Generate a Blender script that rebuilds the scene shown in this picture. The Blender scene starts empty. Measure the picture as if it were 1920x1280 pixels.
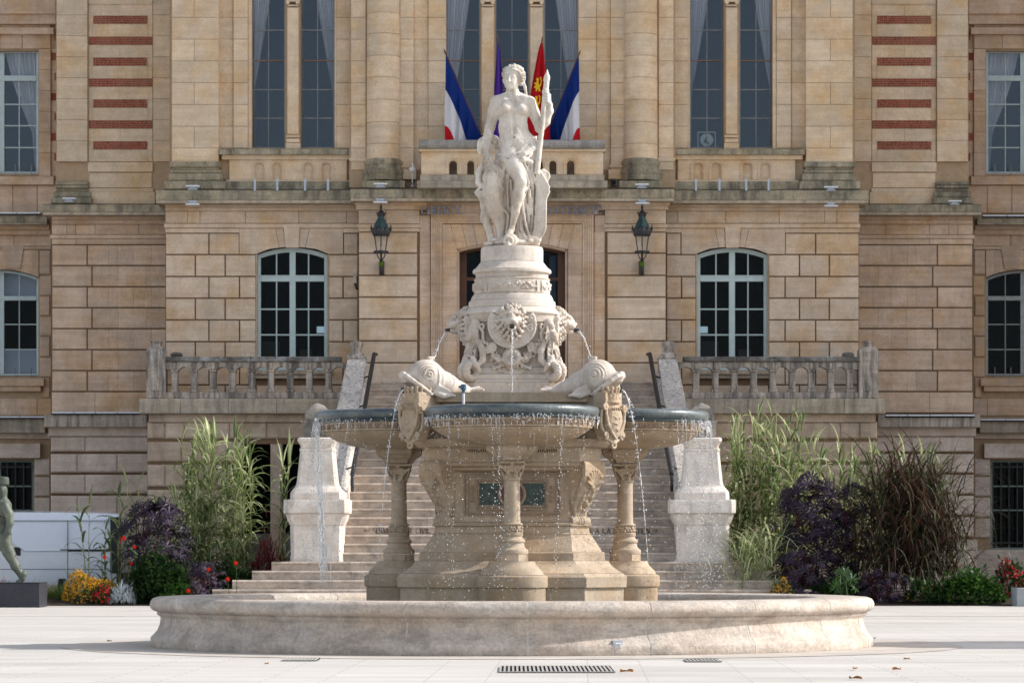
import bpy, math, random
import numpy as np
R = math.radians
rnd = random.Random(7)
sc = bpy.context.scene
COL = sc.collection

# ------------------------------------------------------------------ camera
F = 6400.0            # focal length in photo pixels (120 mm on a 36 mm sensor)
CY, CH, HY = -36.0, 1.007, 1030.0
cam_d = bpy.data.cameras.new('camera')
cam = bpy.data.objects.new('camera', cam_d); COL.objects.link(cam)
cam.location = (0, CY, CH); cam.rotation_euler = (R(90), 0, 0)
cam_d.sensor_width = 36; cam_d.lens = 120
cam_d.shift_y = (HY - 640) / 1920.0
cam_d.clip_start = 1; cam_d.clip_end = 2000
cam_d.dof.use_dof = True; cam_d.dof.focus_distance = 35.2; cam_d.dof.aperture_fstop = 7.5
sc.camera = cam

# ------------------------------------------------------------------ light
SUN_EL, SUN_AZ = 35.0, 96.0    # azimuth: from the direction of the camera round to the right, a little behind
world = bpy.data.worlds.new('World'); sc.world = world; world.use_nodes = True
wn = world.node_tree.nodes; wl = world.node_tree.links
bg = wn['Background']; bg.inputs[1].default_value = 0.15
sky = wn.new('ShaderNodeTexSky'); sky.sky_type = 'NISHITA'; sky.sun_disc = False
a = R(SUN_AZ); e = R(SUN_EL)
sdir = (math.sin(a) * math.cos(e), -math.cos(a) * math.cos(e), math.sin(e))
sky.sun_elevation = e
sky.sun_rotation = math.atan2(sdir[0], sdir[1])
sky.air_density = 1.0; sky.dust_density = 1.6; sky.ozone_density = 1.0
hs = wn.new('ShaderNodeHueSaturation'); hs.inputs['Saturation'].default_value = .5      # thin high cloud: a paler sky
wl.new(sky.outputs[0], hs.inputs['Color']); wl.new(hs.outputs[0], bg.inputs[0])
sun_d = bpy.data.lights.new('sun', 'SUN'); sun_d.energy = 3.25; sun_d.angle = R(0.53); sun_d.color = (1.0, 0.96, 0.90)
sun = bpy.data.objects.new('sun', sun_d); COL.objects.link(sun)
from mathutils import Vector, Matrix
sun.rotation_euler = Vector(sdir).to_track_quat('Z', 'Y').to_euler()
sun.location = (30, 0, 40)
sc.view_settings.view_transform = 'Standard'; sc.view_settings.look = 'None'
sc.view_settings.exposure = 0.67; sc.view_settings.gamma = 1
sc.render.engine = 'CYCLES'
sc.cycles.max_bounces = 6; sc.cycles.transparent_max_bounces = 12

# ------------------------------------------------------------------ photo px + distance -> metres
def X(px, D): return (px - 960.0) * D / F
def Z(py, D): return CH + (HY - py) * D / F
def Y(D): return D + CY
def W(n, D): return n * D / F

# ------------------------------------------------------------------ objects
def tag(o, label=None, cat=None, group=None, kind=None):
    if label: o['label'] = label
    if cat: o['category'] = cat
    if group: o['group'] = group
    if kind: o['kind'] = kind
    return o
def empty(name, loc=(0, 0, 0), label=None, cat=None, group=None, rz=0):
    o = bpy.data.objects.new(name, None); COL.objects.link(o)
    o.location = loc; o.rotation_euler = (0, 0, rz); o.empty_display_size = .1
    return tag(o, label, cat, group)
def copy_tree(o, parent=None):
    c = o.copy(); COL.objects.link(c)
    if parent is not None: c.parent = parent
    for ch in [x for x in bpy.data.objects if x.parent == o]:
        copy_tree(ch, c)
    return c

class MB:
    """collects faces, each with its own tint, and links them as one mesh object"""
    def __init__(s): s.v = []; s.f = []; s.t = []; s.m = []
    def add(s, vs, fs, tint=None, mi=0):
        n = len(s.v); s.v.extend(vs)
        t = rnd.random() if tint is None else tint
        for f in fs: s.f.append(tuple(i + n for i in f)); s.t.append(t); s.m.append(mi)
    def box(s, x0, x1, y0, y1, z0, z1, tint=None, mi=0):
        if x1 < x0: x0, x1 = x1, x0
        if z1 < z0: z0, z1 = z1, z0
        v = [(x0,y0,z0),(x1,y0,z0),(x1,y1,z0),(x0,y1,z0),(x0,y0,z1),(x1,y0,z1),(x1,y1,z1),(x0,y1,z1)]
        s.add(v, [(0,1,5,4),(1,2,6,5),(2,3,7,6),(3,0,4,7),(4,5,6,7),(3,2,1,0)], tint, mi)
    def block(s, x0, x1, y0, y1, z0, z1, c=.008, tint=None, mi=0):
        """box whose front face (y0) has a small chamfer"""
        if x1 - x0 < 3*c or z1 - z0 < 3*c: return s.box(x0, x1, y0, y1, z0, z1, tint, mi)
        v = [(x0+c,y0,z0+c),(x1-c,y0,z0+c),(x1-c,y0,z1-c),(x0+c,y0,z1-c),
             (x0,y0+c,z0),(x1,y0+c,z0),(x1,y0+c,z1),(x0,y0+c,z1),
             (x0,y1,z0),(x1,y1,z0),(x1,y1,z1),(x0,y1,z1)]
        fs = [(0,1,2,3),(4,5,1,0),(5,6,2,1),(6,7,3,2),(7,4,0,3),(8,9,5,4),(9,10,6,5),(10,11,7,6),(11,8,4,7)]
        s.add(v, fs, tint, mi)
    def pbox(s, px0, px1, py0, py1, D0, D1, tint=None, mi=0):
        s.box(X(px0, D0), X(px1, D0), Y(D0), Y(D1), Z(py1, D0), Z(py0, D0), tint, mi)
    def pblock(s, px0, px1, py0, py1, D0, D1, c=.01, tint=None, mi=0):
        s.block(X(px0, D0), X(px1, D0), Y(D0), Y(D1), Z(py1, D0), Z(py0, D0), c, tint, mi)
    def prism(s, poly, y0, y1, tint=None, mi=0):
        """polygon in (x, z), front at y0, back at y1"""
        n = len(poly)
        ar = sum(poly[i][0]*poly[(i+1)%n][1]-poly[(i+1)%n][0]*poly[i][1] for i in range(n))
        if ar < 0: poly = poly[::-1]
        v = [(x, y0, z) for x, z in poly] + [(x, y1, z) for x, z in poly]
        fs = [tuple(range(n)), tuple(range(2*n-1, n-1, -1))]
        fs += [(i, i+n, (i+1)%n+n, (i+1)%n) for i in range(n)]
        s.add(v, fs, tint, mi)
    def strip(s, a, b, y0, y1, tint=None, mi=0):
        """solid between two polylines a, b in (x, z) of equal length"""
        n = len(a)
        for i in range(n-1):
            q = [a[i], a[i+1], b[i+1], b[i]]
            s.prism(q, y0, y1, tint, mi)
    def lathe(s, prof, c=(0, 0, 0), n=32, tint=None, mi=0, a0=0.0, a1=None, sx=1.0, sy=1.0, cap=True):
        """prof: (r, z) from bottom to top"""
        full = a1 is None; a1 = a0 + 2*math.pi if full else a1
        m = n if full else n + 1
        v = []
        for r, z in prof:
            for i in range(m):
                t = a0 + (a1 - a0) * i / n
                v.append((c[0] + r*math.cos(t)*sx, c[1] + r*math.sin(t)*sy, c[2] + z))
        fs = []
        for j in range(len(prof)-1):
            for i in range(n):
                k = (i+1) % m if full else i+1
                fs.append((j*m+i, j*m+k, (j+1)*m+k, (j+1)*m+i))
        if cap and full:
            fs.append(tuple(range(m-1, -1, -1))); fs.append(tuple((len(prof)-1)*m + i for i in range(m)))
        s.add(v, fs, rnd.random() if tint is None else tint, mi)
    def loft(s, rings, tint=None, mi=0, cap=True):
        m = len(rings[0]); v = [p for r in rings for p in r]; fs = []
        for j in range(len(rings)-1):
            for i in range(m):
                k = (i+1) % m
                fs.append((j*m+i, j*m+k, (j+1)*m+k, (j+1)*m+i))
        if cap: fs.append(tuple(range(m-1, -1, -1))); fs.append(tuple((len(rings)-1)*m + i for i in range(m)))
        s.add(v, fs, tint, mi)
    def sqc(s, prof, c, ch=.16, tint=None):
        """square profile with chamfered corners"""
        R_ = []
        for a, z in prof:
            w = a*(1-ch); R_.append([(c[0]+x, c[1]+y, c[2]+z) for x, y in ((w, -a), (a, -w), (a, w), (w, a), (-w, a), (-a, w), (-a, -w), (-w, -a))])
        s.loft(R_, tint)
    def sq(s, prof, c, k=1.0, tint=None, mi=0):
        """square profile: list of (half width, z)"""
        s.loft([[(c[0]-a, c[1]-a*k, c[2]+z), (c[0]+a, c[1]-a*k, c[2]+z), (c[0]+a, c[1]+a*k, c[2]+z), (c[0]-a, c[1]+a*k, c[2]+z)] for a, z in prof], tint, mi)
    def tube(s, pts, rad, n=6, tint=None, mi=0, cap=True):
        pts = [Vector(p) for p in pts]
        if not hasattr(rad, '__len__'): rad = [rad] * len(pts)
        up = Vector((0, 0, 1)); rings = []
        pu = None
        for i, p in enumerate(pts):
            d = (pts[min(i+1, len(pts)-1)] - pts[max(i-1, 0)])
            d = d.normalized() if d.length > 1e-9 else Vector((0, 0, 1))
            ref = pu if pu is not None else (up if abs(d.z) < .9 else Vector((1, 0, 0)))
            u = d.cross(ref)
            if u.length < 1e-6: u = d.cross(Vector((0, 1, 0)))
            u.normalize(); w = u.cross(d).normalized(); pu = w
            rings.append([tuple(p + (u*math.cos(2*math.pi*k/n) + w*math.sin(2*math.pi*k/n)) * rad[i]) for k in range(n)])
        s.loft(rings, tint, mi, cap)
    def ball(s, c, r, n=8, m=5, tint=None, mi=0, sx=1, sy=1, sz=1):
        v = [(c[0], c[1], c[2]-r*sz)]
        for j in range(1, m):
            p = -math.pi/2 + math.pi*j/m
            for i in range(n):
                t = 2*math.pi*i/n
                v.append((c[0]+r*sx*math.cos(p)*math.cos(t), c[1]+r*sy*math.cos(p)*math.sin(t), c[2]+r*sz*math.sin(p)))
        v.append((c[0], c[1], c[2]+r*sz)); e_ = len(v)-1
        fs = [(0, 1+(i+1)%n, 1+i) for i in range(n)]
        for j in range(m-2):
            for i in range(n):
                a_ = 1+j*n+i; b_ = 1+j*n+(i+1)%n
                fs.append((a_, b_, b_+n, a_+n))
        fs += [(e_, 1+(m-2)*n+i, 1+(m-2)*n+(i+1)%n) for i in range(n)]
        s.add(v, fs, tint, mi)
    def build(s, name, mats, parent=None, smooth=None, loc=None):
        me = bpy.data.meshes.new(name)
        me.from_pydata(s.v, [], s.f)
        if not isinstance(mats, (list, tuple)): mats = [mats]
        for m in mats: me.materials.append(m)
        if len(mats) > 1: me.polygons.foreach_set('material_index', s.m)
        at = me.attributes.new('tint', 'FLOAT', 'FACE'); at.data.foreach_set('value', s.t)
        if smooth is not None:
            me.shade_smooth(); me.set_sharp_from_angle(angle=R(smooth))
        me.update()
        o = bpy.data.objects.new(name, me); COL.objects.link(o)
        if parent is not None: o.parent = parent
        if loc is not None: o.location = loc
        return o

# ------------------------------------------------------------------ materials
def S(r, g, b):
    """sRGB 0-255 -> linear"""
    f = lambda c: (c/255/12.92) if c <= 10 else ((c/255+.055)/1.055)**2.4
    return (f(r), f(g), f(b), 1)
class NT:
    def __init__(s, name):
        s.mat = bpy.data.materials.new(name); s.mat.use_nodes = True
        s.n = s.mat.node_tree.nodes; s.l = s.mat.node_tree.links
        s.p = s.n['Principled BSDF']; s.out = s.n['Material Output']
        s.tc = s.n.new('ShaderNodeTexCoord')
    def put(s, sock, v):
        if isinstance(v, bpy.types.NodeSocket): s.l.new(v, sock)
        elif v is not None: sock.default_value = v
    def noise(s, scale, detail=4, rough=.55, sc3=(1, 1, 1), off=(0, 0, 0)):
        m = s.n.new('ShaderNodeMapping'); m.inputs['Scale'].default_value = sc3; m.inputs['Location'].default_value = off
        s.l.new(s.tc.outputs['Object'], m.inputs[0])
        t = s.n.new('ShaderNodeTexNoise'); t.inputs['Scale'].default_value = scale
        t.inputs['Detail'].default_value = detail; t.inputs['Roughness'].default_value = rough
        s.l.new(m.outputs[0], t.inputs['Vector']); return t.outputs[0]
    def ramp(s, v, a, b, c0=0.0, c1=1.0):
        m = s.n.new('ShaderNodeMapRange'); m.inputs[1].default_value = a; m.inputs[2].default_value = b
        m.inputs[3].default_value = c0; m.inputs[4].default_value = c1; m.clamp = True
        s.l.new(v, m.inputs[0]); return m.outputs[0]
    def mix(s, f, a, b, mode='MIX'):
        m = s.n.new('ShaderNodeMix'); m.data_type = 'RGBA'; m.blend_type = mode
        s.put(m.inputs[0], f); s.put(m.inputs[6], a); s.put(m.inputs[7], b); return m.outputs[2]
    def math(s, op, a, b=None):
        m = s.n.new('ShaderNodeMath'); m.operation = op; s.put(m.inputs[0], a); s.put(m.inputs[1], b); return m.outputs[0]
    def attr(s, name='tint'):
        a_ = s.n.new('ShaderNodeAttribute'); a_.attribute_name = name; return a_.outputs['Fac']
    def bump(s, h, strength=.3, dist=.01, prev=None):
        b = s.n.new('ShaderNodeBump'); b.inputs['Strength'].default_value = strength; b.inputs['Distance'].default_value = dist
        s.l.new(h, b.inputs['Height'])
        if prev is not None: s.l.new(prev, b.inputs['Normal'])
        s.l.new(b.outputs[0], s.p.inputs['Normal']); return b.outputs[0]
    def done(s, color, rough=.8, spec=.3, metal=0.0):
        s.put(s.p.inputs['Base Color'], color); s.put(s.p.inputs['Roughness'], rough)
        s.p.inputs['Specular IOR Level'].default_value = spec; s.p.inputs['Metallic'].default_value = metal
        return s.mat

def stone(name, c1, c2, c3=None, bed=.12, stain=0.0, stain_c=(.05, .048, .045, 1), streak=(5, 5, .7), green=0.0, bump=.25, bs=70, rough=.85, fine=.14, spec=.25, pits=0.0, stain_at=.52, mott=.13):
    t = NT(name)
    col = t.mix(t.attr(), c1, c2)
    if c3 is not None:
        col = t.mix(t.ramp(t.noise(1.3, 5, .62, off=(3, 1, 7)), .46, .66), col, c3)
    b_ = t.noise(1.0, 4, .6, sc3=(.7, .7, 9))
    col = t.mix(1.0, col, t.mix(t.ramp(b_, .3, .7), (1-bed, 1-bed*1.15, 1-bed*1.4, 1), (1+bed, 1+bed, 1+bed, 1)), 'MULTIPLY')
    f_ = t.noise(28, 5, .7)
    col = t.mix(1.0, col, t.mix(t.ramp(f_, .3, .7), (1-fine,)*3+(1,), (1+fine,)*3+(1,)), 'MULTIPLY')
    col = t.mix(1.0, col, t.mix(t.ramp(t.noise(4.2, 5, .65, off=(5, 2, 8)), .32, .68), (1-mott, 1-mott*1.1, 1-mott*1.2, 1), (1+mott*.6,)*3+(1,)), 'MULTIPLY')
    if stain > 0:
        s_ = t.noise(1.0, 6, .68, sc3=streak)
        fac = t.math('MULTIPLY', t.ramp(s_, stain_at-.07, stain_at+.12), stain)
        col = t.mix(fac, col, stain_c)
    if green > 0:
        g_ = t.noise(2.4, 6, .7, off=(9, 4, 2))
        col = t.mix(t.math('MULTIPLY', t.ramp(g_, .5, .66), green), col, (.10, .105, .045, 1))
    if pits > 0:
        p_ = t.noise(55, 3, .8)
        col = t.mix(t.math('MULTIPLY', t.ramp(p_, .6, .68), pits), col, (.08, .07, .06, 1))
    bp = t.bump(t.noise(bs, 5, .7), bump, .012)
    t.bump(t.noise(9, 4, .6), bump*.8, .03, bp)
    return t.done(col, rough, spec)

def plain(name, c, rough=.6, spec=.3, metal=0, var=.12, sc_=8, bump=0):
    t = NT(name)
    n_ = t.noise(sc_, 4, .6)
    col = t.mix(1.0, c, t.mix(t.ramp(n_, .3, .7), (1-var,)*3+(1,), (1+var,)*3+(1,)), 'MULTIPLY')
    if bump: t.bump(t.noise(sc_*6, 4, .6), bump, .01)
    return t.done(col, rough, spec, metal)

def leafmat(name, cols, trans=.3, rough=.55, spec=.35):
    """cols: two to three colours chosen by tint"""
    t = NT(name)
    r = t.n.new('ShaderNodeValToRGB'); t.l.new(t.attr(), r.inputs[0])
    el = r.color_ramp.elements
    el[0].color = cols[0]; el[0].position = 0; el[1].color = cols[-1]; el[1].position = 1
    for i, c in enumerate(cols[1:-1]): q = el.new((i+1)/(len(cols)-1)); q.color = c
    tr = t.n.new('ShaderNodeBsdfTranslucent'); t.l.new(r.outputs[0], tr.inputs[0])
    t.done(r.outputs[0], rough, spec)
    mx = t.n.new('ShaderNodeMixShader'); mx.inputs[0].default_value = trans
    t.l.new(t.p.outputs[0], mx.inputs[1]); t.l.new(tr.outputs[0], mx.inputs[2]); t.l.new(mx.outputs[0], t.out.inputs[0])
    return t.mat

M = {}
M['wall'] = stone('facade stone', (.69,.55,.425,1), (.56,.45,.355,1), (.60,.41,.25,1), bed=.10, stain=.32, stain_c=(.33,.235,.16,1), streak=(2.2,2.2,.5), stain_at=.56)
M['wall_pink'] = stone('facade stone pinkish', (.70,.53,.405,1), (.55,.415,.32,1), (.60,.40,.24,1), bed=.12, stain=.35, stain_c=(.29,.20,.14,1), streak=(2.2,2.2,.5), stain_at=.55)
M['wall_up'] = stone('upper facade stone', (.72,.56,.40,1), (.60,.48,.355,1), (.64,.44,.25,1), bed=.08, stain=.15, stain_c=(.44,.33,.22,1), streak=(2.2,2.2,.6), stain_at=.57)
M['base'] = stone('basement stone', (.74,.62,.54,1), (.64,.53,.455,1), (.58,.46,.375,1), bed=.10, stain=.18, streak=(3,3,.9))
M['mortar'] = plain('mortar joint', (.20,.13,.08,1), .95, .1)
M['mortar_l'] = plain('pale mortar joint', (.42,.30,.195,1), .95, .1)
M['mossy'] = stone('mossy weathered stone', (.38,.33,.24,1), (.30,.27,.20,1), (.44,.36,.25,1), bed=.1, stain=.7, streak=(4,4,1.2), green=.35, bump=.6, fine=.3)
M['lip'] = stone('cornice lip stone', (.52,.43,.33,1), (.46,.38,.29,1), None, stain=.5, streak=(6,6,1), stain_c=(.13,.11,.09,1))
M['terr'] = stone('terrace wall stone', (.56,.44,.345,1), (.47,.37,.29,1), (.44,.32,.23,1), bed=.1, stain=.4, streak=(3,3,.9), stain_c=(.13,.10,.08,1))
M['balus'] = stone('weathered balustrade stone', (.50,.44,.385,1), (.42,.37,.325,1), (.52,.43,.36,1), stain=.85, stain_at=.48, streak=(9,9,1.0), bump=.5, fine=.25, stain_c=(.09,.085,.08,1))
M['balus_rail'] = stone('blackened rail stone', (.20,.185,.17,1), (.10,.095,.09,1), (.42,.41,.40,1), stain=.8, streak=(3,3,6), bump=.5, fine=.3)
M['grey'] = stone('grey granite', (.36,.34,.315,1), (.29,.275,.26,1), None, stain=.4, streak=(5,5,1.5), bump=.3, fine=.22)
M['ledge'] = stone('grey terrace ledge stone', (.42,.365,.295,1), (.35,.31,.255,1), (.45,.37,.28,1), stain=.45, streak=(6,6,.8), fine=.2)
M['pale'] = stone('pale pedestal stone', (.76,.70,.64,1), (.68,.62,.56,1), (.64,.56,.49,1), bed=.06, stain=.5, stain_c=(.25,.22,.19,1), streak=(4,4,1.6), bump=.4, stain_at=.56)
M['spotted'] = stone('pale stone with dark lichen', (.66,.61,.56,1), (.58,.52,.47,1), (.45,.42,.40,1), bed=.05, stain=.85, stain_c=(.12,.115,.115,1), streak=(17,17,12), bump=.5, stain_at=.55, pits=.6)
M['step'] = stone('stair stone', (.58,.49,.41,1), (.44,.37,.31,1), (.50,.40,.325,1), bed=.05, stain=.65, stain_c=(.19,.17,.15,1), streak=(4,4,6), bump=.4, fine=.2)
M['statue'] = stone('weathered white marble', (.69,.635,.565,1), (.69,.635,.565,1), (.55,.46,.37,1), bed=.03, stain=.65, stain_c=(.24,.19,.15,1), streak=(7,7,3.2), bump=.25, fine=.1, stain_at=.565, bs=45)
M['marble'] = stone('fountain pale stone', (.62,.56,.50,1), (.56,.50,.445,1), (.53,.45,.375,1), bed=.05, stain=.6, stain_c=(.27,.21,.16,1), streak=(5,5,2.2), bump=.25, fine=.09, stain_at=.57)
M['fount'] = stone('fountain golden stone', (.47,.38,.285,1), (.40,.32,.24,1), (.42,.30,.19,1), bed=.06, stain=.35, stain_c=(.17,.115,.07,1), streak=(4,4,1.2), bump=.22, fine=.12, stain_at=.53, spec=.35, rough=.7)
M['fpink'] = stone('fountain brown stone', (.35,.26,.19,1), (.30,.22,.16,1), (.29,.21,.15,1), bed=.06, stain=.3, stain_c=(.16,.11,.08,1), streak=(4,4,1.4), bump=.2, fine=.12, spec=.35, rough=.7)
M['basin'] = stone('basin rough pink stone', (.575,.51,.45,1), (.50,.445,.395,1), (.52,.435,.365,1), bed=.04, stain=.5, stain_c=(.20,.18,.16,1), streak=(3,3,7), bump=.6, fine=.2, pits=.55, bs=40)
M['basin_joint'] = plain('basin pale mortar', (.50,.455,.41,1), .9, .2, var=.3, sc_=30)
def wetmat():
    t = NT('wet dark bowl rim')
    n_ = t.noise(5, 5, .65, sc3=(1, 1, 3)); n2 = t.noise(22, 4, .7)
    col = t.mix(t.ramp(n_, .35, .65), (.035,.055,.068,1), (.11,.125,.12,1))
    col = t.mix(t.math('MULTIPLY', t.ramp(n2, .55, .7), .35), col, (.28,.27,.22,1))
    t.bump(t.noise(14, 4, .6), .5, .015)
    t.p.inputs['Coat Weight'].default_value = .35; t.p.inputs['Coat Roughness'].default_value = .2
    return t.done(col, .4, .5)
M['wet'] = wetmat()
M['brick'] = stone('red brick', (.36,.085,.05,1), (.20,.045,.03,1), (.30,.11,.07,1), bed=.05, bump=.4, fine=.2)
M['brick_joint'] = plain('brick mortar', (.42,.29,.19,1), .95, .1)
M['frame'] = plain('pale blue window paint', (.50,.60,.60,1), .45, .4, var=.08)
M['frame_old'] = plain('worn pale window paint', (.36,.38,.37,1), .6, .3, var=.25, sc_=14)
M['frame_up'] = plain('grey window bars', (.27,.28,.28,1), .5, .3, var=.2)
M['frame_green'] = plain('grey green window paint', (.26,.33,.29,1), .5, .35, var=.1)
M['rust'] = plain('rusty window bar', (.30,.16,.10,1), .7, .2, var=.3, sc_=30)
M['wood'] = plain('brown door wood', (.10,.038,.018,1), .4, .4, var=.25, sc_=5)
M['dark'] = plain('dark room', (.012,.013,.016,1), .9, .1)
M['iron'] = plain('black iron', (.018,.019,.022,1), .4, .5, var=.3, sc_=20)
M['lantern'] = plain('aged green copper', (.022,.055,.052,1), .45, .5, metal=.3, var=.5, sc_=14)
M['moss'] = plain('moss', (.08,.14,.02,1), .9, .1, var=.4, sc_=40)
M['steel'] = plain('galvanised steel', (.42,.46,.52,1), .35, .5, metal=.7, var=.15, sc_=20)
M['whitep'] = plain('white plastic', (.72,.74,.78,1), .4, .4, var=.05)
M['letter'] = plain('blue grey metal letters', (.16,.18,.23,1), .4, .5, metal=.4, var=.3, sc_=30)
M['inscr'] = plain('engraved dark lettering', (.12,.085,.07,1), .9, .1, var=.4, sc_=40)
def glassmat(name, tint=(.75,.8,.85,1), gl=(.9,.95,1,1), base=.12, vis=.75):
    t = NT(name)
    f = t.math('ADD', .04, base)
    tr = t.n.new('ShaderNodeBsdfTransparent'); tr.inputs[0].default_value = tint
    g = t.n.new('ShaderNodeBsdfGlossy'); g.inputs[0].default_value = gl; g.inputs['Roughness'].default_value = .04
    mx = t.n.new('ShaderNodeMixShader'); t.l.new(f, mx.inputs[0]); t.l.new(tr.outputs[0], mx.inputs[1]); t.l.new(g.outputs[0], mx.inputs[2])
    t.l.new(mx.outputs[0], t.out.inputs[0]); t.n.remove(t.p)
    return t.mat
M['glass'] = glassmat('window glass', (.93,.94,.95,1), (.38,.46,.57,1), .03)
M['glass_lo'] = glassmat('ground floor window glass', (.8,.84,.88,1), (.22,.24,.26,1), -.02)
M['lglass'] = glassmat('lantern glass', (.86,.84,.8,1), (.9,.9,.9,1), .02)
def cloth(name, c, trans=.35, var=.0):
    t = NT(name)
    tr = t.n.new('ShaderNodeBsdfTranslucent'); tr.inputs[0].default_value = c
    t.done(c, .8, .15)
    mx = t.n.new('ShaderNodeMixShader'); mx.inputs[0].default_value = trans
    t.l.new(t.p.outputs[0], mx.inputs[1]); t.l.new(tr.outputs[0], mx.inputs[2]); t.l.new(mx.outputs[0], t.out.inputs[0])
    return t.mat
M['curtain'] = cloth('net curtain', (.9,.9,.93,1), .3)
M['fblue'] = cloth('flag blue', (.007,.03,.19,1), .3)
M['fwhite'] = cloth('flag white', (.72,.72,.76,1), .3)
M['fred'] = cloth('flag red', (.55,.012,.02,1), .3)
M['fpurple'] = cloth('flag purple', (.10,.04,.32,1), .3)
M['fdark'] = cloth('flag dark navy', (.008,.010,.022,1), .1)
M['fgold'] = cloth('flag gold', (.75,.50,.02,1), .2)
def watermat():
    t = NT('falling water')
    t.p.inputs['Transmission Weight'].default_value = .7; t.p.inputs['IOR'].default_value = 1.33
    return t.done((.95,.97,1,1), .08, .8)
M['water'] = watermat()
def watersheet():
    t = NT('basin water')
    t.bump(t.noise(14, 4, .6), .5, .02)
    t.p.inputs['IOR'].default_value = 1.33
    return t.done((.06,.07,.06,1), .06, .6)
M['pool'] = watersheet()
def _pane_glow():  # emission for the bright patch added behind the lower panes
    t = NT('pale self-lit panel'); t.p.inputs['Emission Color'].default_value = (.5,.65,.7,1); t.p.inputs['Emission Strength'].default_value = .45
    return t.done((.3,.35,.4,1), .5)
M['panel_glow'] = _pane_glow()
# ------------------------------------------------------------------ the town hall
MS = 1921.0
def sd(a, b, s): return (a, b) if s < 0 else (MS - b, MS - a)
def fill(mb, D0, D1, x0, x1, y0, y1, holes=(), tint=None):
    xs = sorted({x0, x1, *[h for q in holes for h in q[:2] if x0 < h < x1]})
    ys = sorted({y0, y1, *[h for q in holes for h in q[2:4] if y0 < h < y1]})
    for a, b in zip(xs[:-1], xs[1:]):
        for c, d in zip(ys[:-1], ys[1:]):
            mx, my = (a+b)/2, (c+d)/2
            if any(q[0] < mx < q[1] and q[2] < my < q[3] for q in holes): continue
            mb.pbox(a, b, c, d, D0, D1, tint)
def course(mb, D, y0, y1, xs, holes=(), gap=.013, proud=.05, ch=.012, base=None):
    """one row of blocks, split at xs and cut by holes (x0, x1, y0, y1)"""
    for a, b in zip(xs[:-1], xs[1:]):
        segs = [(a, b)]
        for h in holes:
            if h[2] < (y0+y1)/2 < h[3]:
                ns = []
                for (p, q) in segs:
                    if h[0] > p and h[0] < q: ns.append((p, h[0]))
                    if h[1] > p and h[1] < q: ns.append((h[1], q))
                    if h[1] <= p or h[0] >= q: ns.append((p, q))
                segs = ns
        for p, q in segs:
            if q - p < 2: continue
            g = gap
            mb.block(X(p, D)+g, X(q, D)-g, Y(D), Y(D)+proud, Z(y1, D)+g, Z(y0, D)-g, ch)
def arc(x0, x1, ys, yc, n=14):
    """circular arc in photo px from (x0, ys) over crown yc to (x1, ys)"""
    w = (x1-x0)/2; h = ys - yc; r = (w*w+h*h)/(2*h); cx = (x0+x1)/2; cy = yc + r
    a0 = math.asin(min(1, w/r))
    if h > w: a0 = math.pi - a0
    return [(cx + r*math.sin(t), cy - r*math.cos(t)) for t in [(-a0 + 2*a0*i/n) for i in range(n+1)]]
def P2(pts, D): return [(X(x, D), Z(y, D)) for x, y in pts]

hall = empty('town_hall', (0, Y(71), 0), 'honey coloured stone town hall with round columns and red brick strips behind the fountain', 'building')
hall_off = hall.location.copy()
hall.location = (0, 0, 0)
def hb(mb, name, mat, smooth=None, parent=None): return mb.build(name, mat, parent or hall, smooth)

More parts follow.
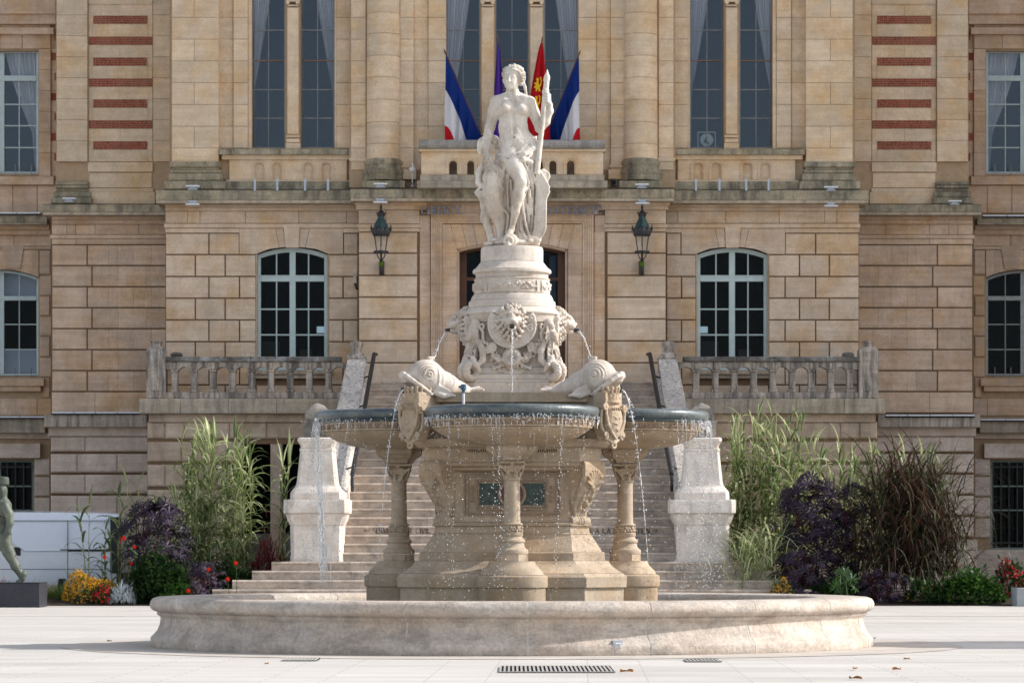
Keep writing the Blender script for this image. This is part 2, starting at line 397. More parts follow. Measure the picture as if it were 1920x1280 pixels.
def swindow(D, x0, x1, y0, y1, cols, rows, fm, crown=None, transom=None, mull=True, glass='glass_lo', bw=1.1, fw=3.0, mw=4.5, rowmat=None, parent=None, name='window', deep=1.2, back='dark', barmat=None, ytop=None):
    """window: frame mesh with pane children. crown = y of arch top; transom = (y0, y1) px"""
    mb = MB(); d0, d1 = D, D+.07
    cx = (x0+x1)/2
    top = y0
    mb.pbox(x0, x0+fw, top, y1, d0, d1); mb.pbox(x1-fw, x1, top, y1, d0, d1)
    mb.pbox(x0+fw, x1-fw, y1-fw, y1, d0+.004, d1)
    if crown is not None:
        o_ = arc(x0, x1, y0, crown); i_ = arc(x0+fw*1.3, x1-fw*1.3, y0+fw*.9, crown+fw*1.3)
        mb.strip(P2(o_, D), P2(i_, D), Y(d0)+.003, Y(d1))
        ctop = crown + fw
    else:
        mb.pbox(x0+fw, x1-fw, y0, y0+fw, d0+.004, d1); ctop = y0+fw
    if mull: mb.pbox(cx-mw/2, cx+mw/2, ctop, y1-fw, d0-.012, d1)
    if transom: mb.pbox(x0+fw, x1-fw, transom[0], transom[1], d0-.02, d1)
    for c in cols: 
        dy = 0 if crown is None else (y0-crown)*(abs(c-cx)/((x1-x0)/2))**2
        mb.pbox(c-bw/2, c+bw/2, ctop+dy, y1-fw, d0+.02, d1-.005)
    fr = mb.build(name, fm, parent or hall)
    if rows:
        mr = MB()
        for i, r in enumerate(rows): mr.pbox(x0+fw, x1-fw, r-bw/2-.15, r+bw/2+.15, d0+.012, d1-.002, mi=1 if rowmat and i == 1 else 0)
        mr.build('glazing_bar', [barmat or fm] + ([rowmat] if rowmat else []), fr)
    g = MB()
    if crown is not None:
        a_ = arc(x0+1, x1-1, y0, crown+1); poly = [(x0+1, y1-1)] + a_ + [(x1-1, y1-1)]
        g.prism(P2(poly, D), Y(D)+.045, Y(D)+.051)
    else: g.pbox(x0+1, x1-1, y0+1, y1-1, D+.045, D+.051)
    g.build('pane', M[glass], fr)
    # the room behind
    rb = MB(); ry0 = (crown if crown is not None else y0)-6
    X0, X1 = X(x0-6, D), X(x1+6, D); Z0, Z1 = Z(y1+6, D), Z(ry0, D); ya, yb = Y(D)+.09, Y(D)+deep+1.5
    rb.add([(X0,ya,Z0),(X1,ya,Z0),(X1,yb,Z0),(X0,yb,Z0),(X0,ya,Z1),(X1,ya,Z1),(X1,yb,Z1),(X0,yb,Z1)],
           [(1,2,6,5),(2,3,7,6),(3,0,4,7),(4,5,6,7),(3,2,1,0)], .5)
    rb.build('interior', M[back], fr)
    return fr
def curtain(fr, D, x_edge, x_top, y_top, y_tie, x_tie, y_bot, x_bot):
    """net curtain hanging from the top, gathered towards x_edge at the tie"""
    mb = MB(); nu, nv = 26, 26; v = []
    for j in range(nv+1):
        t = j/nv; y = y_top + (y_bot-y_top)*t
        yt = (y_tie-y_top)/(y_bot-y_top)
        if t < yt:
            k = t/yt; xi = x_top + (x_tie-x_top)*(k**1.35)
        else:
            k = (t-yt)/(1-yt+1e-6); xi = x_tie + (x_bot-x_tie)*k
        for i in range(nu+1):
            u = i/nu; x = x_edge + (xi-x_edge)*u
            amp = .05
            ph = u*7*2*math.pi + 1.5*math.sin(t*3)
            v.append((X(x, D), Y(D)+.03+amp*math.sin(ph), Z(y, D)))
    fs = [(j*(nu+1)+i, j*(nu+1)+i+1, (j+1)*(nu+1)+i+1, (j+1)*(nu+1)+i) for j in range(nv) for i in range(nu)]
    mb.add(v, fs, .5); return mb.build('curtain', M['curtain'], fr, 60)

ROW = [435, 474.7, 516.2, 557, 598, 639, 680, 721.4]
BW = .95   # thickness of walls behind the blocks
# ---- centre, ground floor
DC = 71.0
mb = MB(); door = (857, 1065, 452, 760)
fill(mb, DC+.05, DC+BW, 672, 1249, 377, 1122, [door])
hb(mb, 'wall', M['mortar'])
mb = MB()
for s in (-1, 1):
    a, b = sd(672, 783, s)
    for y0, y1 in zip(ROW[:-1], ROW[1:]):
        course(mb, DC, y0, y1, [a, b])
    a, b = sd(672, 787, s)
    course(mb, DC, 427.5, 434.5, [a, b], gap=.003, ch=.004)
    mb.pbox(*sd(669, 789, s), 420.5, 427, DC-.03, DC+.06)
    course(mb, DC+.02, 393.5, 420, [a, (a+b)/2+s*6, b] , gap=.004, ch=.006)
    mb.pbox(*sd(668, 800, s), 385, 393, DC-.05, DC+.06)
    mb.pbox(*sd(665, 800, s), 377.5, 384.8, DC-.10, DC+.06)
# courses below the threshold level
for y0, y1 in ((760, 800), (800, 840)):
    course(mb, DC, y0, y1, [672, 760, 860, 960, 1060, 1160, 1249], gap=.004, ch=.004)
hb(mb, 'wall', M['wall'])
mb = MB()
for s in (-1, 1):
    a, b = sd(672, 850, s)
    mb.pbox(a, b, 722, 738, DC-.05, DC+.06); mb.pbox(a, b, 738.3, 757, DC-.09, DC+.06)
hb(mb, 'plinth_moulding', M['grey'])
# door surround
mb = MB()
for s in (-1, 1):
    for y0, y1 in zip(ROW[:-1], ROW[1:]):
        course(mb, DC+.03, y0, y1, list(sd(787, 807, s)), gap=.002, ch=.002)
        course(mb, DC+.045, y0, y1, list(sd(829, 857, s)), gap=.002, ch=.002, holes=[door])
    for (xa, xb, dd) in ((808, 811.5, .0), (812, 815.5, .012), (816, 819.5, .024), (820, 824, .036), (824.4, 828.6, .05)):
        mb.pbox(*sd(xa, xb, s), 404+(xa-808)*.9, 740, DC+dd-.03, DC+.06)
    mb.pbox(*sd(787, 806, s), 404, 435, DC+.028, DC+.06)
for k, (xa, dd) in enumerate(((808, .0), (812, .012), (816, .024), (820, .036), (824.4, .05))):
    y_ = 404 + (xa-808)*.9
    mb.pbox(xa, MS-xa, y_-3.2, y_, DC+dd-.03, DC+.06)
# lintel voussoirs over the door
o_ = arc(829, 1092, 470, 452.5); 
for i in range(len(o_)-1):
    xa, xb = o_[i][0], o_[i+1][0]
    k = .55
    ta, tb = 960.5+(xa-960.5)*.93, 960.5+(xb-960.5)*.93
    ya, yb = (arc(857, 1065, 468, 453)[0][1] if False else None, None)
da = arc(857, 1065, 467, 453, 11)
pts = [(829, 467)] + da + [(1092, 467)]
tops = [(829, 420.5)] + [(960.5+(x-960.5)*1.12, 420.5) for x, y in da] + [(1092, 420.5)]
for i in range(len(pts)-1):
    q = P2([tops[i], tops[i+1], pts[i+1], pts[i]], DC)
    g = .004
    q = [(q[0][0]+g, q[0][1]), (q[1][0]-g, q[1][1]), (q[2][0]-g, q[2][1]), (q[3][0]+g, q[3][1])]
    mb.prism(q, Y(DC)+.035, Y(DC)+.06)
# moulded arch edge round the opening
i_ = arc(862, 1060, 470, 457.5, 14); o2 = arc(857, 1065, 467, 452.2, 14)
mb.strip(P2(o2, DC), P2(i_, DC), Y(DC)+.1, Y(DC)+.4)
for s in (-1, 1): mb.pbox(*sd(857, 861, s), 468, 760, DC+.1, DC+.45)
hb(mb, 'door_surround', M['wall_pink'])
# frieze with the motto
mb = MB()
course(mb, DC+.03, 385, 402.5, [800, 872, 960, 1050, 1121], gap=.002, ch=.002)
mb.pbox(800, 1121, 377.5, 384.6, DC-.02, DC+.06)
hb(mb, 'frieze', M['wall_pink'])
# door
mb = MB(); DD = DC+.62
for s in (-1, 1):
    mb.pbox(*sd(861, 875, s), 462, 760, DD, DD+.12); mb.pbox(*sd(955, 960, s), 475, 760, DD+.01, DD+.1)
mb.strip(P2(arc(861, 1060, 470, 456, 14), DD), P2([(x, y+9) for x, y in arc(861, 1060, 470, 456, 14)], DD), Y(DD)+.004, Y(DD)+.12)
mb.pbox(875, 1046, 520, 526, DD+.02, DD+.1); mb.pbox(875, 1046, 690, 760, DD+.02, DD+.1)
dr = hb(mb, 'door', M['wood'])
mb = MB(); mb.pbox(873, 1048, 458, 700, DD+.04, DD+.046); mb.build('pane', M['glass_lo'], dr)
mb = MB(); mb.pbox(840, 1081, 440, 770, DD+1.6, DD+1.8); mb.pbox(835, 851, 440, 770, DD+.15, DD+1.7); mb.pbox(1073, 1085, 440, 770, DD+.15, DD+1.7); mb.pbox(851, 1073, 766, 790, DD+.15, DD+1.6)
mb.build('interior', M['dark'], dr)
mb = MB(); mb.pbox(1030, 1042, 480, 760, DD+.5, DD+.56); mb.build('blue_panel', plain('blue door leaf', (.03,.07,.13,1), .4, .4), dr)

# ---- centre cornice and upper floor
def cornice(x0, x1, y0, y1, ylip, D, back, ends=True):
    mb = MB()
    mb.pbox(x0, x1, y0+3, y1-(y1-ylip), D, back)
    # sloping weathered top
    v0 = [(X(x0, D), Y(D)+.01, Z(y0+3, D)), (X(x1, D), Y(D)+.01, Z(y0+3, D)), (X(x1, D), Y(D)+.25, Z(y0, D)), (X(x0, D), Y(D)+.25, Z(y0, D)), (X(x0, D), Y(back), Z(y0, D)), (X(x1, D), Y(back), Z(y0, D)), (X(x0, D), Y(back), Z(y0+3, D)-.004), (X(x1, D), Y(back), Z(y0+3, D)-.004)]
    mb.add([(p[0], p[1], p[2]+.003) for p in v0], [(0,1,2,3),(3,2,5,4),(0,3,4,6),(1,7,5,2),(4,5,7,6)], .5)
    c = hb(mb, 'cornice', M['mossy'])
    mb = MB()
    xs = np.linspace(x0+.5, x1-.5, max(2, int((x1-x0)/75)+1))
    course(mb, D+.012, ylip+.3, y1, list(xs), gap=.001, proud=back-D-.02, ch=.002)
    mb.build('cornice_lip', M['lip'], c)
    return c
cornice(657, 1264, 352, 377, 371, 70.55, 71.5)
DU = 71.35   # upper wall plane, centre
mb = MB()
cwins = [(836.5, 900.5), (928.5, 991.5), (1020, 1083.5)]
holes = [(a, b, -200, 264) for a, b in cwins]
fill(mb, DU+.03, DU+BW, 655, 1266, -200, 352, holes)
hb(mb, 'wall', M['mortar_l'])
UR = [-200, -120, -80, -40, -7, 32, 73, 114, 155, 196, 237, 278, 319, 352]
UROW = list(np.arange(33, 300, 40.8)); UROW = [-170, -130, -89, -48.6, -7.8] + [33+40.8*i for i in range(8)]
mb = MB()
for s in (-1, 1):
    for y0, y1 in zip(UROW[:-1], UROW[1:]):
        for xa, xb, dd in ((658, 686, .0), (750, 776, -.06), (776, 803, .02), (803, 836.5, -.03)):
            if y0 < 318: course(mb, DU+dd, y0, min(y1, 337), list(sd(xa, xb, s)), gap=.0035, proud=.045-dd, ch=.003)
    # foot mouldings of the flat pilaster strips
    mb.pbox(*sd(750, 778, s), 309, 314, DU-.10, DU+.02); mb.pbox(*sd(748, 780, s), 318, 336, DU-.12, DU+.02)
    mb.pbox(*sd(655, 687, s), 296, 302, DU-.04, DU+.02)
hb(mb, 'wall', M['wall_up'])
# slim piers between the centre windows
mb = MB(); mc = MB()
for a, b in ((900.5, 928.5), (991.5, 1020)):
    mb.pblock(a+2.5, b-2.5, 14, 248, DU-.05, DU+.3, .01)
    mb.pbox(a, b, -200, 300, DU+.05, DU+.4)
    mb.pbox(a+.5, b-.5, 249, 253, DU-.09, DU+.04); mb.pbox(a, b, 256, 264, DU-.10, DU+.04)
    mc.pbox(a+.5, b-.5, -2, 3.5, DU-.10, DU+.04); mc.pbox(a+3, b-3, 9, 12, DU-.08, DU+.04)
    for q in (a+4.5, b-4.5):
        mc.lathe([(W(3.6, DU), 0), (W(3.6, DU), .12)], (0, 0, 0), 12)
        n = 24; mc.v[-n:] = [(X(q, DU)+x, Y(DU)-.12+z, Z(6.2, DU)+y) for x, y, z in mc.v[-n:]]
pr = hb(mb, 'window_pier', M['wall_up']); mc.build('pier_capital', M['wall_up'], pr)
ROWS_C = [57, 114, 168.5, 222]
for i, (a, b) in enumerate(cwins):
    fr = swindow(DU+.32, a, b, -190, 264, [(a+b)/2], [-110, -55, 0][:0] + ROWS_C, M['frame_up'], None, None, mull=False, glass='glass', rowmat=M['rust'], fw=2.2, bw=1.1)
    D_ = DU+.5
    if i == 0: curtain(fr, D_, a+1, b-1, -190, 155, a+20, 262, a+3)
    if i == 2: curtain(fr, D_, b-1, a+3, -190, 155, b-18, 262, b-3)
# engaged columns
def column(cx):
    D = DU-.05; r = W(31, D)
    mb = MB(); ys = [-170, -130, -89, -48.6, -7.8, 27, 66, 107.5, 148, 190, 231.5, 272, 300]
    for y0, y1 in zip(ys[:-1], ys[1:]):
        g = .004; rr = r*(1.06 - .06*(1 if y0 < 0 else 0) + 0*y0)
        k0 = 1.0 + .035*(y0/300); k1 = 1.0 + .035*(y1/300)
        mb.lathe([(r*k1-.012, Z(y1, D)), (r*k1, Z(y1, D)+g*2), (r*k0, Z(y0, D)-g*2), (r*k0-.012, Z(y0, D))], (X(cx, D), Y(D)+.05, 0), 36)
    c = mb.build('column', M['wall_up'], hall, 40)
    mb = MB()
    p = [(38.5, 340), (38.5, 331), (37.5, 330), (39, 327), (39.5, 323), (38.5, 319.5), (35.5, 318), (34, 313), (35.5, 310), (36.5, 307), (36, 303), (33.5, 301), (32.5, 299)]
    mb.lathe([(W(q, D), Z(y, D)) for q, y in p], (X(cx, D), Y(D)+.05, 0), 36)
    mb.pbox(cx-40, cx+40, 339, 352, D-.5, D+.5)
    mb.build('column_base', M['mossy'], c, 40)
for cx in (719, 1201): column(cx)
# balcony
DB = 70.35
mb = MB()
bal_h = [(842, 857), (876, 889), (902, 916), (1004, 1018), (1030, 1043.5), (1063, 1077)]
hs = [(a, b, 308, 327) for a, b in bal_h]
fill(mb, DB, DB+.22, 790, 1131, 280, 328, [(a, b, 300, 327.4) for a, b in bal_h], .4)
for a, b in bal_h:
    ar = arc(a, b, 308, 301); 
    mb.prism(P2([(a, 300)] + ar + [(b, 300)], DB) if False else P2([(a, 308)] + [(a, 300), ((a+b)/2, 300)] + [q for q in ar[::-1] if q[0] <= (a+b)/2], DB), Y(DB)+.002, Y(DB)+.218, .4)
    mb.prism(P2([(b, 308)] + [q for q in ar[::-1] if q[0] >= (a+b)/2] + [((a+b)/2, 300), (b, 300)], DB), Y(DB)+.002, Y(DB)+.218, .4)
    o_ = arc(a-6, b+6, 308, 293); i_ = arc(a-3, b+3, 308, 297)
    mb.strip(P2(o_, DB), P2(i_, DB), Y(DB)-.025, Y(DB)+.01, .6)
    for q in (a-6, b+3): mb.pbox(q, q+3, 308, 327.4, DB-.025, DB+.01, .6)
mb.pbox(786, 1135, 279, 284, DB-.07, DB+.3)
for s in (-1, 1): mb.pbox(*sd(790, 796, s), 284, 328, DB+.22, 71.3)
b_ = hb(mb, 'balcony', M['wall_up'])
mb = MB(); pts = [(-.12, Z(279, DB)+.002), (-.15, Z(274, DB)), (-.15, Z(268, DB)), (-.11, Z(264, DB)), (.0, Z(262.5, DB)), (.3, Z(262.5, DB)), (.3, Z(279, DB)+.002)]
mb.loft([[(X(785, DB), Y(DB)+p, z) for p, z in pts], [(X(1134, DB), Y(DB)+p, z) for p, z in pts]], .5)
mb.build('balcony_rail', M['grey'], b_)
mb = MB(); mb.pbox(788, 1133, 328.3, 339, DB-.08, 71.3); mb.pbox(782, 1139, 339.2, 352, DB-.16, 71.3); mb.pbox(796, 1125, 320, 327.5, DB+.3, 71.3)
mb.build('balcony_foot', M['ledge'], b_)

# ---- bays either side of the centre
DY = 71.6; DYU = 71.75
def bay(s):
    win = tuple(sd(480, 616, s)) + (462, 706)
    mb = MB(); x0, x1 = sd(310, 672, s)
    fill(mb, DY+.05, DY+BW, x0, x1, 380, 1122, [win], .5)
    a, b = sd(310, 330, s); mb.pbox(a, b, 380, 1122, DY+BW, 76.5, .5)
    hb(mb, 'wall', M['mortar'])
    mb = MB()
    rows = [437, 477.3, 518.4, 559, 599.8, 640.6, 681, 721.5, 760]
    A = [310, 391.6, 449, 480, 616, 643.4, 672]; B = [310, 366, 422, 480, 616, 672]
    for i, (y0, y1) in enumerate(zip(rows[:-1], rows[1:])):
        xs = A if i % 2 == 0 else B
        if i == 0: xs = [310, 391.6, 449]
        xs2 = xs if s < 0 else sorted(MS-x for x in xs)
        if i == 0:
            course(mb, DY, y0, y1, xs2); course(mb, DY, y0, y1, list(sd(644, 672, s)))
        else: course(mb, DY, y0, y1, xs2, holes=[win])
    # arch stones and keystone
    ar = arc(480, 616, 476, 462, 10)
    tops = [449, 449, 468, 490, 512] 
    def mir(p): return p if s < 0 else [(MS-x, y) for x, y in p]
    L = [[(449, 429), (516, 429), (524, 464.1), (505, 466.5), (480, 476), (449, 476)],
         [(516.8, 429), (531, 429), (535.5, 463.2), (524.7, 464)],
         [(562.6, 429), (580, 429), (572, 464), (560.4, 463.2)],
         [(580.8, 429), (643, 429), (643, 476), (616, 476), (592, 466.5), (572.8, 464.1)]]
    for q in L: mb.prism(P2(mir(q), DY), Y(DY)+.004, Y(DY)+.05)
    mb.prism(P2(mir([(531.8, 426), (562, 426), (559.8, 464.5), (536, 464.5)]), DY), Y(DY)-.03, Y(DY)+.05, .2)
    for a, b in ((449, 531), (562.5, 643)): course(mb, DY+.004, 427.4, 436 if False else 429.5, list(sd(a, b, s)), gap=.001, ch=.001)
    course(mb, DY, 428, 436.5, list(sd(310, 449, s)), gap=.002, ch=.003)
    course(mb, DY, 428, 436.5, list(sd(643.4, 672, s)), gap=.002, ch=.003)
    mb.pbox(*sd(308, 672, s), 419.5, 427, DY-.035, DY+.06)
    xs = [310, 352, 375, 460, 560, 650, 672]; xs = xs if s < 0 else sorted(MS-x for x in xs)
    course(mb, DY+.02, 396, 419, xs, gap=.004, ch=.005)
    course(mb, DY-.03, 389, 395.6, [x for x in xs], gap=.001, proud=.08, ch=.002)
    course(mb, DY-.07, 381, 388.6, [x for x in xs], gap=.001, proud=.12, ch=.002)
    # reveal of the window
    for q in (480, 614.5): mb.pbox(*sd(q, q+1.5, s), 470, 706, DY+.051, DY+.4, .3)
    hb(mb, 'wall', M['wall'])
    mb = MB(); mb.pbox(*sd(470, 624, s), 693, 701, DY-.12, DY+.4); mb.pbox(*sd(476, 618, s), 701.2, 709, DY-.06, DY+.04)
    hb(mb, 'window_sill', M['lip'])
    x0, x1 = sd(483, 614, s)
    c = (x0+x1)/2
    fr = swindow(DY+.22, x0, x1, 478, 694, [c-30, c+30], [579.5, 627.5], M['frame'], crown=465, transom=(519, 527.5), fw=6, mw=11, bw=2.2)
    mb = MB(); mb.pbox(x0+5, x1-5, 516, 518.6, DY+.19, DY+.25); mb.build('weather_bar', M['frame'], fr)
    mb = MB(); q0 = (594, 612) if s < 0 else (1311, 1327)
    mb.pbox(q0[0], q0[1], 612, 624, DY+1.5, DY+1.52); mb.build('glow_panel', M['panel_glow'], fr)  # added glowing panel, stands in for a bright patch inside the window
    mb = MB(); mb.pbox(x0+8, x0+40, 640, 700, DY+1.1, DY+1.3); mb.pbox(x1-52, x1-30, 655, 700, DY+.9, DY+1.2); mb.build('furniture', plain('dim furniture', (.06,.045,.03,1), .6), fr)
    cornice(*sd(292, 662, s), 354, 381, 375, 71.15, 72.2)
    # upper floor
    w = [tuple(sd(472, 535, s)), tuple(sd(563.5, 627.5, s))]
    mb = MB(); x0, x1 = sd(318, 668, s)
    fill(mb, DYU+.03, DYU+BW, x0, x1, -200, 354, [(a, b, -200, 278) for a, b in w], .5)
    a, b = sd(318, 330, s); mb.pbox(a, b, -200, 380, DYU+.1, 76.5, .5)
    hb(mb, 'wall', M['mortar_l'])
    mb = MB()
    for i, (y0, y1) in enumerate(zip(UROW[:-1], UROW[1:])):
        y1 = min(y1, 352)
        xs = [322, 364, 410] if i % 2 == 0 else [322, 410]
        if i in (7, 11): xs = [322, 410]
        xs = xs if s < 0 else sorted(MS-x for x in xs)
        if y0 < 300: course(mb, DYU-.25, y0, min(y1, 304), xs, gap=.0035, proud=.28, ch=.003)
        if y0 < 279:
            course(mb, DYU+.02, y0, min(y1, 279), list(sd(410.5, 437, s)), gap=.0035, proud=.03, ch=.003)
            course(mb, DYU-.04, y0, min(y1, 279), list(sd(437.5, 465, s)), gap=.0035, proud=.08, ch=.003)
            course(mb, DYU-.04, y0, min(y1, 279), list(sd(631, 658, s)), gap=.0035, proud=.08, ch=.003)
    for q in ((465.5, 472), (627.5, 631)): mb.pbox(*sd(*q, s), -200, 279, DYU, DYU+.05)
    # apron with blind arches
    for q in ((412, 430), (650, 664)): mb.pblock(*sd(*q, s), 300, 338, DYU+.0, DYU+.05)
    ap = [(477.5, 495.5), (511, 528), (569.5, 587), (604, 621)]
    AD = DYU-.14
    mb.pbox(*sd(430, 650, s), 299, 338, AD+.06, AD+.2, .7)
    hx = [tuple(sd(a, b, s))+(306, 337) for a, b in ap]
    fill(mb, AD, AD+.055, *sd(430, 650, s), 299, 337.5, hx, .35)
    for (a, b) in ap:
        a, b = sd(a, b, s); ar = arc(a, b, 313.5, 305); m_ = (a+b)/2
        mb.prism(P2([(a, 313.5), (a, 305.5), (m_, 305.5)] + [q for q in ar[::-1] if q[0] <= m_], AD), Y(AD)+.001, Y(AD)+.05, .35)
        mb.prism(P2([(b, 313.5)] + [q for q in ar[::-1] if q[0] >= m_] + [(m_, 305.5), (b, 305.5)], AD), Y(AD)+.001, Y(AD)+.05, .35)
        mb.strip(P2(arc(a-4.5, b+4.5, 313.5, 300.5), AD), P2(arc(a-2.2, b+2.2, 313.5, 303), AD), Y(AD)-.02, Y(AD)+.01, .6)
        for q in (a-4.5, b+2.2): mb.pbox(q, q+2.3, 313.5, 337.5, AD-.02, AD+.01, .6)
    mb.pbox(*sd(416, 664, s), 290, 299, AD-.06, AD+.2); mb.pbox(*sd(424, 656, s), 337.7, 354, AD-.08, AD+.2, .5)
    hb(mb, 'wall', M['wall_up'])
    mb = MB(); mb.pbox(*sd(411, 666, s), 279.5, 289.7, AD-.16, DYU+.4); mb.pbox(*sd(414, 664, s), 340, 355, AD-.12, AD+.1)
    hb(mb, 'window_sill', M['mossy'])
    mb = MB(); pd = DYU-.25
    for (a, b, y0, y1, dd) in ((318, 413, 303, 313.5, -.10), (322, 411, 313.7, 318, -.04), (320, 414, 318.2, 325, -.07), (316, 417, 325.2, 339, -.14), (308, 422, 339.2, 355, -.2)):
        mb.pblock(*sd(a, b, s), y0, y1, pd+dd, pd+.3, .02, .5)
    hb(mb, 'pilaster_base', M['mossy'])
    # pier between the two windows
    mb = MB(); a, b = sd(535, 563.5, s)
    mb.pblock(a+3.5, b-3.5, 14, 252, DYU-.05, DYU+.3, .01); mb.pbox(a, b, -200, 279, DYU+.05, DYU+.4)
    mb.pbox(a+1.5, b-1.5, 253, 258, DYU-.09, DYU+.04); mb.pbox(a+2, b-2, 260, 267, DYU-.08, DYU+.04); mb.pbox(a+.5, b-.5, 268, 279, DYU-.12, DYU+.04)
    pr = hb(mb, 'window_pier', M['wall_up'])
    mc = MB(); mc.pbox(a+1, b-1, -2, 3.5, DYU-.10, DYU+.04); mc.pbox(a+4, b-4, 9, 12, DYU-.08, DYU+.04)
    for q in (a+5, b-5):
        mc.lathe([(W(3.6, DYU), 0), (W(3.6, DYU), .12)], (0, 0, 0), 12)
        n = 24; mc.v[-n:] = [(X(q, DYU)+x, Y(DYU)-.12+z, Z(6.2, DYU)+y) for x, y, z in mc.v[-n:]]
    mc.build('pier_capital', M['wall_up'], pr)
    for i, (a, b) in enumerate(w):
        fr = swindow(DYU+.3, a, b, -190, 278, [(a+b)/2], ROWS_C, M['frame_up'], None, None, mull=False, glass='glass', rowmat=M['rust'], fw=2.2, bw=1.3)
        left = a < (w[0][0]+w[1][0])/2
        if left: curtain(fr, DYU+.48, a+1, b-8, -190, 170, a+4, 276, a+2)
        else: curtain(fr, DYU+.48, b-1, a+8, -190, 170, b-4, 276, b-2)
bay(-1); bay(1)

# ---- brick wings
DW = 73.5
def wing(s):
    mb = MB(); x0, x1 = sd(95, 340, s)
    fill(mb, DW+.05, DW+BW, x0, x1, 402, 1122, (), .5)
    a, b = sd(95, 120, s); mb.pbox(a, b, 402, 1122, DW+BW, 77, .5)
    hb(mb, 'wall', M['mortar'])
    mb = MB()
    rows = [458.6, 498, 537.6, 576.8, 616, 655.4, 694.6, 733.8]
    for i, (y0, y1) in enumerate(zip(rows[:-1], rows[1:])):
        q = 163.5 if i % 2 == 0 else 172.5
        course(mb, DW, y0, y1, list(sd(97, q, s)))
        xs = [q+1, q+40, 220, 250, 284, 311] if i % 2 == 0 else [q+1, 222, 274, 311]
        xs = xs if s < 0 else sorted(MS-x for x in xs)
        course(mb, DW+.025, y0+1.5, y1-1.5, xs, gap=.0015, proud=.03, ch=.002)
    xs = [97, 178, 311] if s < 0 else sorted(MS-x for x in [97, 178, 311])
    course(mb, DW, 735, 773, xs, gap=.003, ch=.004)
    xs = [97, 125, 142, 178, 260, 311]; xs = xs if s < 0 else sorted(MS-x for x in xs)
    course(mb, DW+.02, 420.5, 440, xs, gap=.004, ch=.005)
    mb.pbox(*sd(94, 311, s), 440.3, 447, DW-.03, DW+.06)
    course(mb, DW, 447.5, 458, [xs[0], xs[2], xs[-1]], gap=.003, ch=.003)
    course(mb, DW-.05, 412, 420, xs, gap=.001, proud=.1, ch=.002)
    course(mb, DW-.09, 403, 411.6, xs, gap=.001, proud=.14, ch=.002)
    hb(mb, 'wall', M['wall_pink'])
    cornice(*sd(80, 312, s), 381, 403, 397, 73.0, 74.2)
    # basement
    mb = MB(); DBs = 73.2
    x0, x1 = sd(93, 300, s)
    fill(mb, DBs+.06, DBs+.6, x0, x1, 800, 1125, (), .5)
    hb(mb, 'wall', M['mortar'])
    mb = MB(); ys = [818, 850.5, 889.5, 929, 969, 1010]
    for i, (y0, y1) in enumerate(zip(ys[:-1], ys[1:])):
        xs = [95, 160, 289] if i % 2 == 0 else [95, 145, 220, 289]
        xs = xs if s < 0 else sorted(MS-x for x in xs)
        D = DBs-.03
        for a, b in zip(xs[:-1], xs[1:]):
            mb.block(X(a, D)+.002, X(b, D)-.002, Y(D), Y(D)+.09, Z(y1, D)+.05, Z(y0, D)-.002, .03)
    mb.pbox(*sd(88, 290, s), 1011, 1030, DBs-.12, DBs+.1); mb.pbox(*sd(90, 290, s), 1031, 1125, DBs-.08, DBs+.1)
    mb.pbox(*sd(91, 290, s), 801, 817, DBs-.06, DBs+.1)
    hb(mb, 'wall', M['base'])
    mb = MB(); D = 72.9
    mb.pbox(*sd(83, 275, s), 777, 800, D, 74)
    hb(mb, 'ledge', stone('streaked ledge stone', (.50,.43,.36,1), (.46,.39,.32,1), None, stain=.85, streak=(9,9,.8), stain_c=(.13,.12,.11,1)) if s < 0 else bpy.data.materials['streaked ledge stone'])
    # upper floor with brick
    D = DW+.1
    mb = MB(); x0, x1 = sd(105, 345, s)
    fill(mb, D+.04, D+BW, x0, x1, -200, 382, (), .5)
    a, b = sd(105, 130, s); mb.pbox(a, b, -200, 402, D+BW, 77, .5)
    hb(mb, 'wall', M['mortar_l'])
    mb = MB(); ur = [-170, -130, -91, -51, -11] + [28.5+39.2*i for i in range(8)]
    for i, (y0, y1) in enumerate(zip(ur[:-1], ur[1:])):
        if y0 < 320:
            course(mb, D-.06, y0, min(y1, 342), list(sd(106, 164, s)), gap=.003, proud=.1, ch=.003)
            course(mb, D, y0, min(y1, 350), list(sd(287, 321, s)), gap=.003, proud=.04, ch=.003)
    br = [(-48.5, 1), (-9.5, 0)] + [(30+39.2*i, i % 2 == 0) for i in range(7)]
    yy = [-200] + [q for y, _ in br for q in (y, y+15.5)] + [303]
    for i in range(0, len(yy), 2):
        xs = [166, 225, 286] if (i//2) % 2 == 0 else [166, 174, 277, 286]
        xs = xs if s < 0 else sorted(MS-x for x in xs)
        course(mb, D+.02, yy[i], yy[i+1], xs, gap=.002, proud=.03, ch=.002)
    for y, nar in br:
        if nar:
            for q in ((166, 174.5), (276.5, 286)): mb.pbox(*sd(*q, s), y, y+15.5, D+.021, D+.05)
    mb.pbox(*sd(165, 286, s), 304.5, 322, D-.01, D+.05); mb.pblock(*sd(167, 285, s), 324, 352, D+.015, D+.05)
    mb.pbox(*sd(165, 287, s), 353, 360, D-.02, D+.05); mb.pbox(*sd(163, 290, s), 360.3, 382, D-.05, D+.05)
    mb.pbox(*sd(166, 286, s), -6, 8, D-.01, D+.019)
    hb(mb, 'wall', M['wall_up'])
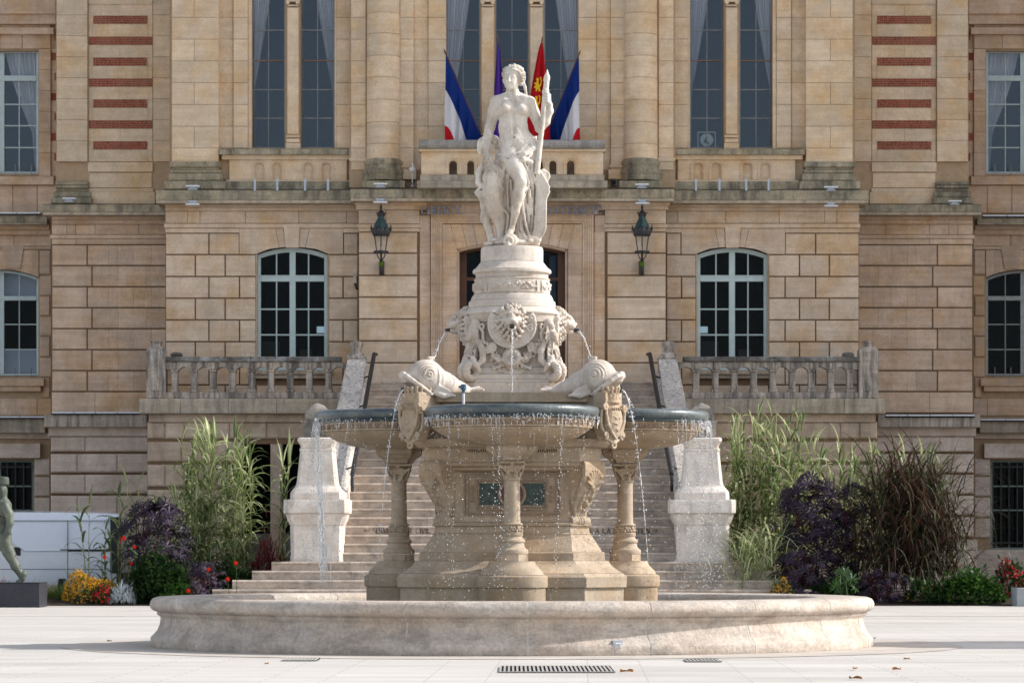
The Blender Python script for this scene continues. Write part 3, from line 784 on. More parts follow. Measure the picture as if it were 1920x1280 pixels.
    for y, nar in br:
        bm_ = MB(); bj = MB()
        a, b = (175, 276) if nar else (167, 285)
        a, b = sd(a, b, s)
        bj.pbox(a, b, y+.2, y+15.3, D+.012, D+.045, .5)
        for r_ in range(4):
            y0 = y + .5 + r_*3.68; x = a + (.3 if r_ % 2 else -3.2)
            while x < b-.5:
                w_ = rnd.choice((6.9, 6.9, 3.2))
                p, q = max(x, a+.3), min(x+w_, b-.3)
                if q-p > 1: bm_.pbox(p, q, y0, y0+2.95, D+.005+rnd.uniform(0, .004), D+.03)
                x += w_+.7
        o = hb(bm_, 'brick_strip', M['brick']); bj.build('brick_mortar', M['brick_joint'], o)

    mb = MB(); 
    for (a, b, y0, y1, dd) in ((103, 166, 341, 347, -.04), (104, 165, 347.2, 353, -.09), (105, 166, 353.2, 359, -.02), (100, 170, 359.2, 370, -.08), (95, 172, 370.2, 382, -.14)):
        mb.pblock(*sd(a, b, s), y0, y1, D-.06+dd, D+.1, .015, .5)
    hb(mb, 'pilaster_base', M['mossy'])
wing(-1); wing(1)

# ---- far wings at the edges of the picture
DF = 76.0
def farwing(s):
    w_up = tuple(sd(-66, 72, s)) + (96, 326)
    w_lo = tuple(sd(-66, 72, s)) + (505, 705)
    w_ba = tuple(sd(-70, 64, s)) + (862, 1030)
    far = -1400
    mb = MB(); x0, x1 = sd(far, 135, s)
    wu2 = [tuple(sd(-66-330*k, 72-330*k, s)) for k in range(0, 4)]
    fill(mb, DF+.05, DF+BW, x0, x1, -200, 1125, [q+(96, 326) for q in wu2] + [q+(505, 705) for q in wu2] + [tuple(sd(-70-330*k, 64-330*k, s))+(862, 1030) for k in range(4)], .5)
    hb(mb, 'wall', M['mortar_l'])
    mb = MB(); xx = lambda *v: list(v) if s < 0 else sorted(MS-x for x in v)
    # upper surround
    mb.pbox(*sd(far, 104, s), 0, 26, DF-.2, DF+.05); mb.pbox(*sd(far, 104, s), 27, 45, DF-.12, DF+.05); mb.pbox(*sd(far, 104, s), -200, -4, DF-.05, DF+.05)
    course(mb, DF, 46, 92, xx(-66, 0, 42, 95), gap=.003)
    mb.pbox(*sd(-90, 100, s), 52, 64, DF-.16, DF+.03)
    for y0, y1 in zip([92, 131, 170, 209, 248, 287], [131, 170, 209, 248, 287, 331]):
        course(mb, DF-.04, y0, y1, list(sd(73, 95, s)), gap=.003, proud=.09, ch=.004)
        course(mb, DF+.02, y0, y1, list(sd(96, 107, s)), gap=.003, proud=.03, ch=.004)
        for k in range(1, 4): course(mb, DF-.02, y0, y1, xx(72-330*k, 130-330*k, 264-330*k), gap=.003, proud=.06, ch=.004)
    mb.pbox(*sd(-90, 100, s), 331, 346, DF-.12, DF+.05)
    course(mb, DF, 347, 400, xx(-90, 24, 70, 107), gap=.004)
    # lower
    course(mb, DF+.01, 440, 462, xx(-90, 26, 97), gap=.003)
    mb.pbox(*sd(far, 97, s), 462.3, 467, DF-.03, DF+.05)
    for i, (y0, y1) in enumerate(((468, 515), (516, 554), (554.5, 592), (592.5, 630), (630.5, 669), (669.5, 707), (707.5, 746))):
        xb = 94 if i % 2 == 0 else 97
        if i == 0: course(mb, DF, y0, y1, list(sd(73, 95, s)))
        else:
            course(mb, DF, y0, y1, list(sd(74 if i < 6 else 80, xb, s)))
            for k in range(1, 4): course(mb, DF, y0, y1, xx(72-330*k, 150-330*k, 264-330*k))
    ar = arc(*sd(-66, 72, s), 520, 505, 10)
    lo, hi = sd(-66, 72, s)
    for i in range(10):
        q = [(lo + (hi-lo)*(i/10)*1.0, 468.5), (lo+(hi-lo)*((i+1)/10), 468.5), ar[i+1], ar[i]]
        mb.prism(P2(q, DF), Y(DF)+.005, Y(DF)+.05)
    m_ = (lo+hi)/2
    kx = sd(8, 41, s); mb.prism(P2([(kx[0]-4 if s<0 else kx[0]-4, 461), (kx[1]+4, 461), (kx[1]-3, 503.5), (kx[0]+3, 503.5)], DF), Y(DF)-.04, Y(DF)+.05)
    mb.pbox(*sd(-90, 82, s), 709, 723, DF-.15, DF+.05); mb.pbox(*sd(-84, 76, s), 723.3, 733, DF-.08, DF+.05)
    course(mb, DF+.01, 746.5, 779, xx(-90, 0, 70, 97), gap=.003)
    hb(mb, 'wall', M['wall_pink'])
    mb = MB()
    mb.pbox(*sd(-90, 75, s), 831, 858, DF-.16, DF+.05, .1); mb.pbox(*sd(far, 94, s), 812, 822, DF-.05, DF+.05)
    for i, (y0, y1) in enumerate(((860, 893), (894, 932), (933, 971), (972, 1010))):
        mb.block(*sorted((X(sd(65, 66, s)[0 if s < 0 else 1], DF), X(sd(94, 94.1, s)[0], DF))), Y(DF)-.03, Y(DF)+.05, Z(y1, DF)+.03, Z(y0, DF), .02)
    mb.pbox(*sd(far, 94, s), 1030, 1125, DF-.05, DF+.04)
    hb(mb, 'wall', M['base'])
    mb = MB(); mb.pbox(*sd(far, 84, s), 785, 811, DF-.3, DF+.05); hb(mb, 'ledge', M['ledge'])
    cornice(*sd(far, 88, s), 402, 421, 418, DF-.45, DF+.1)
    mb = MB(); mb.pbox(*sd(far, 92, s), 421.3, 430, DF-.2, DF+.06); mb.pbox(*sd(far, 94, s), 430.2, 440, DF-.1, DF+.06); hb(mb, 'wall', M['wall_pink'])
    # toothed brick against the wing
    for k in range(8):
        bm_ = MB(); y = 24 + k*37.6
        a, b = (96, 106) if k % 2 == 0 else (102, 106)
        bm_.pbox(*sd(a, b, s), y, y+14, DF+.005, DF+.03)
        hb(bm_, 'brick_strip', M['brick'])
    for k in range(4):
        a, b = sd(-66-330*k, 72-330*k, s); c = (a+b)/2
        x_in = c
        fr = swindow(DF+.2, a, b, 96, 326, [c-33, c+33], [196, 236, 277], M['frame'], None, (142, 152), fw=4, mw=10, bw=1.8, glass='glass')
        curtain(fr, DF+.4, a+2, c-8, 98, 250, a+12, 324, a+6); curtain(fr, DF+.4, b-2, c+8, 98, 250, b-12, 324, b-6)
        fr = swindow(DF+.2, a, b, 522, 704, [c-33, c+33], [608, 655], M['frame'] if s < 0 else M['frame_old'], 507, (555, 563), fw=3.5, mw=9, bw=1.5, glass='glass_lo')
        if s < 0:
            mb = MB(); mb.pbox(a+3, b-3, 510, 556, DF+.42, DF+.44); mb.pbox(a+3, b-3, 654, 703, DF+.42, DF+.44); mb.build('blind', M['curtain'], fr)
        a, b = sd(-70-330*k, 64-330*k, s); c = (a+b)/2
        fr = swindow(DF+.25, a, b, 862, 1030, [c-32, c+32], [911, 956], M['frame_green'], None, None, fw=4, mw=9, bw=2)
        gb = MB()
        n = 9
        for i in range(n): 
            x = a+6+(b-a-12)*i/(n-1); gb.tube([(X(x, DF), Y(DF)+.12, Z(1022, DF)), (X(x, DF), Y(DF)+.12, Z(868, DF))], .013, 5)
        for yy_ in (874, 1016): gb.pbox(a+1, b-1, yy_, yy_+2, DF+.10, DF+.14)
        gb.build('window_bars', M['iron'], fr)
        sb = MB()
        for x in np.linspace(a+8, b-6, 5): sb.pbox(x, x+1.2, 688, 708, DF+.0, DF+.02); sb.pbox(x, x+1.2, 308, 330, DF+.0, DF+.02)
        sb.build('sill_bracket', M['grey'], fr)
    # wall top inside the picture's upper corners stays plain
farwing(-1); farwing(1)
# tall unseen block added beyond the right edge to shade the whole front
mb = MB()
mb.box(18, 30, Y(69.6), Y(90), 0, 34)
for k in range(10): mb.box(17.9, 30, Y(69.5), Y(90)-.1, 2+3*k, 2.25+3*k)
hb(mb, 'shade_block', M['wall'])
# ------------------------------------------------------------------ ground
def paving():
    t = NT('pale plank paving')
    m = t.n.new('ShaderNodeMapping'); m.inputs['Rotation'].default_value = (0, 0, R(1.2)); t.l.new(t.tc.outputs['Object'], m.inputs[0])
    b = t.n.new('ShaderNodeTexBrick'); t.l.new(m.outputs[0], b.inputs['Vector'])
    b.inputs['Scale'].default_value = 1.0; b.inputs['Brick Width'].default_value = 1.25; b.inputs['Row Height'].default_value = .21
    b.inputs['Mortar Size'].default_value = .0055; b.inputs['Mortar Smooth'].default_value = .2; b.offset = .37
    b.inputs['Color1'].default_value = (.57,.55,.525,1); b.inputs['Color2'].default_value = (.51,.485,.46,1); b.inputs['Mortar'].default_value = (.33,.30,.27,1)
    col = t.mix(1.0, b.outputs[0], t.mix(t.ramp(t.noise(.5, 5, .65, sc3=(.6, 1.4, 1)), .35, .65), (.86,.84,.81,1), (1.06,1.05,1.03,1)), 'MULTIPLY')
    col = t.mix(1.0, col, t.mix(t.ramp(t.noise(18, 5, .7), .3, .7), (.95,.95,.95,1), (1.04,1.04,1.04,1)), 'MULTIPLY')
    t.bump(t.noise(40, 4, .7), .15, .01)
    return t.done(col, .75, .25)
M['paving'] = paving()
M['ringp'] = stone('pink tinted ring paving', (.50,.45,.40,1), (.50,.45,.40,1), (.54,.495,.45,1), bed=.02, stain=.12, fine=.07, bump=.15, streak=(1,1,1))
M['soil'] = stone('dark garden soil', (.045,.032,.022,1), (.03,.022,.016,1), None, bump=1.0, fine=.4)
M['asphalt'] = plain('road asphalt', (.10,.10,.105,1), .9, .2, sc_=20)
mb = MB(); mb.add([(-400, -60, 0), (400, -60, 0), (400, 400, 0), (-400, 400, 0)], [(0, 1, 2, 3)], .5)
tag(mb.build('plaza_ground', M['paving']), kind='structure')
mb = MB(); n = 96; r0, r1 = 3.6, 4.72
v = [(r*math.cos(2*math.pi*i/n), r*math.sin(2*math.pi*i/n), .004) for r in (r0, r1) for i in range(n)]
mb.add(v, [(i, (i+1) % n, n+(i+1) % n, n+i) for i in range(n)], .5)
tag(mb.build('ring_paving', M['ringp']), kind='structure')
# low kerb line across the back of the square, garden beds behind it
mb = MB(); mb.box(-60, -3.0 if False else 60, Y(51.5), Y(51.5)+.02, .004, .008, .5)
tag(mb.build('gutter_line', plain('gutter joint', (.42,.40,.37,1), .9)), kind='structure')
for nm, x0, x1 in (('garden_bed', -9.6, -5.0), ('garden_bed', 4.95, 30)):
    mb = MB(); nx = 40; v = []
    y0, y1 = Y(61.2), Y(69.0)
    ny = 14
    for j in range(ny+1):
        for i in range(nx+1):
            x = x0+(x1-x0)*i/nx; y = y0+(y1-y0)*j/ny
            e_ = min(j, ny-j, i, nx-i); v.append((x, y, .004 + min(e_, 2)*.05 + (rnd.random()*.05 if e_ else 0)))
    mb.add(v, [(j*(nx+1)+i, j*(nx+1)+i+1, (j+1)*(nx+1)+i+1, (j+1)*(nx+1)+i) for j in range(ny) for i in range(nx)], .5)
    tag(mb.build(nm, M['soil'], None, 80), kind='structure')
mb = MB(); mb.add([(-60, Y(63.2), .004), (-9.9, Y(63.2), .004), (-9.9, Y(75.9), .004), (-60, Y(75.9), .004)], [(0, 1, 2, 3)], .5)
tag(mb.build('side_road', M['asphalt']), kind='structure')
# grates in the paving
def grate(px, py0, py1, w_px, label):
    D0 = F*CH/(py1-HY); D1 = F*CH/(py0-HY)
    x0, x1 = X(px-w_px/2, D0), X(px+w_px/2, D0)
    y0, y1 = Y(D0), Y(D1)
    t = empty('drain_grate', ((x0+x1)/2, y0, 0), label, 'drain')
    cx = (x0+x1)/2
    mb = MB(); mb.box(x0-cx, x1-cx, 0, y1-y0, .0045, .006, .5); mb.build('slot', M['dark'], t)
    mb = MB(); n = max(8, int((x1-x0)/.034)); 
    for i in range(n):
        a_ = x0-cx+(x1-x0)*i/n; mb.box(a_, a_+(x1-x0)/n*.48, .01, y1-y0-.01, .006, .014, .5)
    mb.box(x0-cx, x1-cx, 0, .012, .006, .015); mb.box(x0-cx, x1-cx, y1-y0-.012, y1-y0, .006, .015)
    mb.build('grille', M['grey_metal'], t)
M['grey_metal'] = plain('weathered cast grille', (.42,.40,.37,1), .6, .4, metal=.2, var=.2, sc_=30)
grate(1045, 1250, 1261, 218, 'long rectangular drain grate in the pale paving in front of the fountain')
grate(561, 1235, 1239, 66, 'small dark drain grate in the paving left of the fountain front')
grate(1321, 1237, 1241, 66, 'small dark drain grate in the paving right of the fountain front')
M['leafdry'] = plain('dry leaf', (.30,.13,.04,1), .7, .2, var=.4, sc_=60)
for i, (px, py, lb) in enumerate(((1175, 1261, 'small brown leaf lying beside the right end of the long drain grate'), (1603, 1256, 'orange brown dry leaf on the paving, nearer the basin of the two close together'), (1604, 1274, 'dark red dry leaf on the paving at the lower right edge of the picture'), (1681, 1257, 'pale brown leaf standing on the paving at far right'), (1639, 1198, 'tiny yellow leaf by the foot of the basin at its right end'), (1700, 1237, 'little dry leaf on the open paving right of the basin'), (1610, 1212, 'tiny dark leaf in front of the right end of the basin'), (205, 1203, 'dark leaf on the shaded ring paving left of the basin'), (500, 1246, 'tiny dark leaf on the paving in front of the left half of the basin'))):
    D = F*CH/(py-HY); mb = MB(); v = []
    k = .055 if i in (0, 1, 2, 3) else .03
    for j in range(7):
        u = j/6; w_ = math.sin(u*math.pi)*.4*k; v += [((u-.5)*2*k, -w_, .01+.25*k*abs(math.sin(u*5+i))), ((u-.5)*2*k, 0, .004+.1*k*math.sin(u*3)), ((u-.5)*2*k, w_, .012+.35*k*abs(math.cos(u*4+i)))]
    mb.add(v, [(3*j+q, 3*j+q+1, 3*j+q+4, 3*j+q+3) for j in range(6) for q in (0, 1)], .5)
    o = mb.build('fallen_leaf', M['leafdry'], None, None, (X(px, D), Y(D), .004)); o.rotation_euler = (0, 0, i*1.3)
    tag(o, lb, 'leaf', 'fallen leaves')

# ------------------------------------------------------------------ stroke lettering with serifs
def glyph(ch):
    T, t = .19, .105
    st = {'I': [(.5,0,.5,1,T)], 'L': [(.2,0,.2,1,T),(.2,.04,.8,.04,t),(.78,0,.78,.22,t)], 'E': [(.2,0,.2,1,T),(.2,.04,.78,.04,t),(.2,.96,.76,.96,t),(.2,.52,.64,.52,t),(.76,0,.76,.22,t),(.74,.8,.74,1,t)],
          'B': [(.2,0,.2,1,T)], 'R': [(.2,0,.2,1,T),(.45,.5,.88,0,T)], 'T': [(.5,0,.5,1,T),(.08,.96,.92,.96,t),(.1,.78,.1,1,t),(.9,.78,.9,1,t)],
          'G': [(.84,.0,.84,.42,T)], 'A': [(.5,1,.12,0,t),(.5,1,.88,0,T),(.25,.36,.75,.36,t)], 'F': [(.22,0,.22,1,T),(.22,.96,.8,.96,t),(.22,.52,.66,.52,t),(.78,.78,.78,1,t)],
          'N': [(.16,0,.16,1,t),(.84,0,.84,1,t),(.16,1,.84,0,T)], 'V': [(.1,1,.5,0,T),(.9,1,.5,0,t)], 'C': [], 'O': [], 'S': [], 'P': [(.2,0,.2,1,T)],
          'U': [(.18,.3,.18,1,T),(.82,.3,.82,1,t)], '<': [(0,.5,1,.5,t),(0,.5,.3,.8,t),(0,.5,.3,.2,t),(1,.5,1.1,.62,t)], '>': [(0,.5,1,.5,t),(1,.5,.7,.8,t),(1,.5,.7,.2,t)]}.get(ch, [])
    def curve(cx, cz, rx, rz, a0, a1, w=T, n=12):
        p = [(cx+rx*math.cos(R(a0+(a1-a0)*i/n)), cz+rz*math.sin(R(a0+(a1-a0)*i/n))) for i in range(n+1)]
        return [(p[i][0], p[i][1], p[i+1][0], p[i+1][1], w) for i in range(n)]
    st = list(st)
    if ch == 'B': st += curve(.3,.76,.42,.24,-90,90,.1) + curve(.3,.26,.5,.26,-90,90,.12)
    if ch in 'RP': st += curve(.3,.74,.45,.25,-90,90,.12)
    if ch in 'CG': st += curve(.56,.5,.42,.5,50,310,.12)
    if ch == 'O': st += curve(.5,.5,.42,.5,0,360,.12, 20)
    if ch == 'S': st += curve(.5,.74,.28,.24,30,250,.11) + curve(.5,.26,.3,.26,70,-150,.12)
    if ch == 'U': st += curve(.5,.32,.32,.32,180,360,.1)
    for x in {'I': (.5,), 'L': (.2,), 'E': (.2,), 'B': (.2,), 'R': (.2, .88), 'T': (.5,), 'F': (.22,), 'P': (.2,), 'A': (.12, .88), 'N': (.16,)}.get(ch, ()): st.append((x-.16, .02, x+.16, .02, .05))
    for x in {'I': (.5,), 'L': (.2,), 'U': (.18, .82), 'V': (.1, .9), 'N': (.16, .84)}.get(ch, ()): st.append((x-.16, .98, x+.16, .98, .05))
    return st
def write(mb, text, x0, z0, h, adv, y, th=.012, small=None, along=None):
    x = x0
    for i, ch in enumerate(text):
        if ch == ' ': x += adv*.55; continue
        acc = ch == 'É'; c = 'E' if acc else ch
        hh = h if (small is None or i == 0) else h*small
        w = hh*.72*(.45 if c == 'I' else 1.25 if c in '<>' else 1)
        k = 0
        for (a, b, c2, d, t) in glyph(c) + ([(.4, 1.08, .62, 1.28, .09)] if acc else []):
            x1, z1, x2, z2 = x+a*w, z0+b*hh, x+c2*w, z0+d*hh
            dx, dz = x2-x1, z2-z1; L = math.hypot(dx, dz) or 1; nx, nz = -dz/L*t*hh/2, dx/L*t*hh/2
            mb.prism([(x1-nx, z1-nz), (x2-nx, z2-nz), (x2+nx, z2+nz), (x1+nx, z1+nz)], y+.0004*k, y+th, .5); k += 1
        x += w + adv
    return x
def put_text(name, text, pxa, pxb, pyt, pyb, D, mat, label=None, cat='lettering', small=None, th=.012, parent=None):
    h = Z(pyt, D)-Z(pyb, D)
    t_ = MB(); e0 = write(t_, text, 0, 0, h, 0, 0, small=small)
    n = len([c for c in text if c != ' '])-1 + text.count(' ')*.55
    adv = (X(pxb, D)-X(pxa, D)-e0)/max(n, 1)
    mb = MB(); write(mb, text, X(pxa, D), Z(pyb, D), h, adv, Y(D), th, small)
    return mb.build(name, mat, parent)
for w_, a, b in (('LIBERTÉ', 789, 867), ('ÉGALITÉ', 899, 977), ('FRATERNITÉ', 1012, 1129)):
    o = put_text('motto_letters', w_, a, b, 387, 401.5, 70.84, M['letter'], th=.05)
    tag(o, {'LIBERTÉ': 'blue grey metal letters LIBERTÉ on the stone frieze left of the statue', 'ÉGALITÉ': 'blue grey metal letters ÉGALITÉ on the frieze hidden behind the statue', 'FRATERNITÉ': 'blue grey metal letters FRATERNITÉ on the stone frieze right of the statue'}[w_], 'lettering', 'motto words over the door')

# ------------------------------------------------------------------ terraces with balustrades
DT = 69.2
def terrace(s):
    t = empty('terrace', (0, 0, 0), 'grey stone terrace with a weathered arched balustrade at the %s of the stairs' % ('left' if s < 0 else 'right'), 'terrace', 'terraces either side of the stairs')
    xx = lambda *v: list(v) if s < 0 else sorted(MS-x for x in v)
    # body
    void = tuple(sd(455, 590, s)) + (832, 1090)
    mb = MB(); fill(mb, DT+.06, DT+.5, *sd(276, 592, s), 790, 1130, [void] if s < 0 else [], .5)
    a, b = sd(276, 290, s); mb.pbox(a, b, 790, 1130, DT+.5, 73.3, .5)
    mb.pbox(*sd(286, 660, s), 760, 780, DT+.2, 71.6)   # floor slab
    mb.build('core', M['mortar'], t)
    mb = MB()
    for i, (y0, y1) in enumerate(((791, 822), (828, 865), (871, 912), (918, 956), (962, 1000), (1006, 1044), (1050, 1120))):
        xs = xx(276, 309, 345, 430, 500, 592) if i % 2 == 0 else xx(276, 340, 425, 520, 592)
        for a, b in zip(xs[:-1], xs[1:]):
            if s < 0 and i > 0 and b > 455:
                if a >= 455: continue
                b = 455
            mb.block(X(a, DT)+.003, X(b, DT)-.003, Y(DT), Y(DT)+.08, Z(y1, DT), Z(y0, DT), .03)
    mb.pbox(*sd(279, 600, s), 776.3, 790.7, DT-.04, DT+.4)
    if s < 0:
        mb.pblock(507, 529, 832, 1090, DT, DT+.35, .02)
    mb.build('terrace_wall', M['terr'], t)
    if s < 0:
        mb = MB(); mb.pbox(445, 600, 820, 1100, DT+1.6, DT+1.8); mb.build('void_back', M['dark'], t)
        mb = MB(); mb.pbox(455, 592, 1000, 1120, DT+.9, DT+1.1); mb.build('inner_wall', M['grey'], t)
    mb = MB(); xs = xx(263, 340, 430, 520, 640)
    for a, b in zip(xs[:-1], xs[1:]): mb.block(X(a, DT)+.002, X(b, DT)-.002, Y(DT)-.22, Y(DT)+.5, Z(776, DT), Z(748, DT), .015)
    mb.build('ledge', M['ledge'], t)
    # balustrade: base, balusters with little arches, rail
    B = DT+.02
    mb = MB(); xs = xx(309, 325, 374, 430, 510, 590, 648)
    for a, b in zip(xs[:-1], xs[1:]): mb.block(X(a, B)+.001, X(b, B)-.001, Y(B)-.02, Y(B)+.3, Z(747, B), Z(735.5, B), .008)
    o = mb.build('balustrade_base', M['balus'], t)
    cs = [327+36.1*k for k in range(9)]     # piers between openings
    for k, c in enumerate(cs):
        mb = MB(); c_ = c if s < 0 else MS-c; D = B
        w0 = 5.8
        mb.pblock(c_-w0-1.6, c_+w0+1.6, 729, 735.3, D, D+.26, .01, .3)
        mb.pblock(c_-w0, c_+w0, 697, 729, D+.02, D+.24, .012, .4)
        mb.pblock(c_-w0-1, c_+w0+1, 692.5, 697, D, D+.26, .01, .5)
        mb.pblock(c_-2.6, c_+2.6, 680, 692, D-.035, D+.1, .008, .8)
        mb.build('baluster', M['balus'], t)
    # arcade band
    mb = MB(); edges = [309] + cs + [648]
    for a, b in zip(edges[:-1], edges[1:]):
        a2 = a+7.2 if a != 309 else a+9; b2 = b-7.2 if b != 648 else b
        l, r = a+ (0 if a == 309 else 0), b
        ar = arc(a2, b2, 696, 687.5, 8) if b2-a2 > 8 else None
        pts = [(l, 678.5), (r, 678.5), (r, 692.3), (b2, 692.3)] + ([(q[0], min(q[1], 692.3)) for q in ar[::-1]] if ar else []) + [(a2, 692.3), (l, 692.3)]
        pts = pts if s < 0 else [(MS-x, y) for x, y in pts]
        # remove duplicates
        mb.prism(P2(pts, B), Y(B)+.012, Y(B)+.25, .5)
    mb.build('arcade', M['balus'], t)
    mb = MB(); xs = xx(309, 372, 410, 470, 540, 600, 640)
    for a, b in zip(xs[:-1], xs[1:]): mb.block(X(a, B)+.001, X(b, B)-.001, Y(B)-.05, Y(B)+.32, Z(678.2, B), Z(668.5, B), .02)
    mb.build('rail', M['balus_rail'], t)
    # end post with finial
    mb = MB(); P = DT-.08; cx = sd(292, 292, s)[0]
    mb.pblock(cx-18, cx+18, 657, 747.5, P, P+.45, .02, .3)
    mb.pblock(cx-9, cx+6.5, 674, 733, P-.02, P+.05, .01, .9)
    po = mb.build('end_post', M['balus'], t)
    mb = MB(); c = (X(cx, P), Y(P)+.22, 0)
    mb.sq([(W(r_, P), Z(y, P)) for r_, y in ((18, 657), (17, 654), (12, 649.5))], c, 1, .5)
    mb.lathe([(W(r_, P), Z(y, P)) for r_, y in ((12, 650), (10.5, 648), (10, 645), (12, 641), (13, 640), (12.5, 638.5), (6, 637), (.5, 636.5))], c, 8, .5, a0=R(22.5))
    mb.build('finial', M['balus'], po, 40)
    # the balustrade running back to the wall at the outer end
    mb = MB(); a, b = sd(285, 300, s)
    mb.pbox(a, b, 668.5, 678, P+.46, 71.6, .5); mb.pbox(a, b, 735, 747, P+.46, 71.6, .5)
    for k in range(5): mb.pbox(a, b, 678, 735, P+.55+k*.42, P+.7+k*.42, .5)
    mb.build('side_balustrade', M['balus'], t)
    mb = MB(); cx = sd(331, 331, s)[0]; mb.lathe([(W(r_, 71), Z(y, 71)) for r_, y in ((11, 668), (12, 664), (8, 661), (1, 660))], (X(cx, 71), Y(71), 0), 12); mb.build('finial', M['balus_rail'], t, 40)
terrace(-1); terrace(1)

# ------------------------------------------------------------------ staircase
ST = empty('staircase', (0, Y(61.5), 0), 'broad pale stone flight of steps between sloping parapets, leading up to the town hall door', 'stairs')
ST.location = (0, 0, 0)
RZ = .1575; TR = .335; D0 = 61.5
base_y = 1122.0
def lab(z): return z
z = 0.0; wide = [(398-16, 1515+16), (432, 1479), (470, 1443), (507, 1407), (543, 1374)]
# px of the top edges of the steps seen in the photo, bottom to top
tops = [1106.5, 1090, 1073, 1057, 1041]
k = 0; D = D0; zt = [ ]
nstep = 27
Ztop = Z(722, 71.0)
RZ = (Ztop+.07) / nstep; Z_OFF = -.045
TR = (71.0 - 1.2 - D0) / (nstep-1)
pal = []
for k in range(nstep):
    z1 = RZ*(k+1)+Z_OFF; D = D0 + TR*k
    if k < 6:
        x1 = 5.43 - .335*(k-1)
        x0 = -x1
        if k == 0: x0, x1 = x0-.05, x1+.05
    else:
        x0, x1 = -3.3, 3.3
        if k > 20: x0, x1 = -3.1, 3.1
    mb = MB()
    cuts = [x0]
    while cuts[-1] < x1-.9: cuts.append(cuts[-1] + rnd.uniform(.9, 1.9))
    cuts[-1] = x1
    for a, b in zip(cuts[:-1], cuts[1:]):
        # block with a small rounded nosing
        g = .002; y0 = Y(D); yb = y0+TR+.06; zb = z1-RZ if k else 0.0
        v = []
        prof = [(y0+.018, zb), (y0+.018, z1-.045), (y0, z1-.042), (y0+.003, z1-.024), (y0+.016, z1-.008), (y0+.04, z1), (yb, z1), (yb, zb)]
        mb.loft([[(a+g, p, q) for p, q in prof], [(b-g, p, q) for p, q in prof]])
    mb.build('step', M['step'], ST)
mb = MB(); mb.box(-3.1, 3.1, Y(D0+TR*nstep)-.02, Y(71.6), Ztop-.3, Ztop-.003, .5); mb.build('landing', M['step'], ST)
# solid core under the flight so that nothing shows through from the side
mb = MB(); prof = [(Y(D0)+.3, 0), (Y(D0+TR*nstep), Ztop-.25), (Y(71.6), Ztop-.25), (Y(71.6), 0)]
mb.loft([[(-3.0, p, q) for p, q in prof], [(3.0, p, q) for p, q in prof]], .5); mb.build('stair_core', M['base'], ST)
# lettering on one riser
kk = int(round((Z(997, 64.3))/RZ))
def riser_D(k): return D0+TR*k
best = min(range(5, nstep), key=lambda k: abs((HY-(RZ*(k+.5)+Z_OFF-CH)*F/riser_D(k)) - 987.5))
Dr = riser_D(best); yt = HY-(RZ*(best+1)+Z_OFF-CH)*F/Dr; yb_ = HY-(RZ*best+Z_OFF-CH)*F/Dr
ya_, yb2 = yt+3.6, yb_-2.4
for nm, tx, a, b in (('arrow', '<', 683, 693), ('lettering', 'SERVICE', 698, 741), ('lettering', 'ÉTAT', 747, 774), ('lettering', 'CIVIL', 779, 808),
                 ('lettering', 'SERVICE', 1066, 1112), ('lettering', 'A', 1116, 1124), ('lettering', 'LA', 1129, 1145), ('lettering', 'POPULATION', 1150, 1219), ('arrow', '>', 1223, 1233)):
    o = put_text(nm, tx, a, b, ya_, yb2, Dr+.011, M['inscr'], small=None, th=.02)
    o.parent = ST
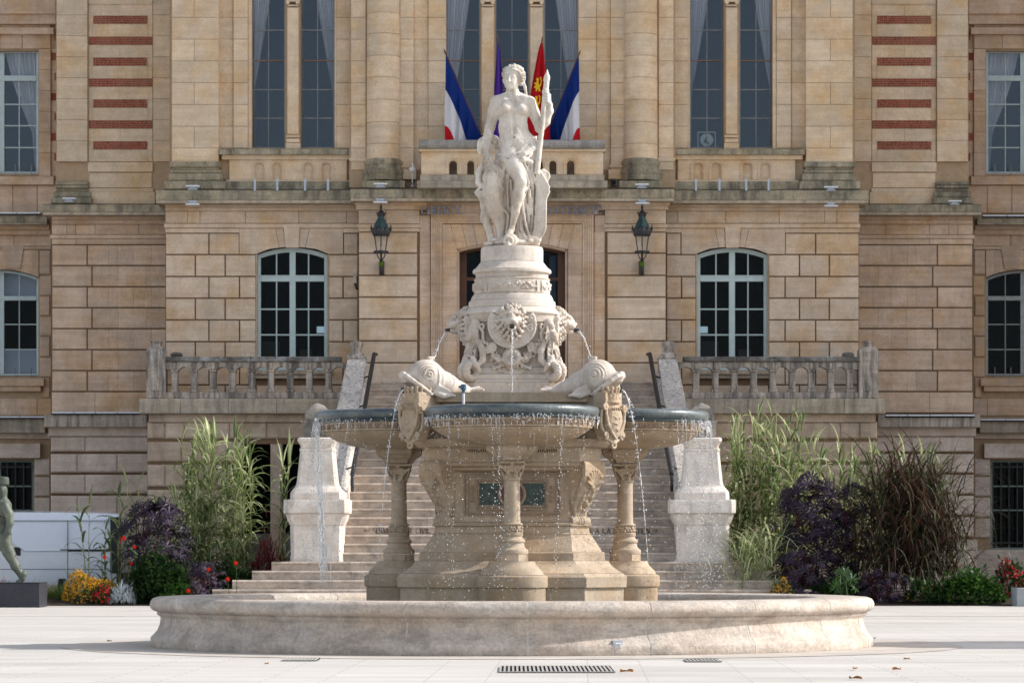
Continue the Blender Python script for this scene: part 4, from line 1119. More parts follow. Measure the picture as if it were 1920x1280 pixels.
# parapets
def parapet(s):
    Da, Db = 63.7, 69.0
    def xi(D): return s*(3.20-.25*(D-63.3)/5.7)
    def xo_(D): return xi(D)+s*.40
    x_in, x_out = xi(66), xo_(66)
    def zt_(D): return RZ*((D-D0)/TR) + .55
    mb = MB()
    rings = []
    for D in (Da, 65, 66.3, 67.6, Db, Db+.5):
        a, b = sorted((xi(D), xo_(D))); z_ = zt_(min(D, Db)); rings.append([(a, Y(D), 0), (a, Y(D), z_), (b, Y(D), z_), (b, Y(D), 0)])
    mb.loft(rings, .5)
    w = mb.build('parapet', M['pale'], ST)
    mb = MB()
    for kq in range(7):
        D = 64.3+kq*.62; mb.box(*sorted((xi(D)+.02*s, xi(D)-.03*s)), Y(D), Y(D)+.3, zt_(D)-1.2, zt_(D)-.25)
    mb.build('inner_strip', M['pale'], w)
    mb = MB(); n = 8
    for i in range(n):
        D_a, D_b = Da+(Db-Da)*i/n, Da+(Db-Da)*(i+1)/n; g = .004; R_ = []
        for D, gg in ((D_a, g), (D_b, -g)):
            a, b = sorted((xi(D)-.06*s, xo_(D)+.05*s)); z_ = zt_(D)+.003
            R_.append([(x, Y(D)+gg, z_+q) for x, q in ((a, 0), (a, .08), (a+.08, .16), (b-.08, .16), (b, .08), (b, 0))])
        mb.loft(R_)
    mb.build('coping', M['spotted'], w)
    # top pier, its sloping front visible over the bowl
    D = 68.9; c = (X(sd(672, 672, s)[0], D), Y(D)+.1, 0)
    mb = MB()
    def ring(px0, px1, py, dd): 
        a, b = sd(px0, px1, s); return [(X(a, D), Y(D)+dd, Z(py, D)), (X(b, D), Y(D)+dd, Z(py, D)), (X(b, D), Y(D)+.5, Z(py, D)), (X(a, D), Y(D)+.5, Z(py, D))]
    mb.loft([ring(634, 676, 800, -2.4), ring(646, 683, 745, -1.2), ring(648, 684, 705, -.55), ring(650, 686, 686, -.1), ring(652, 686, 672, .0)], .5)
    mb.build('pier', M['spotted'], w)
    mb = MB()
    mb.loft([ring(650, 687, 671.5, -.03), ring(652, 684, 666, .0), ring(657, 680, 661, .05)], .5)
    mb.build('pier_cap', M['balus'], w)
    cx = sd(667.5, 667.5, s)[0]; mb = MB(); mb.lathe([(W(r_, D), Z(y, D)) for r_, y in ((12, 662), (10, 659), (11, 655), (14, 645), (14, 642.5), (13, 640), (6, 638), (.5, 637.5))], (X(cx, D), Y(D)+.25, 0), 8, .5, a0=R(22.5)); mb.build('finial', M['balus'], w, 40)
    # scroll at the foot of the coping
    mb = MB(); cz = zt_(Da)+.12; cy = Y(Da)-.05
    x_in, x_out = xi(Da), xo_(Da); xo2 = sorted((x_in-.08*s, x_out+.02*s))
    rr = [(cy+.2*math.cos(t), cz-.06+.2*math.sin(t)) for t in [2*math.pi*i/16 for i in range(16)]]
    mb.loft([[(xo2[0], p, q) for p, q in rr], [(xo2[1], p, q) for p, q in rr]], .5)
    for i_, q_ in enumerate((.13, .07)):
        rr = [(cy+q_*math.cos(t), cz-.06+q_*math.sin(t)) for t in [2*math.pi*i/16 for i in range(16)]]
        xm = xo2[0]-.02*(i_+1) if s > 0 else xo2[1]+.02*(i_+1)
        mb.loft([[(min(xm, xo2[0]+.01) if s > 0 else xo2[1]-.01, p, q) for p, q in rr], [(xo2[0]+.01 if s > 0 else xm, p, q) for p, q in rr]], .5)
    mb.build('scroll', M['spotted'], w, 40)
    # pedestal
    Dp = 62.9; cx = (X(593, Dp) if s < 0 else X(1318.5, Dp)); c = (cx, Y(Dp)+.55, 0)
    mb = MB(); pr = lambda L: [(W(r_, Dp), Z(y, Dp)) for r_, y in L]
    mb.sqc(pr([(50, 1057), (49, 1041), (48.5, 1040), (49.5, 1000), (50, 985)]), c, .14, .4)
    mb.sqc(pr([(50, 984.5), (51, 982), (55, 974), (57.5, 964), (61, 962)]), c, .14, .5)
    mb.sqc(pr([(61, 961.5), (61.5, 959), (61.5, 938), (60.5, 936)]), c, .14, .2)
    mb.sqc(pr([(50, 935.7), (49.5, 924), (47, 919), (42, 913), (39, 908), (37.5, 900), (32, 845)]), c, .14, .7)
    mb.sqc(pr([(33, 844.7), (33, 840), (31.5, 839)]), c, .14, .3); mb.sqc(pr([(31, 838.7), (31.5, 834), (35, 828), (36.5, 826), (36.5, 821), (34, 819)]), c, .14, .5)
    pe = mb.build('pedestal', M['pale'], ST, 35)
    mb = MB()
    mb.sq(pr([(26, 817.5), (25.5, 800), (27, 792), (28.5, 790), (28.5, 787)]), c, 1, .5)
    mb.sq(pr([(22.5, 786.6), (23.5, 776), (20, 766), (12, 758), (2, 753.5)]), c, 1, .2)
    mb.build('cap_stone', stone('blackened cap stone', (.24,.22,.20,1), (.17,.16,.15,1), (.40,.37,.32,1), stain=.8, streak=(4,4,3), stain_c=(.07,.07,.07,1), bump=.5, stain_at=.5) if s < 0 else bpy.data.materials['blackened cap stone'], pe, 35)
    # handrail
    mb = MB()
    pts = []
    for i in range(9):
        D = 69.3-(69.3-64.4)*i/8; pts.append((xi(D)-.14*s, Y(D), zt_(D)+.36))
    mb.tube(pts, .045, 8, .5)
    e_ = pts[-1]; hx = e_[0]; mb.tube([e_, (hx, e_[1]-.10, e_[2]-.08), (hx, e_[1]-.14, e_[2]-.2), (hx, e_[1]-.06, e_[2]-.3), (hx, e_[1]+.04, e_[2]-.22)], .032, 6, .5)
    for p in pts[1:8:2]: mb.tube([p, (p[0]+.02*s, p[1], p[2]-.15), (p[0]+.17*s, p[1], p[2]-.2)], .018, 5, .5)
    h0 = pts[0][0]; mb.tube([pts[0], (h0, pts[0][1]+.12, pts[0][2]), (h0-.06*s, pts[0][1]+.14, pts[0][2])], .032, 6, .5)
    mb.build('handrail', M['iron'], ST)
parapet(-1); parapet(1)
# ------------------------------------------------------------------ sculpting by distance fields (one continuous surface per body)
class SDF:
    """space: u right, v DOWN (like the photo), w towards the viewer"""
    def __init__(s, lo, hi, h):
        s.lo = np.array(lo, float); s.h = h
        s.n = [int(math.ceil((b-a)/h))+1 for a, b in zip(lo, hi)]
        s.ax = [s.lo[i] + h*np.arange(s.n[i], dtype=np.float32) for i in range(3)]
        s.f = np.full(s.n, 1e3, np.float32)
    def _sl(s, lo, hi):
        sl = []
        for i in range(3):
            a = max(0, int((lo[i]-s.lo[i])/s.h)); b = min(s.n[i], int((hi[i]-s.lo[i])/s.h)+2)
            if b <= a: return None
            sl.append(slice(a, b))
        return tuple(sl)
    def op(s, lo, hi, fn, k=2.0, sub=False):
        m = k + 3*s.h
        sl = s._sl([q-m for q in lo], [q+m for q in hi])
        if sl is None: return
        x = s.ax[0][sl[0]][:, None, None]; y = s.ax[1][sl[1]][None, :, None]; z = s.ax[2][sl[2]][None, None, :]
        d = fn(x, y, z); a = s.f[sl]
        k = max(k, 1e-4)
        if sub:
            hh = np.maximum(k-np.abs(-d-a), 0)/k; s.f[sl] = np.maximum(a, -d) + hh*hh*k*.25
        else:
            hh = np.maximum(k-np.abs(a-d), 0)/k; s.f[sl] = np.minimum(a, d) - hh*hh*k*.25
    def cone(s, a, b, ra, rb=None, k=2.0, sub=False, flat=1.0):
        rb = ra if rb is None else rb; r = max(ra, rb)
        lo = [min(p, q)-r for p, q in zip(a, b)]; hi = [max(p, q)+r for p, q in zip(a, b)]
        ba = [q-p for p, q in zip(a, b)]; L = ba[0]**2+ba[1]**2+(ba[2]/flat)**2 + 1e-9
        def fn(x, y, z):
            px, py, pz = x-a[0], y-a[1], (z-a[2])/flat
            t = np.clip((px*ba[0]+py*ba[1]+pz*ba[2]/flat)/L, 0, 1)
            return np.sqrt((px-ba[0]*t)**2+(py-ba[1]*t)**2+(pz-ba[2]/flat*t)**2) - (ra+(rb-ra)*t)
        s.op(lo, hi, fn, k, sub)
    def chain(s, pts, rs, k=2.0, sub=False, flat=1.0):
        if not hasattr(rs, '__len__'): rs = [rs]*len(pts)
        for i in range(len(pts)-1): s.cone(pts[i], pts[i+1], rs[i], rs[i+1], k, sub, flat)
    def ell(s, c, r, k=2.0, sub=False, rot=None):
        """rot: rotation in the u-v plane, radians"""
        m = max(r)
        def fn(x, y, z):
            px, py, pz = x-c[0], y-c[1], z-c[2]
            if rot: cs, sn = math.cos(rot), math.sin(rot); px, py = px*cs+py*sn, -px*sn+py*cs
            k0 = np.sqrt((px/r[0])**2+(py/r[1])**2+(pz/r[2])**2)
            k1 = np.sqrt((px/r[0]**2)**2+(py/r[1]**2)**2+(pz/r[2]**2)**2)+1e-6
            return k0*(k0-1)/k1
        b = [m]*3 if rot else r
        s.op([p-q for p, q in zip(c, b)], [p+q for p, q in zip(c, b)], fn, k, sub)
    def torus(s, c, R_, r, axis='w', k=2.0, sub=False):
        e_ = R_+r
        def fn(x, y, z):
            p = [x-c[0], y-c[1], z-c[2]]
            i = 'uvw'.index(axis); q = [p[j] for j in range(3) if j != i]
            return np.sqrt((np.sqrt(q[0]**2+q[1]**2)-R_)**2 + p[i]**2) - r
        s.op([q-e_ for q in c], [q+e_ for q in c], fn, k, sub)
    def spiral(s, c, r0, turns, r, a0=0, ccw=1, w=0, k=1.5, shrink=.85, n=22):
        pts = []
        for i in range(n+1):
            t = i/n; a_ = a0+ccw*2*math.pi*turns*t; q = r0*(1-shrink*t)
            pts.append((c[0]+q*math.cos(a_), c[1]+q*math.sin(a_), c[2]+w*t))
        s.chain(pts, [r*(1-.45*i/n) for i in range(n+1)], k)
    def rough(s, amp, fr, seed=0):
        """chiselled unevenness"""
        x = s.ax[0][:, None, None]; y = s.ax[1][None, :, None]; z = s.ax[2][None, None, :]
        for i, (f_, a_) in enumerate(((fr, 1), (fr*1.9, .5))):
            q = seed+i*1.7
            s.f += amp*a_*np.sin(x*f_+q+.6*np.sin(y*f_*.7))*np.sin(y*f_*1.1+q*2+.5*np.sin(z*f_*.8))*np.sin(z*f_*.93+q*3)
    def mesh(s):
        f = s.f; ins = f < 0
        n0, n1, n2 = f.shape
        cs = (n0-1, n1-1, n2-1)
        cnt = np.zeros(cs, np.int16); acc = [np.zeros(cs, np.float32) for _ in range(3)]
        def C(a_, dx, dy, dz): return a_[dx:dx+cs[0], dy:dy+cs[1], dz:dz+cs[2]]
        for axis in range(3):
            o = [i for i in range(3) if i != axis]
            for p in (0, 1):
                for q in (0, 1):
                    d0 = [0, 0, 0]; d0[o[0]] = p; d0[o[1]] = q; d1 = list(d0); d1[axis] = 1
                    A, B = C(f, *d0), C(f, *d1)
                    m = (A < 0) != (B < 0)
                    t = np.where(m, A/(A-B+1e-12), 0)
                    cnt += m
                    for i in range(3):
                        acc[i] += np.where(m, (t if i == axis else d0[i]), 0)
        act = cnt > 0
        idx = np.full(cs, -1, np.int64); ii = np.argwhere(act); idx[act] = np.arange(len(ii))
        v = np.stack([(ii[:, i] + acc[i][act]/cnt[act])*s.h + s.lo[i] for i in range(3)], 1)
        quads = []
        for axis in range(3):
            o = [i for i in range(3) if i != axis]
            A = ins; sl0 = [slice(None)]*3; sl1 = [slice(None)]*3
            sl0[axis] = slice(0, -1); sl1[axis] = slice(1, None)
            a_, b_ = A[tuple(sl0)], A[tuple(sl1)]
            ch = np.argwhere(a_ != b_)
            ok = (ch[:, o[0]] > 0) & (ch[:, o[0]] < cs[o[0]]) & (ch[:, o[1]] > 0) & (ch[:, o[1]] < cs[o[1]])
            ch = ch[ok]
            if not len(ch): continue
            flip = a_[tuple(ch.T)]
            def at(p, q):
                c = ch.copy(); c[:, o[0]] -= p; c[:, o[1]] -= q; return idx[tuple(c.T)]
            Q = np.stack([at(0, 0), at(1, 0), at(1, 1), at(0, 1)], 1)
            if axis == 1: flip = ~flip
            Q[~flip] = Q[~flip][:, ::-1]
            quads.append(Q)
        return v, np.concatenate(quads)
    def build(s, name, mat, scale, parent=None, loc=(0, 0, 0), v0=0.0, rz=0.0, smooth_it=1, u0=0.0):
        """v0: the v that lies at local z = 0"""
        v, q = s.mesh()
        for _ in range(smooth_it):      # light relaxing
            acc = np.zeros_like(v); cn = np.zeros(len(v))
            for a_, b_ in ((0, 1), (1, 2), (2, 3), (3, 0)):
                np.add.at(acc, q[:, a_], v[q[:, b_]]); np.add.at(acc, q[:, b_], v[q[:, a_]])
                np.add.at(cn, q[:, a_], 1); np.add.at(cn, q[:, b_], 1)
            v = v*.5 + acc/np.maximum(cn, 1)[:, None]*.5
        P = np.stack([(v[:, 0]-u0)*scale, -v[:, 2]*scale, -(v[:, 1]-v0)*scale], 1)
        q = q[(q >= 0).all(1)]
        # orient outwards
        A, B, Cc, Dd = (P[q[:, i]] for i in range(4))
        vol = np.einsum('ij,ij->i', A, np.cross(B, Cc)).sum() + np.einsum('ij,ij->i', A, np.cross(Cc, Dd)).sum()
        if vol < 0: q = q[:, ::-1]
        me = bpy.data.meshes.new(name)
        me.vertices.add(len(P)); me.vertices.foreach_set('co', P.astype(np.float32).ravel())
        me.loops.add(len(q)*4); me.loops.foreach_set('vertex_index', q.astype(np.int32).ravel())
        me.polygons.add(len(q)); me.polygons.foreach_set('loop_start', np.arange(0, len(q)*4, 4, dtype=np.int32))
        me.update(calc_edges=True); me.validate(); me.shade_smooth()
        at = me.attributes.new('tint', 'FLOAT', 'FACE'); at.data.foreach_set('value', np.full(len(me.polygons), .4, np.float32))
        me.materials.append(mat)
        o = bpy.data.objects.new(name, me); COL.objects.link(o)
        if parent is not None: o.parent = parent
        o.location = loc; o.rotation_euler = (0, 0, rz)
        return o
# ------------------------------------------------------------------ the marble figure on top
PX = 36/F       # metres per photo px at the fountain's axis
def make_statue():
    s = SDF((-78, 112, -46), (82, 474, 64), 1.0)
    # --- trunk
    s.ell((2, 207, 3), (30, 27, 18), 8)
    s.ell((2, 192, 1), (32, 12, 12), 8)
    s.ell((2, 238, 5), (27.5, 26, 17), 10)
    s.ell((10, 268, 3), (36, 26, 21), 10)
    s.chain([(3, 172, 0), (-14, 181, 0), (-30, 187, 0)], [5, 6.5, 9], 5); s.chain([(4, 172, 0), (18, 181, 0), (33, 188, 0)], [5, 6.5, 9], 5)
    s.ell((4, 256, 11), (20, 20, 12), 10)
    s.ell((6, 276, 14), (20, 14, 9), 8)
    s.cone((-16, 186, 10), (-12, 200, 14), 5, 10, 6); s.cone((22, 188, 10), (18, 203, 14), 5, 10, 6)
    s.ell((-12, 204, 15.5), (11.5, 10.5, 12), 2); s.ell((19, 207, 15.5), (11.5, 10.5, 12), 2)
    s.cone((3, 215, 19), (4, 250, 22), 1.6, 1.6, 5, True)      # linea alba
    s.ell((4, 258, 24), (1.8, 2.2, 3), 1.5, True)              # navel
    s.cone((-26, 184, 6), (-3, 181, 9), 3, 2.5, 5); s.cone((30, 185, 6), (8, 181, 9), 3, 2.5, 5)
    # --- neck, head (turned to the viewer's left and a little down)
    s.cone((3, 184, 2), (3, 162, 6), 9.2, 8.2, 5)
    s.ell((-1, 151, 9), (13.2, 18, 15), 4)
    s.ell((-3, 159, 13), (10.5, 10.5, 10), 5)
    s.ell((-4, 166, 18), (5, 4, 4.5), 4)                        # chin
    s.cone((-5, 147, 22.5), (-6, 155, 26.5), 1.7, 2.6, 2)       # nose
    s.cone((-12, 146, 19.5), (2, 146, 21), 2.2, 2.2, 3)        # brow
    s.ell((-11, 150, 23), (3.6, 2.0, 2.6), 2.5, True); s.ell((.5, 150, 24.5), (3.6, 2.0, 2.6), 2.5, True)
    s.ell((-10.6, 150.4, 20.4), (2.8, 1.7, 2.2), .8); s.ell((.3, 150.4, 21.8), (2.8, 1.7, 2.2), .8)
    s.ell((-6, 160.6, 23), (3.6, 1.2, 2.4), 1); s.ell((-6, 163, 22.3), (3.2, 1.4, 2.2), 1); s.cone((-9.5, 161.8, 23.5), (-2.5, 161.8, 24), .5, .5, .6, True)
    # hair and wreath
    s.ell((2, 137, 5), (17.5, 14, 17), 4); s.ell((13, 144, 3), (11, 12, 14), 4)
    s.ell((18, 146, -1), (7, 9, 9), 4)
    rr = random.Random(3)
    for i in range(16):
        t = -math.pi*.98 + math.pi*1.0*i/15
        cx, cy = 3+19.5*math.cos(t), 141+18.5*math.sin(t)*.95
        wz = 12 - 6*abs(math.cos(t)) 
        s.ell((cx, cy+1, wz+1), (5.4, 2.3, 3.4), .4, rot=t+math.pi*.5+rr.uniform(-.9, .9))
        s.ell((3+(cx-3)*.9, cy+5, wz+6), (5.0, 2.2, 3.2), .4, rot=t+rr.uniform(-.5, 1.2))
        s.ell((3+(cx-3)*.78, cy+9.5, wz+9.5), (4.4, 2.0, 3.0), .4, rot=rr.uniform(-1, 1))
    for i in range(9):     # locks beside the face
        s.ell((-14+rr.uniform(-1, 2), 141+i*2.0, 10+rr.uniform(-2, 2)), (3.2, 2.6, 4), 1)
        s.ell((15+rr.uniform(-2, 4), 138+i*2.6, 10-i*.4+rr.uniform(-2, 2)), (4.6, 3.2, 4.6), 1)
    s.chain([(20, 152, -2), (24, 163, -2), (26, 174, 2), (27, 180, 5)], [3.4, 2.8, 2.2, 1.2], 1.5)
    s.chain([(-6, 162, 0), (-9, 170, 2), (-12, 176, 6)], [3, 2, 1.2], 1.5)
    # --- right arm (viewer's left), hand on the scroll
    s.chain([(-29, 192, 1), (-33, 206, 0), (-40, 236, 0)], [11.5, 11, 9.2], 4)
    s.chain([(-41, 236, 0), (-44, 252, 3), (-47, 281, 8)], [9.2, 8.8, 5.8], 3)
    s.ell((-47, 290, 11), (6.5, 8, 5), 4)
    for i, (du, dv, dw) in enumerate(((-8, 12, 4), (-5, 15, 8), (-1, 16, 9), (3, 14, 8))):
        s.chain([(-48+i*2.6-3, 293, 13), (-48+du*.6, 293+dv*.55, 13+dw), (-48+du, 293+dv, 12+dw*.4)], [2.3, 2.1, 1.6], 1)
    s.chain([(-41, 288, 12), (-36, 294, 17), (-37, 299, 18)], [2.6, 2.2, 1.8], 1)
    # --- left arm (viewer's right) bent up, hand round the shaft
    s.chain([(33, 193, 1), (40, 210, -1), (51, 238, 2)], [11.5, 10.4, 8.2], 4)
    s.chain([(51, 240, 3), (62, 228, 7), (70, 208, 9), (70, 196, 10)], [8, 7.8, 6, 5], 4)
    s.ell((66, 188, 11), (6, 8.5, 5.5), 4)
    for i in range(4):
        v = 178+i*4.6
        s.chain([(70, v+1, 12), (65, v-.5, 18.5), (58.5, v+1, 16.5), (57, v+2, 12)], [2.5, 2.4, 2.1, 1.7], .8)
    s.chain([(66, 184, 7), (60, 177, 8), (57, 173, 10)], [2.8, 2.4, 1.8], 1)
    # shaft, knob, blade
    s.cone((64.5, 145, 11), (61.5, 180, 11), 5.2, 5.2, 1)
    s.cone((61, 182, 11), (46, 322, 20), 5.0, 5.2, 1.2)
    for v, r in ((139, 3), (143, 5.2), (147, 6.6), (151, 6.4), (170, 6.6), (174, 7.2)): s.ell((64.6-(v-143)*.08, v, 11), (r, 2.3, r), .8)
    s.cone((65, 133, 11), (64.8, 140, 11), 1.6, 3, 1)
    def plate(x, y, z):
        poly = [(41, 318), (52, 318), (69, 349), (67, 353), (69, 357), (63, 370), (62, 425), (57, 438), (46, 447), (36, 440), (42, 425), (41, 370), (38, 345)]
        d = np.full(np.broadcast(x, y).shape, 1e9, np.float32); inside = np.zeros(d.shape, bool)
        n = len(poly); X_ = np.broadcast_to(x, d.shape); Y_ = np.broadcast_to(y, d.shape)
        for i in range(n):
            (ax, ay), (bx, by) = poly[i], poly[(i+1) % n]
            ex, ey = bx-ax, by-ay; wx, wy = X_-ax, Y_-ay
            t = np.clip((wx*ex+wy*ey)/(ex*ex+ey*ey), 0, 1)
            d = np.minimum(d, (wx-ex*t)**2+(wy-ey*t)**2)
            c = ((ay > Y_) != (by > Y_)) & (X_ < (bx-ax)*(Y_-ay)/((by-ay) or 1e-9)+ax)
            inside ^= c
        d2 = np.sqrt(d)*np.where(inside, -1, 1)
        dz = np.abs(z-(14+(y-380)*.05)) - 5.5
        dd = np.broadcast_to(dz, np.broadcast(d2, dz).shape)
        return np.minimum(np.maximum(d2, dd), 0) + np.sqrt(np.maximum(d2, 0)**2 + np.maximum(dd, 0)**2) - 1.4
    s.op((34, 316, 5), (71, 449, 26), plate, 1.5)
    # --- legs
    s.chain([(-2, 288, 10), (6, 312, 22), (16, 339, 34)], [19, 16.5, 11.2], 6)
    s.ell((16, 341, 38), (8.5, 9, 7), 4)
    s.chain([(16, 342, 33), (12, 366, 27), (6, 395, 25), (0, 426, 25)], [10.5, 10.8, 7.6, 5.0], 4)
    s.ell((8, 368, 20), (9, 18, 9), 5)
    s.chain([(0, 428, 25), (-5, 436, 32), (-9, 443, 40)], [5.6, 5.6, 4], 4)
    for i in range(5): s.cone((-12+i*2.7, 441, 40), (-14+i*2.9, 446, 45-abs(i-1)), 1.9, 1.7, .7)
    # --- drapery bulk
    s.chain([(28, 285, 0), (27, 330, 2), (24, 390, 2), (20, 448, 2)], [21, 19, 20, 23], 6)
    s.chain([(-12, 292, 2), (-13, 340, 0), (-15, 400, -2), (-12, 448, -4)], [15, 13, 14, 18], 6)
    s.chain([(5, 300, -10), (5, 445, -14)], [26, 26], 6)
    # roll at the hips
    s.chain([(-26, 287, 8), (-14, 291, 20), (4, 293, 27), (22, 290, 27), (38, 279, 18), (46, 266, 6)], [4, 5.5, 6.5, 6.5, 6.5, 5], 1.5)
    s.chain([(-22, 297, 12), (-10, 301, 24), (8, 304, 29), (20, 300, 30), (32, 290, 24), (42, 276, 14)], [3.5, 5, 6, 6, 5, 4], 1.2)
    s.chain([(2, 287, 25), (18, 281, 25), (34, 270, 18), (44, 256, 6)], [3, 4, 4, 3], 1.2)
    s.chain([(-28, 282, 2), (-26, 300, 8), (-20, 318, 10)], [4, 5, 4], 1.5)
    s.chain([(20, 300, 28), (34, 304, 22), (44, 300, 12)], [5, 5, 4], 1.2)
    # hanging folds
    F_ = [([(14, 303, 30), (24, 322, 26), (31, 345, 20), (33, 380, 18), (28, 430, 20)], 3.2),
          ([(22, 305, 27), (32, 330, 20), (37, 350, 17), (36, 400, 18), (33, 440, 18)], 3.4),
          ([(28, 345, 22), (22, 356, 25), (17, 364, 24)], 3.0), ([(36, 300, 18), (38, 340, 14), (38, 400, 14)], 3.4),
          ([(30, 310, 22), (30, 345, 22), (20, 372, 22), (18, 410, 20), (22, 445, 22)], 3.0),
          ([(20, 385, 22), (24, 415, 22), (32, 442, 22)], 2.8), ([(14, 400, 18), (16, 425, 22), (26, 447, 24)], 2.8),
          ([(-12, 305, 20), (-18, 330, 12), (-20, 380, 10), (-16, 440, 10)], 3.2), ([(-6, 320, 16), (-8, 355, 12), (-6, 400, 10), (-8, 440, 12)], 3.2),
          ([(-2, 335, 16), (0, 370, 12), (-2, 410, 10), (-4, 425, 14)], 2.6), ([(-24, 310, 10), (-26, 340, 4)], 3),
          ([(-18, 388, 12), (-12, 394, 18), (-6, 402, 16), (-9, 425, 14), (-14, 445, 10)], 2.6), ([(38, 262, 10), (46, 280, 8), (46, 310, 6)], 4),
          ([(10, 360, 18), (14, 400, 14), (10, 440, 16)], 2.6)]
    for pts, r in F_: s.chain([(p[0], p[1], p[2]+1.5) for p in pts], [r*.8] + [r]*(len(pts)-2) + [r*.9], .8)
    for pts, r in F_[:6]+F_[7:14]:
        for dx in (-4.6, 4.6): s.chain([(p[0]+dx, p[1], p[2]+1.2) for p in pts], r*.62, .8, True)
    # mass behind her right hip
    s.ell((-47, 268, -10), (15, 18, 12), 3); s.ell((-58, 272, -6), (7, 16, 7), 2); s.ell((-33, 262, -12), (10, 12, 8), 2)
    for i in range(10): s.ell((-60+rr.uniform(0, 32), 256+rr.uniform(0, 26), -2+rr.uniform(-3, 3)), (4, 3.4, 3), .8)
    # shield-like sea beast at her right side
    s.torus((-43, 299, 17), 6.5, 2.4, 'w', 1); s.spiral((-43, 299, 19), 7, 1.4, 2.3, 0, 1, 3, .8)
    s.chain([(-40, 306, 10), (-38, 330, 12), (-36, 360, 12), (-30, 392, 10), (-22, 418, 8)], [9, 15, 18, 15, 9], 5)
    s.chain([(-52, 306, 4), (-61, 322, 4), (-62, 340, 6), (-54, 348, 10)], [6.5, 6.5, 5.5, 4], 2)
    s.chain([(-30, 312, 14), (-18, 322, 14), (-13, 328, 12)], [6, 4.4, 2], 2); s.chain([(-16, 326, 14), (-20, 334, 16), (-30, 340, 20)], [3.6, 3.6, 3], 1.5)
    s.chain([(-24, 342, 18), (-18, 352, 18), (-20, 366, 16), (-24, 374, 16)], [4, 3.2, 3, 2], 1.5)
    s.chain([(-60, 350, 6), (-66, 358, 6), (-58, 368, 8)], [3, 3.4, 4], 1.5)
    s.chain([(-56, 360, 6), (-52, 385, 4), (-48, 408, 2), (-42, 426, 0), (-36, 450, 0)], [6, 6, 8, 7, 6.5], 3)
    s.chain([(-55, 395, 2), (-54, 408, 2), (-46, 414, 2)], [3.5, 4.5, 3], 1.5)
    s.chain([(-26, 405, 10), (-22, 430, 8), (-20, 452, 8)], [8, 6, 6], 2.5)
    s.ell((-30, 454, 8), (12, 4, 8), 2)
    for i in range(9): s.chain([(-50+i*.6, 322+i*6, 26-abs(i-4)*.8), (-38, 327+i*7, 30-abs(i-4)*1.0), (-26+i*.3, 322+i*7, 26-abs(i-4))], .7, 1.2)
    s.torus((-42, 322, 26), 5, 1.3, 'w', 1.2); s.torus((-30, 322, 25), 4, 1.3, 'w', 1.2)
    s.cone((-52, 345, 22), (-46, 395, 18), 1.3, 1.3, 1.6, True); s.cone((-26, 352, 22), (-22, 400, 16), 1.3, 1.3, 1.6, True)
    # boy's shoulder behind the blade
    s.ell((58, 330, -4), (10, 17, 9), 3); s.torus((60, 327, 0), 8, 3, 'w', 1.5)
    # rock, urn with its spout
    s.ell((2, 452, 2), (50, 9, 34), 5); s.ell((34, 446, 14), (20, 10, 14), 4); s.ell((16, 440, 12), (14, 10, 12), 4)
    for i in range(16): s.ell((rr.uniform(-44, 48), rr.uniform(444, 455), rr.uniform(10, 30)), (rr.uniform(5, 9), rr.uniform(3, 5), 6), 1.5)
    s.ell((-2, 448, 34), (13, 12, 12), 2); s.torus((-7, 451, 45), 7.5, 2.4, 'w', 1.2); s.ell((-7, 451, 48), (5.5, 5.5, 5), 1, True)
    s.chain([(-7, 453, 44), (-6, 462, 50), (-7, 472, 49)], [4, 3.4, 3], 2)
    for q in ((-20, 292, 22, 0, 297, 30), (-8, 298, 29, 16, 300, 33), (8, 291, 33, 30, 284, 25), (24, 296, 33, 42, 282, 18), (-24, 286, 12, -10, 289, 25), (14, 284, 30, 38, 266, 18)):
        s.chain([q[:3], ((q[0]+q[3])/2, (q[1]+q[4])/2+1.5, (q[2]+q[5])/2+1), q[3:]], 1.4, .8, True)
    s.rough(.22, .35)
    return s
s_ = make_statue()
statue = empty('statue', (0, 0, 0), 'white marble statue of a half draped woman holding a rudder on top of the fountain', 'statue')
ZB = 1209.0    # photo y of the ground at the axis
statue.location = (0, 0, CH+(HY-459)*(36-58*PX)/F)
fig = s_.build('figure', M['statue'], PX*1.014, statue, (0, 0, 0), v0=459, smooth_it=1)
# ------------------------------------------------------------------ the fountain
FO = empty('fountain', (0, 0, 0), 'tiered stone fountain with four wet bowls, dolphins and lion heads in a round basin', 'fountain')
def zf(py): return (ZB-py)*PX
def rf(n): return n*PX
# basin wall: twenty curved blocks with pale mortar between them
RO = 674*PX
prof_o = [(RO-.01, .0), (RO, .015), (RO, .085), (RO-.004, .10), (RO-.03, .125), (RO-.07, .17), (RO-.095, .23), (RO-.105, .29), (RO-.10, .315), (RO-.075, .33), (RO-.065, .345), (RO-.075, .362), (RO-.045, .37),
          (RO-.015, .385), (RO+.004, .41), (RO+.008, .44), (RO, .47), (RO-.02, .497), (RO-.06, .513), (RO-.12, .517)]
inner = [(RO-.56, .515), (RO-.60, .50), (RO-.62, .46), (RO-.62, .0)]
mb = MB(); nb = 20
for k in range(nb):
    a0 = R(270 + 2.3 + 18*k); g = .0024
    dr_ = rnd.uniform(-.004, .004)
    p = [(r+dr_, z) for r, z in prof_o] + inner
    rings = []
    for i in range(9):
        t = a0+g+(R(18)-2*g)*i/8; rings.append([(r*math.cos(t), r*math.sin(t), z) for r, z in p])
    mb.loft(rings, rnd.random())
o = mb.build('basin_wall', M['basin'], FO, 50)
mb = MB(); p = [(r-.003, z-.002 if z > .3 else z) for r, z in prof_o] + [(r+.003, z-.002) for r, z in inner[:-1]] + [(inner[-1][0], 0)]
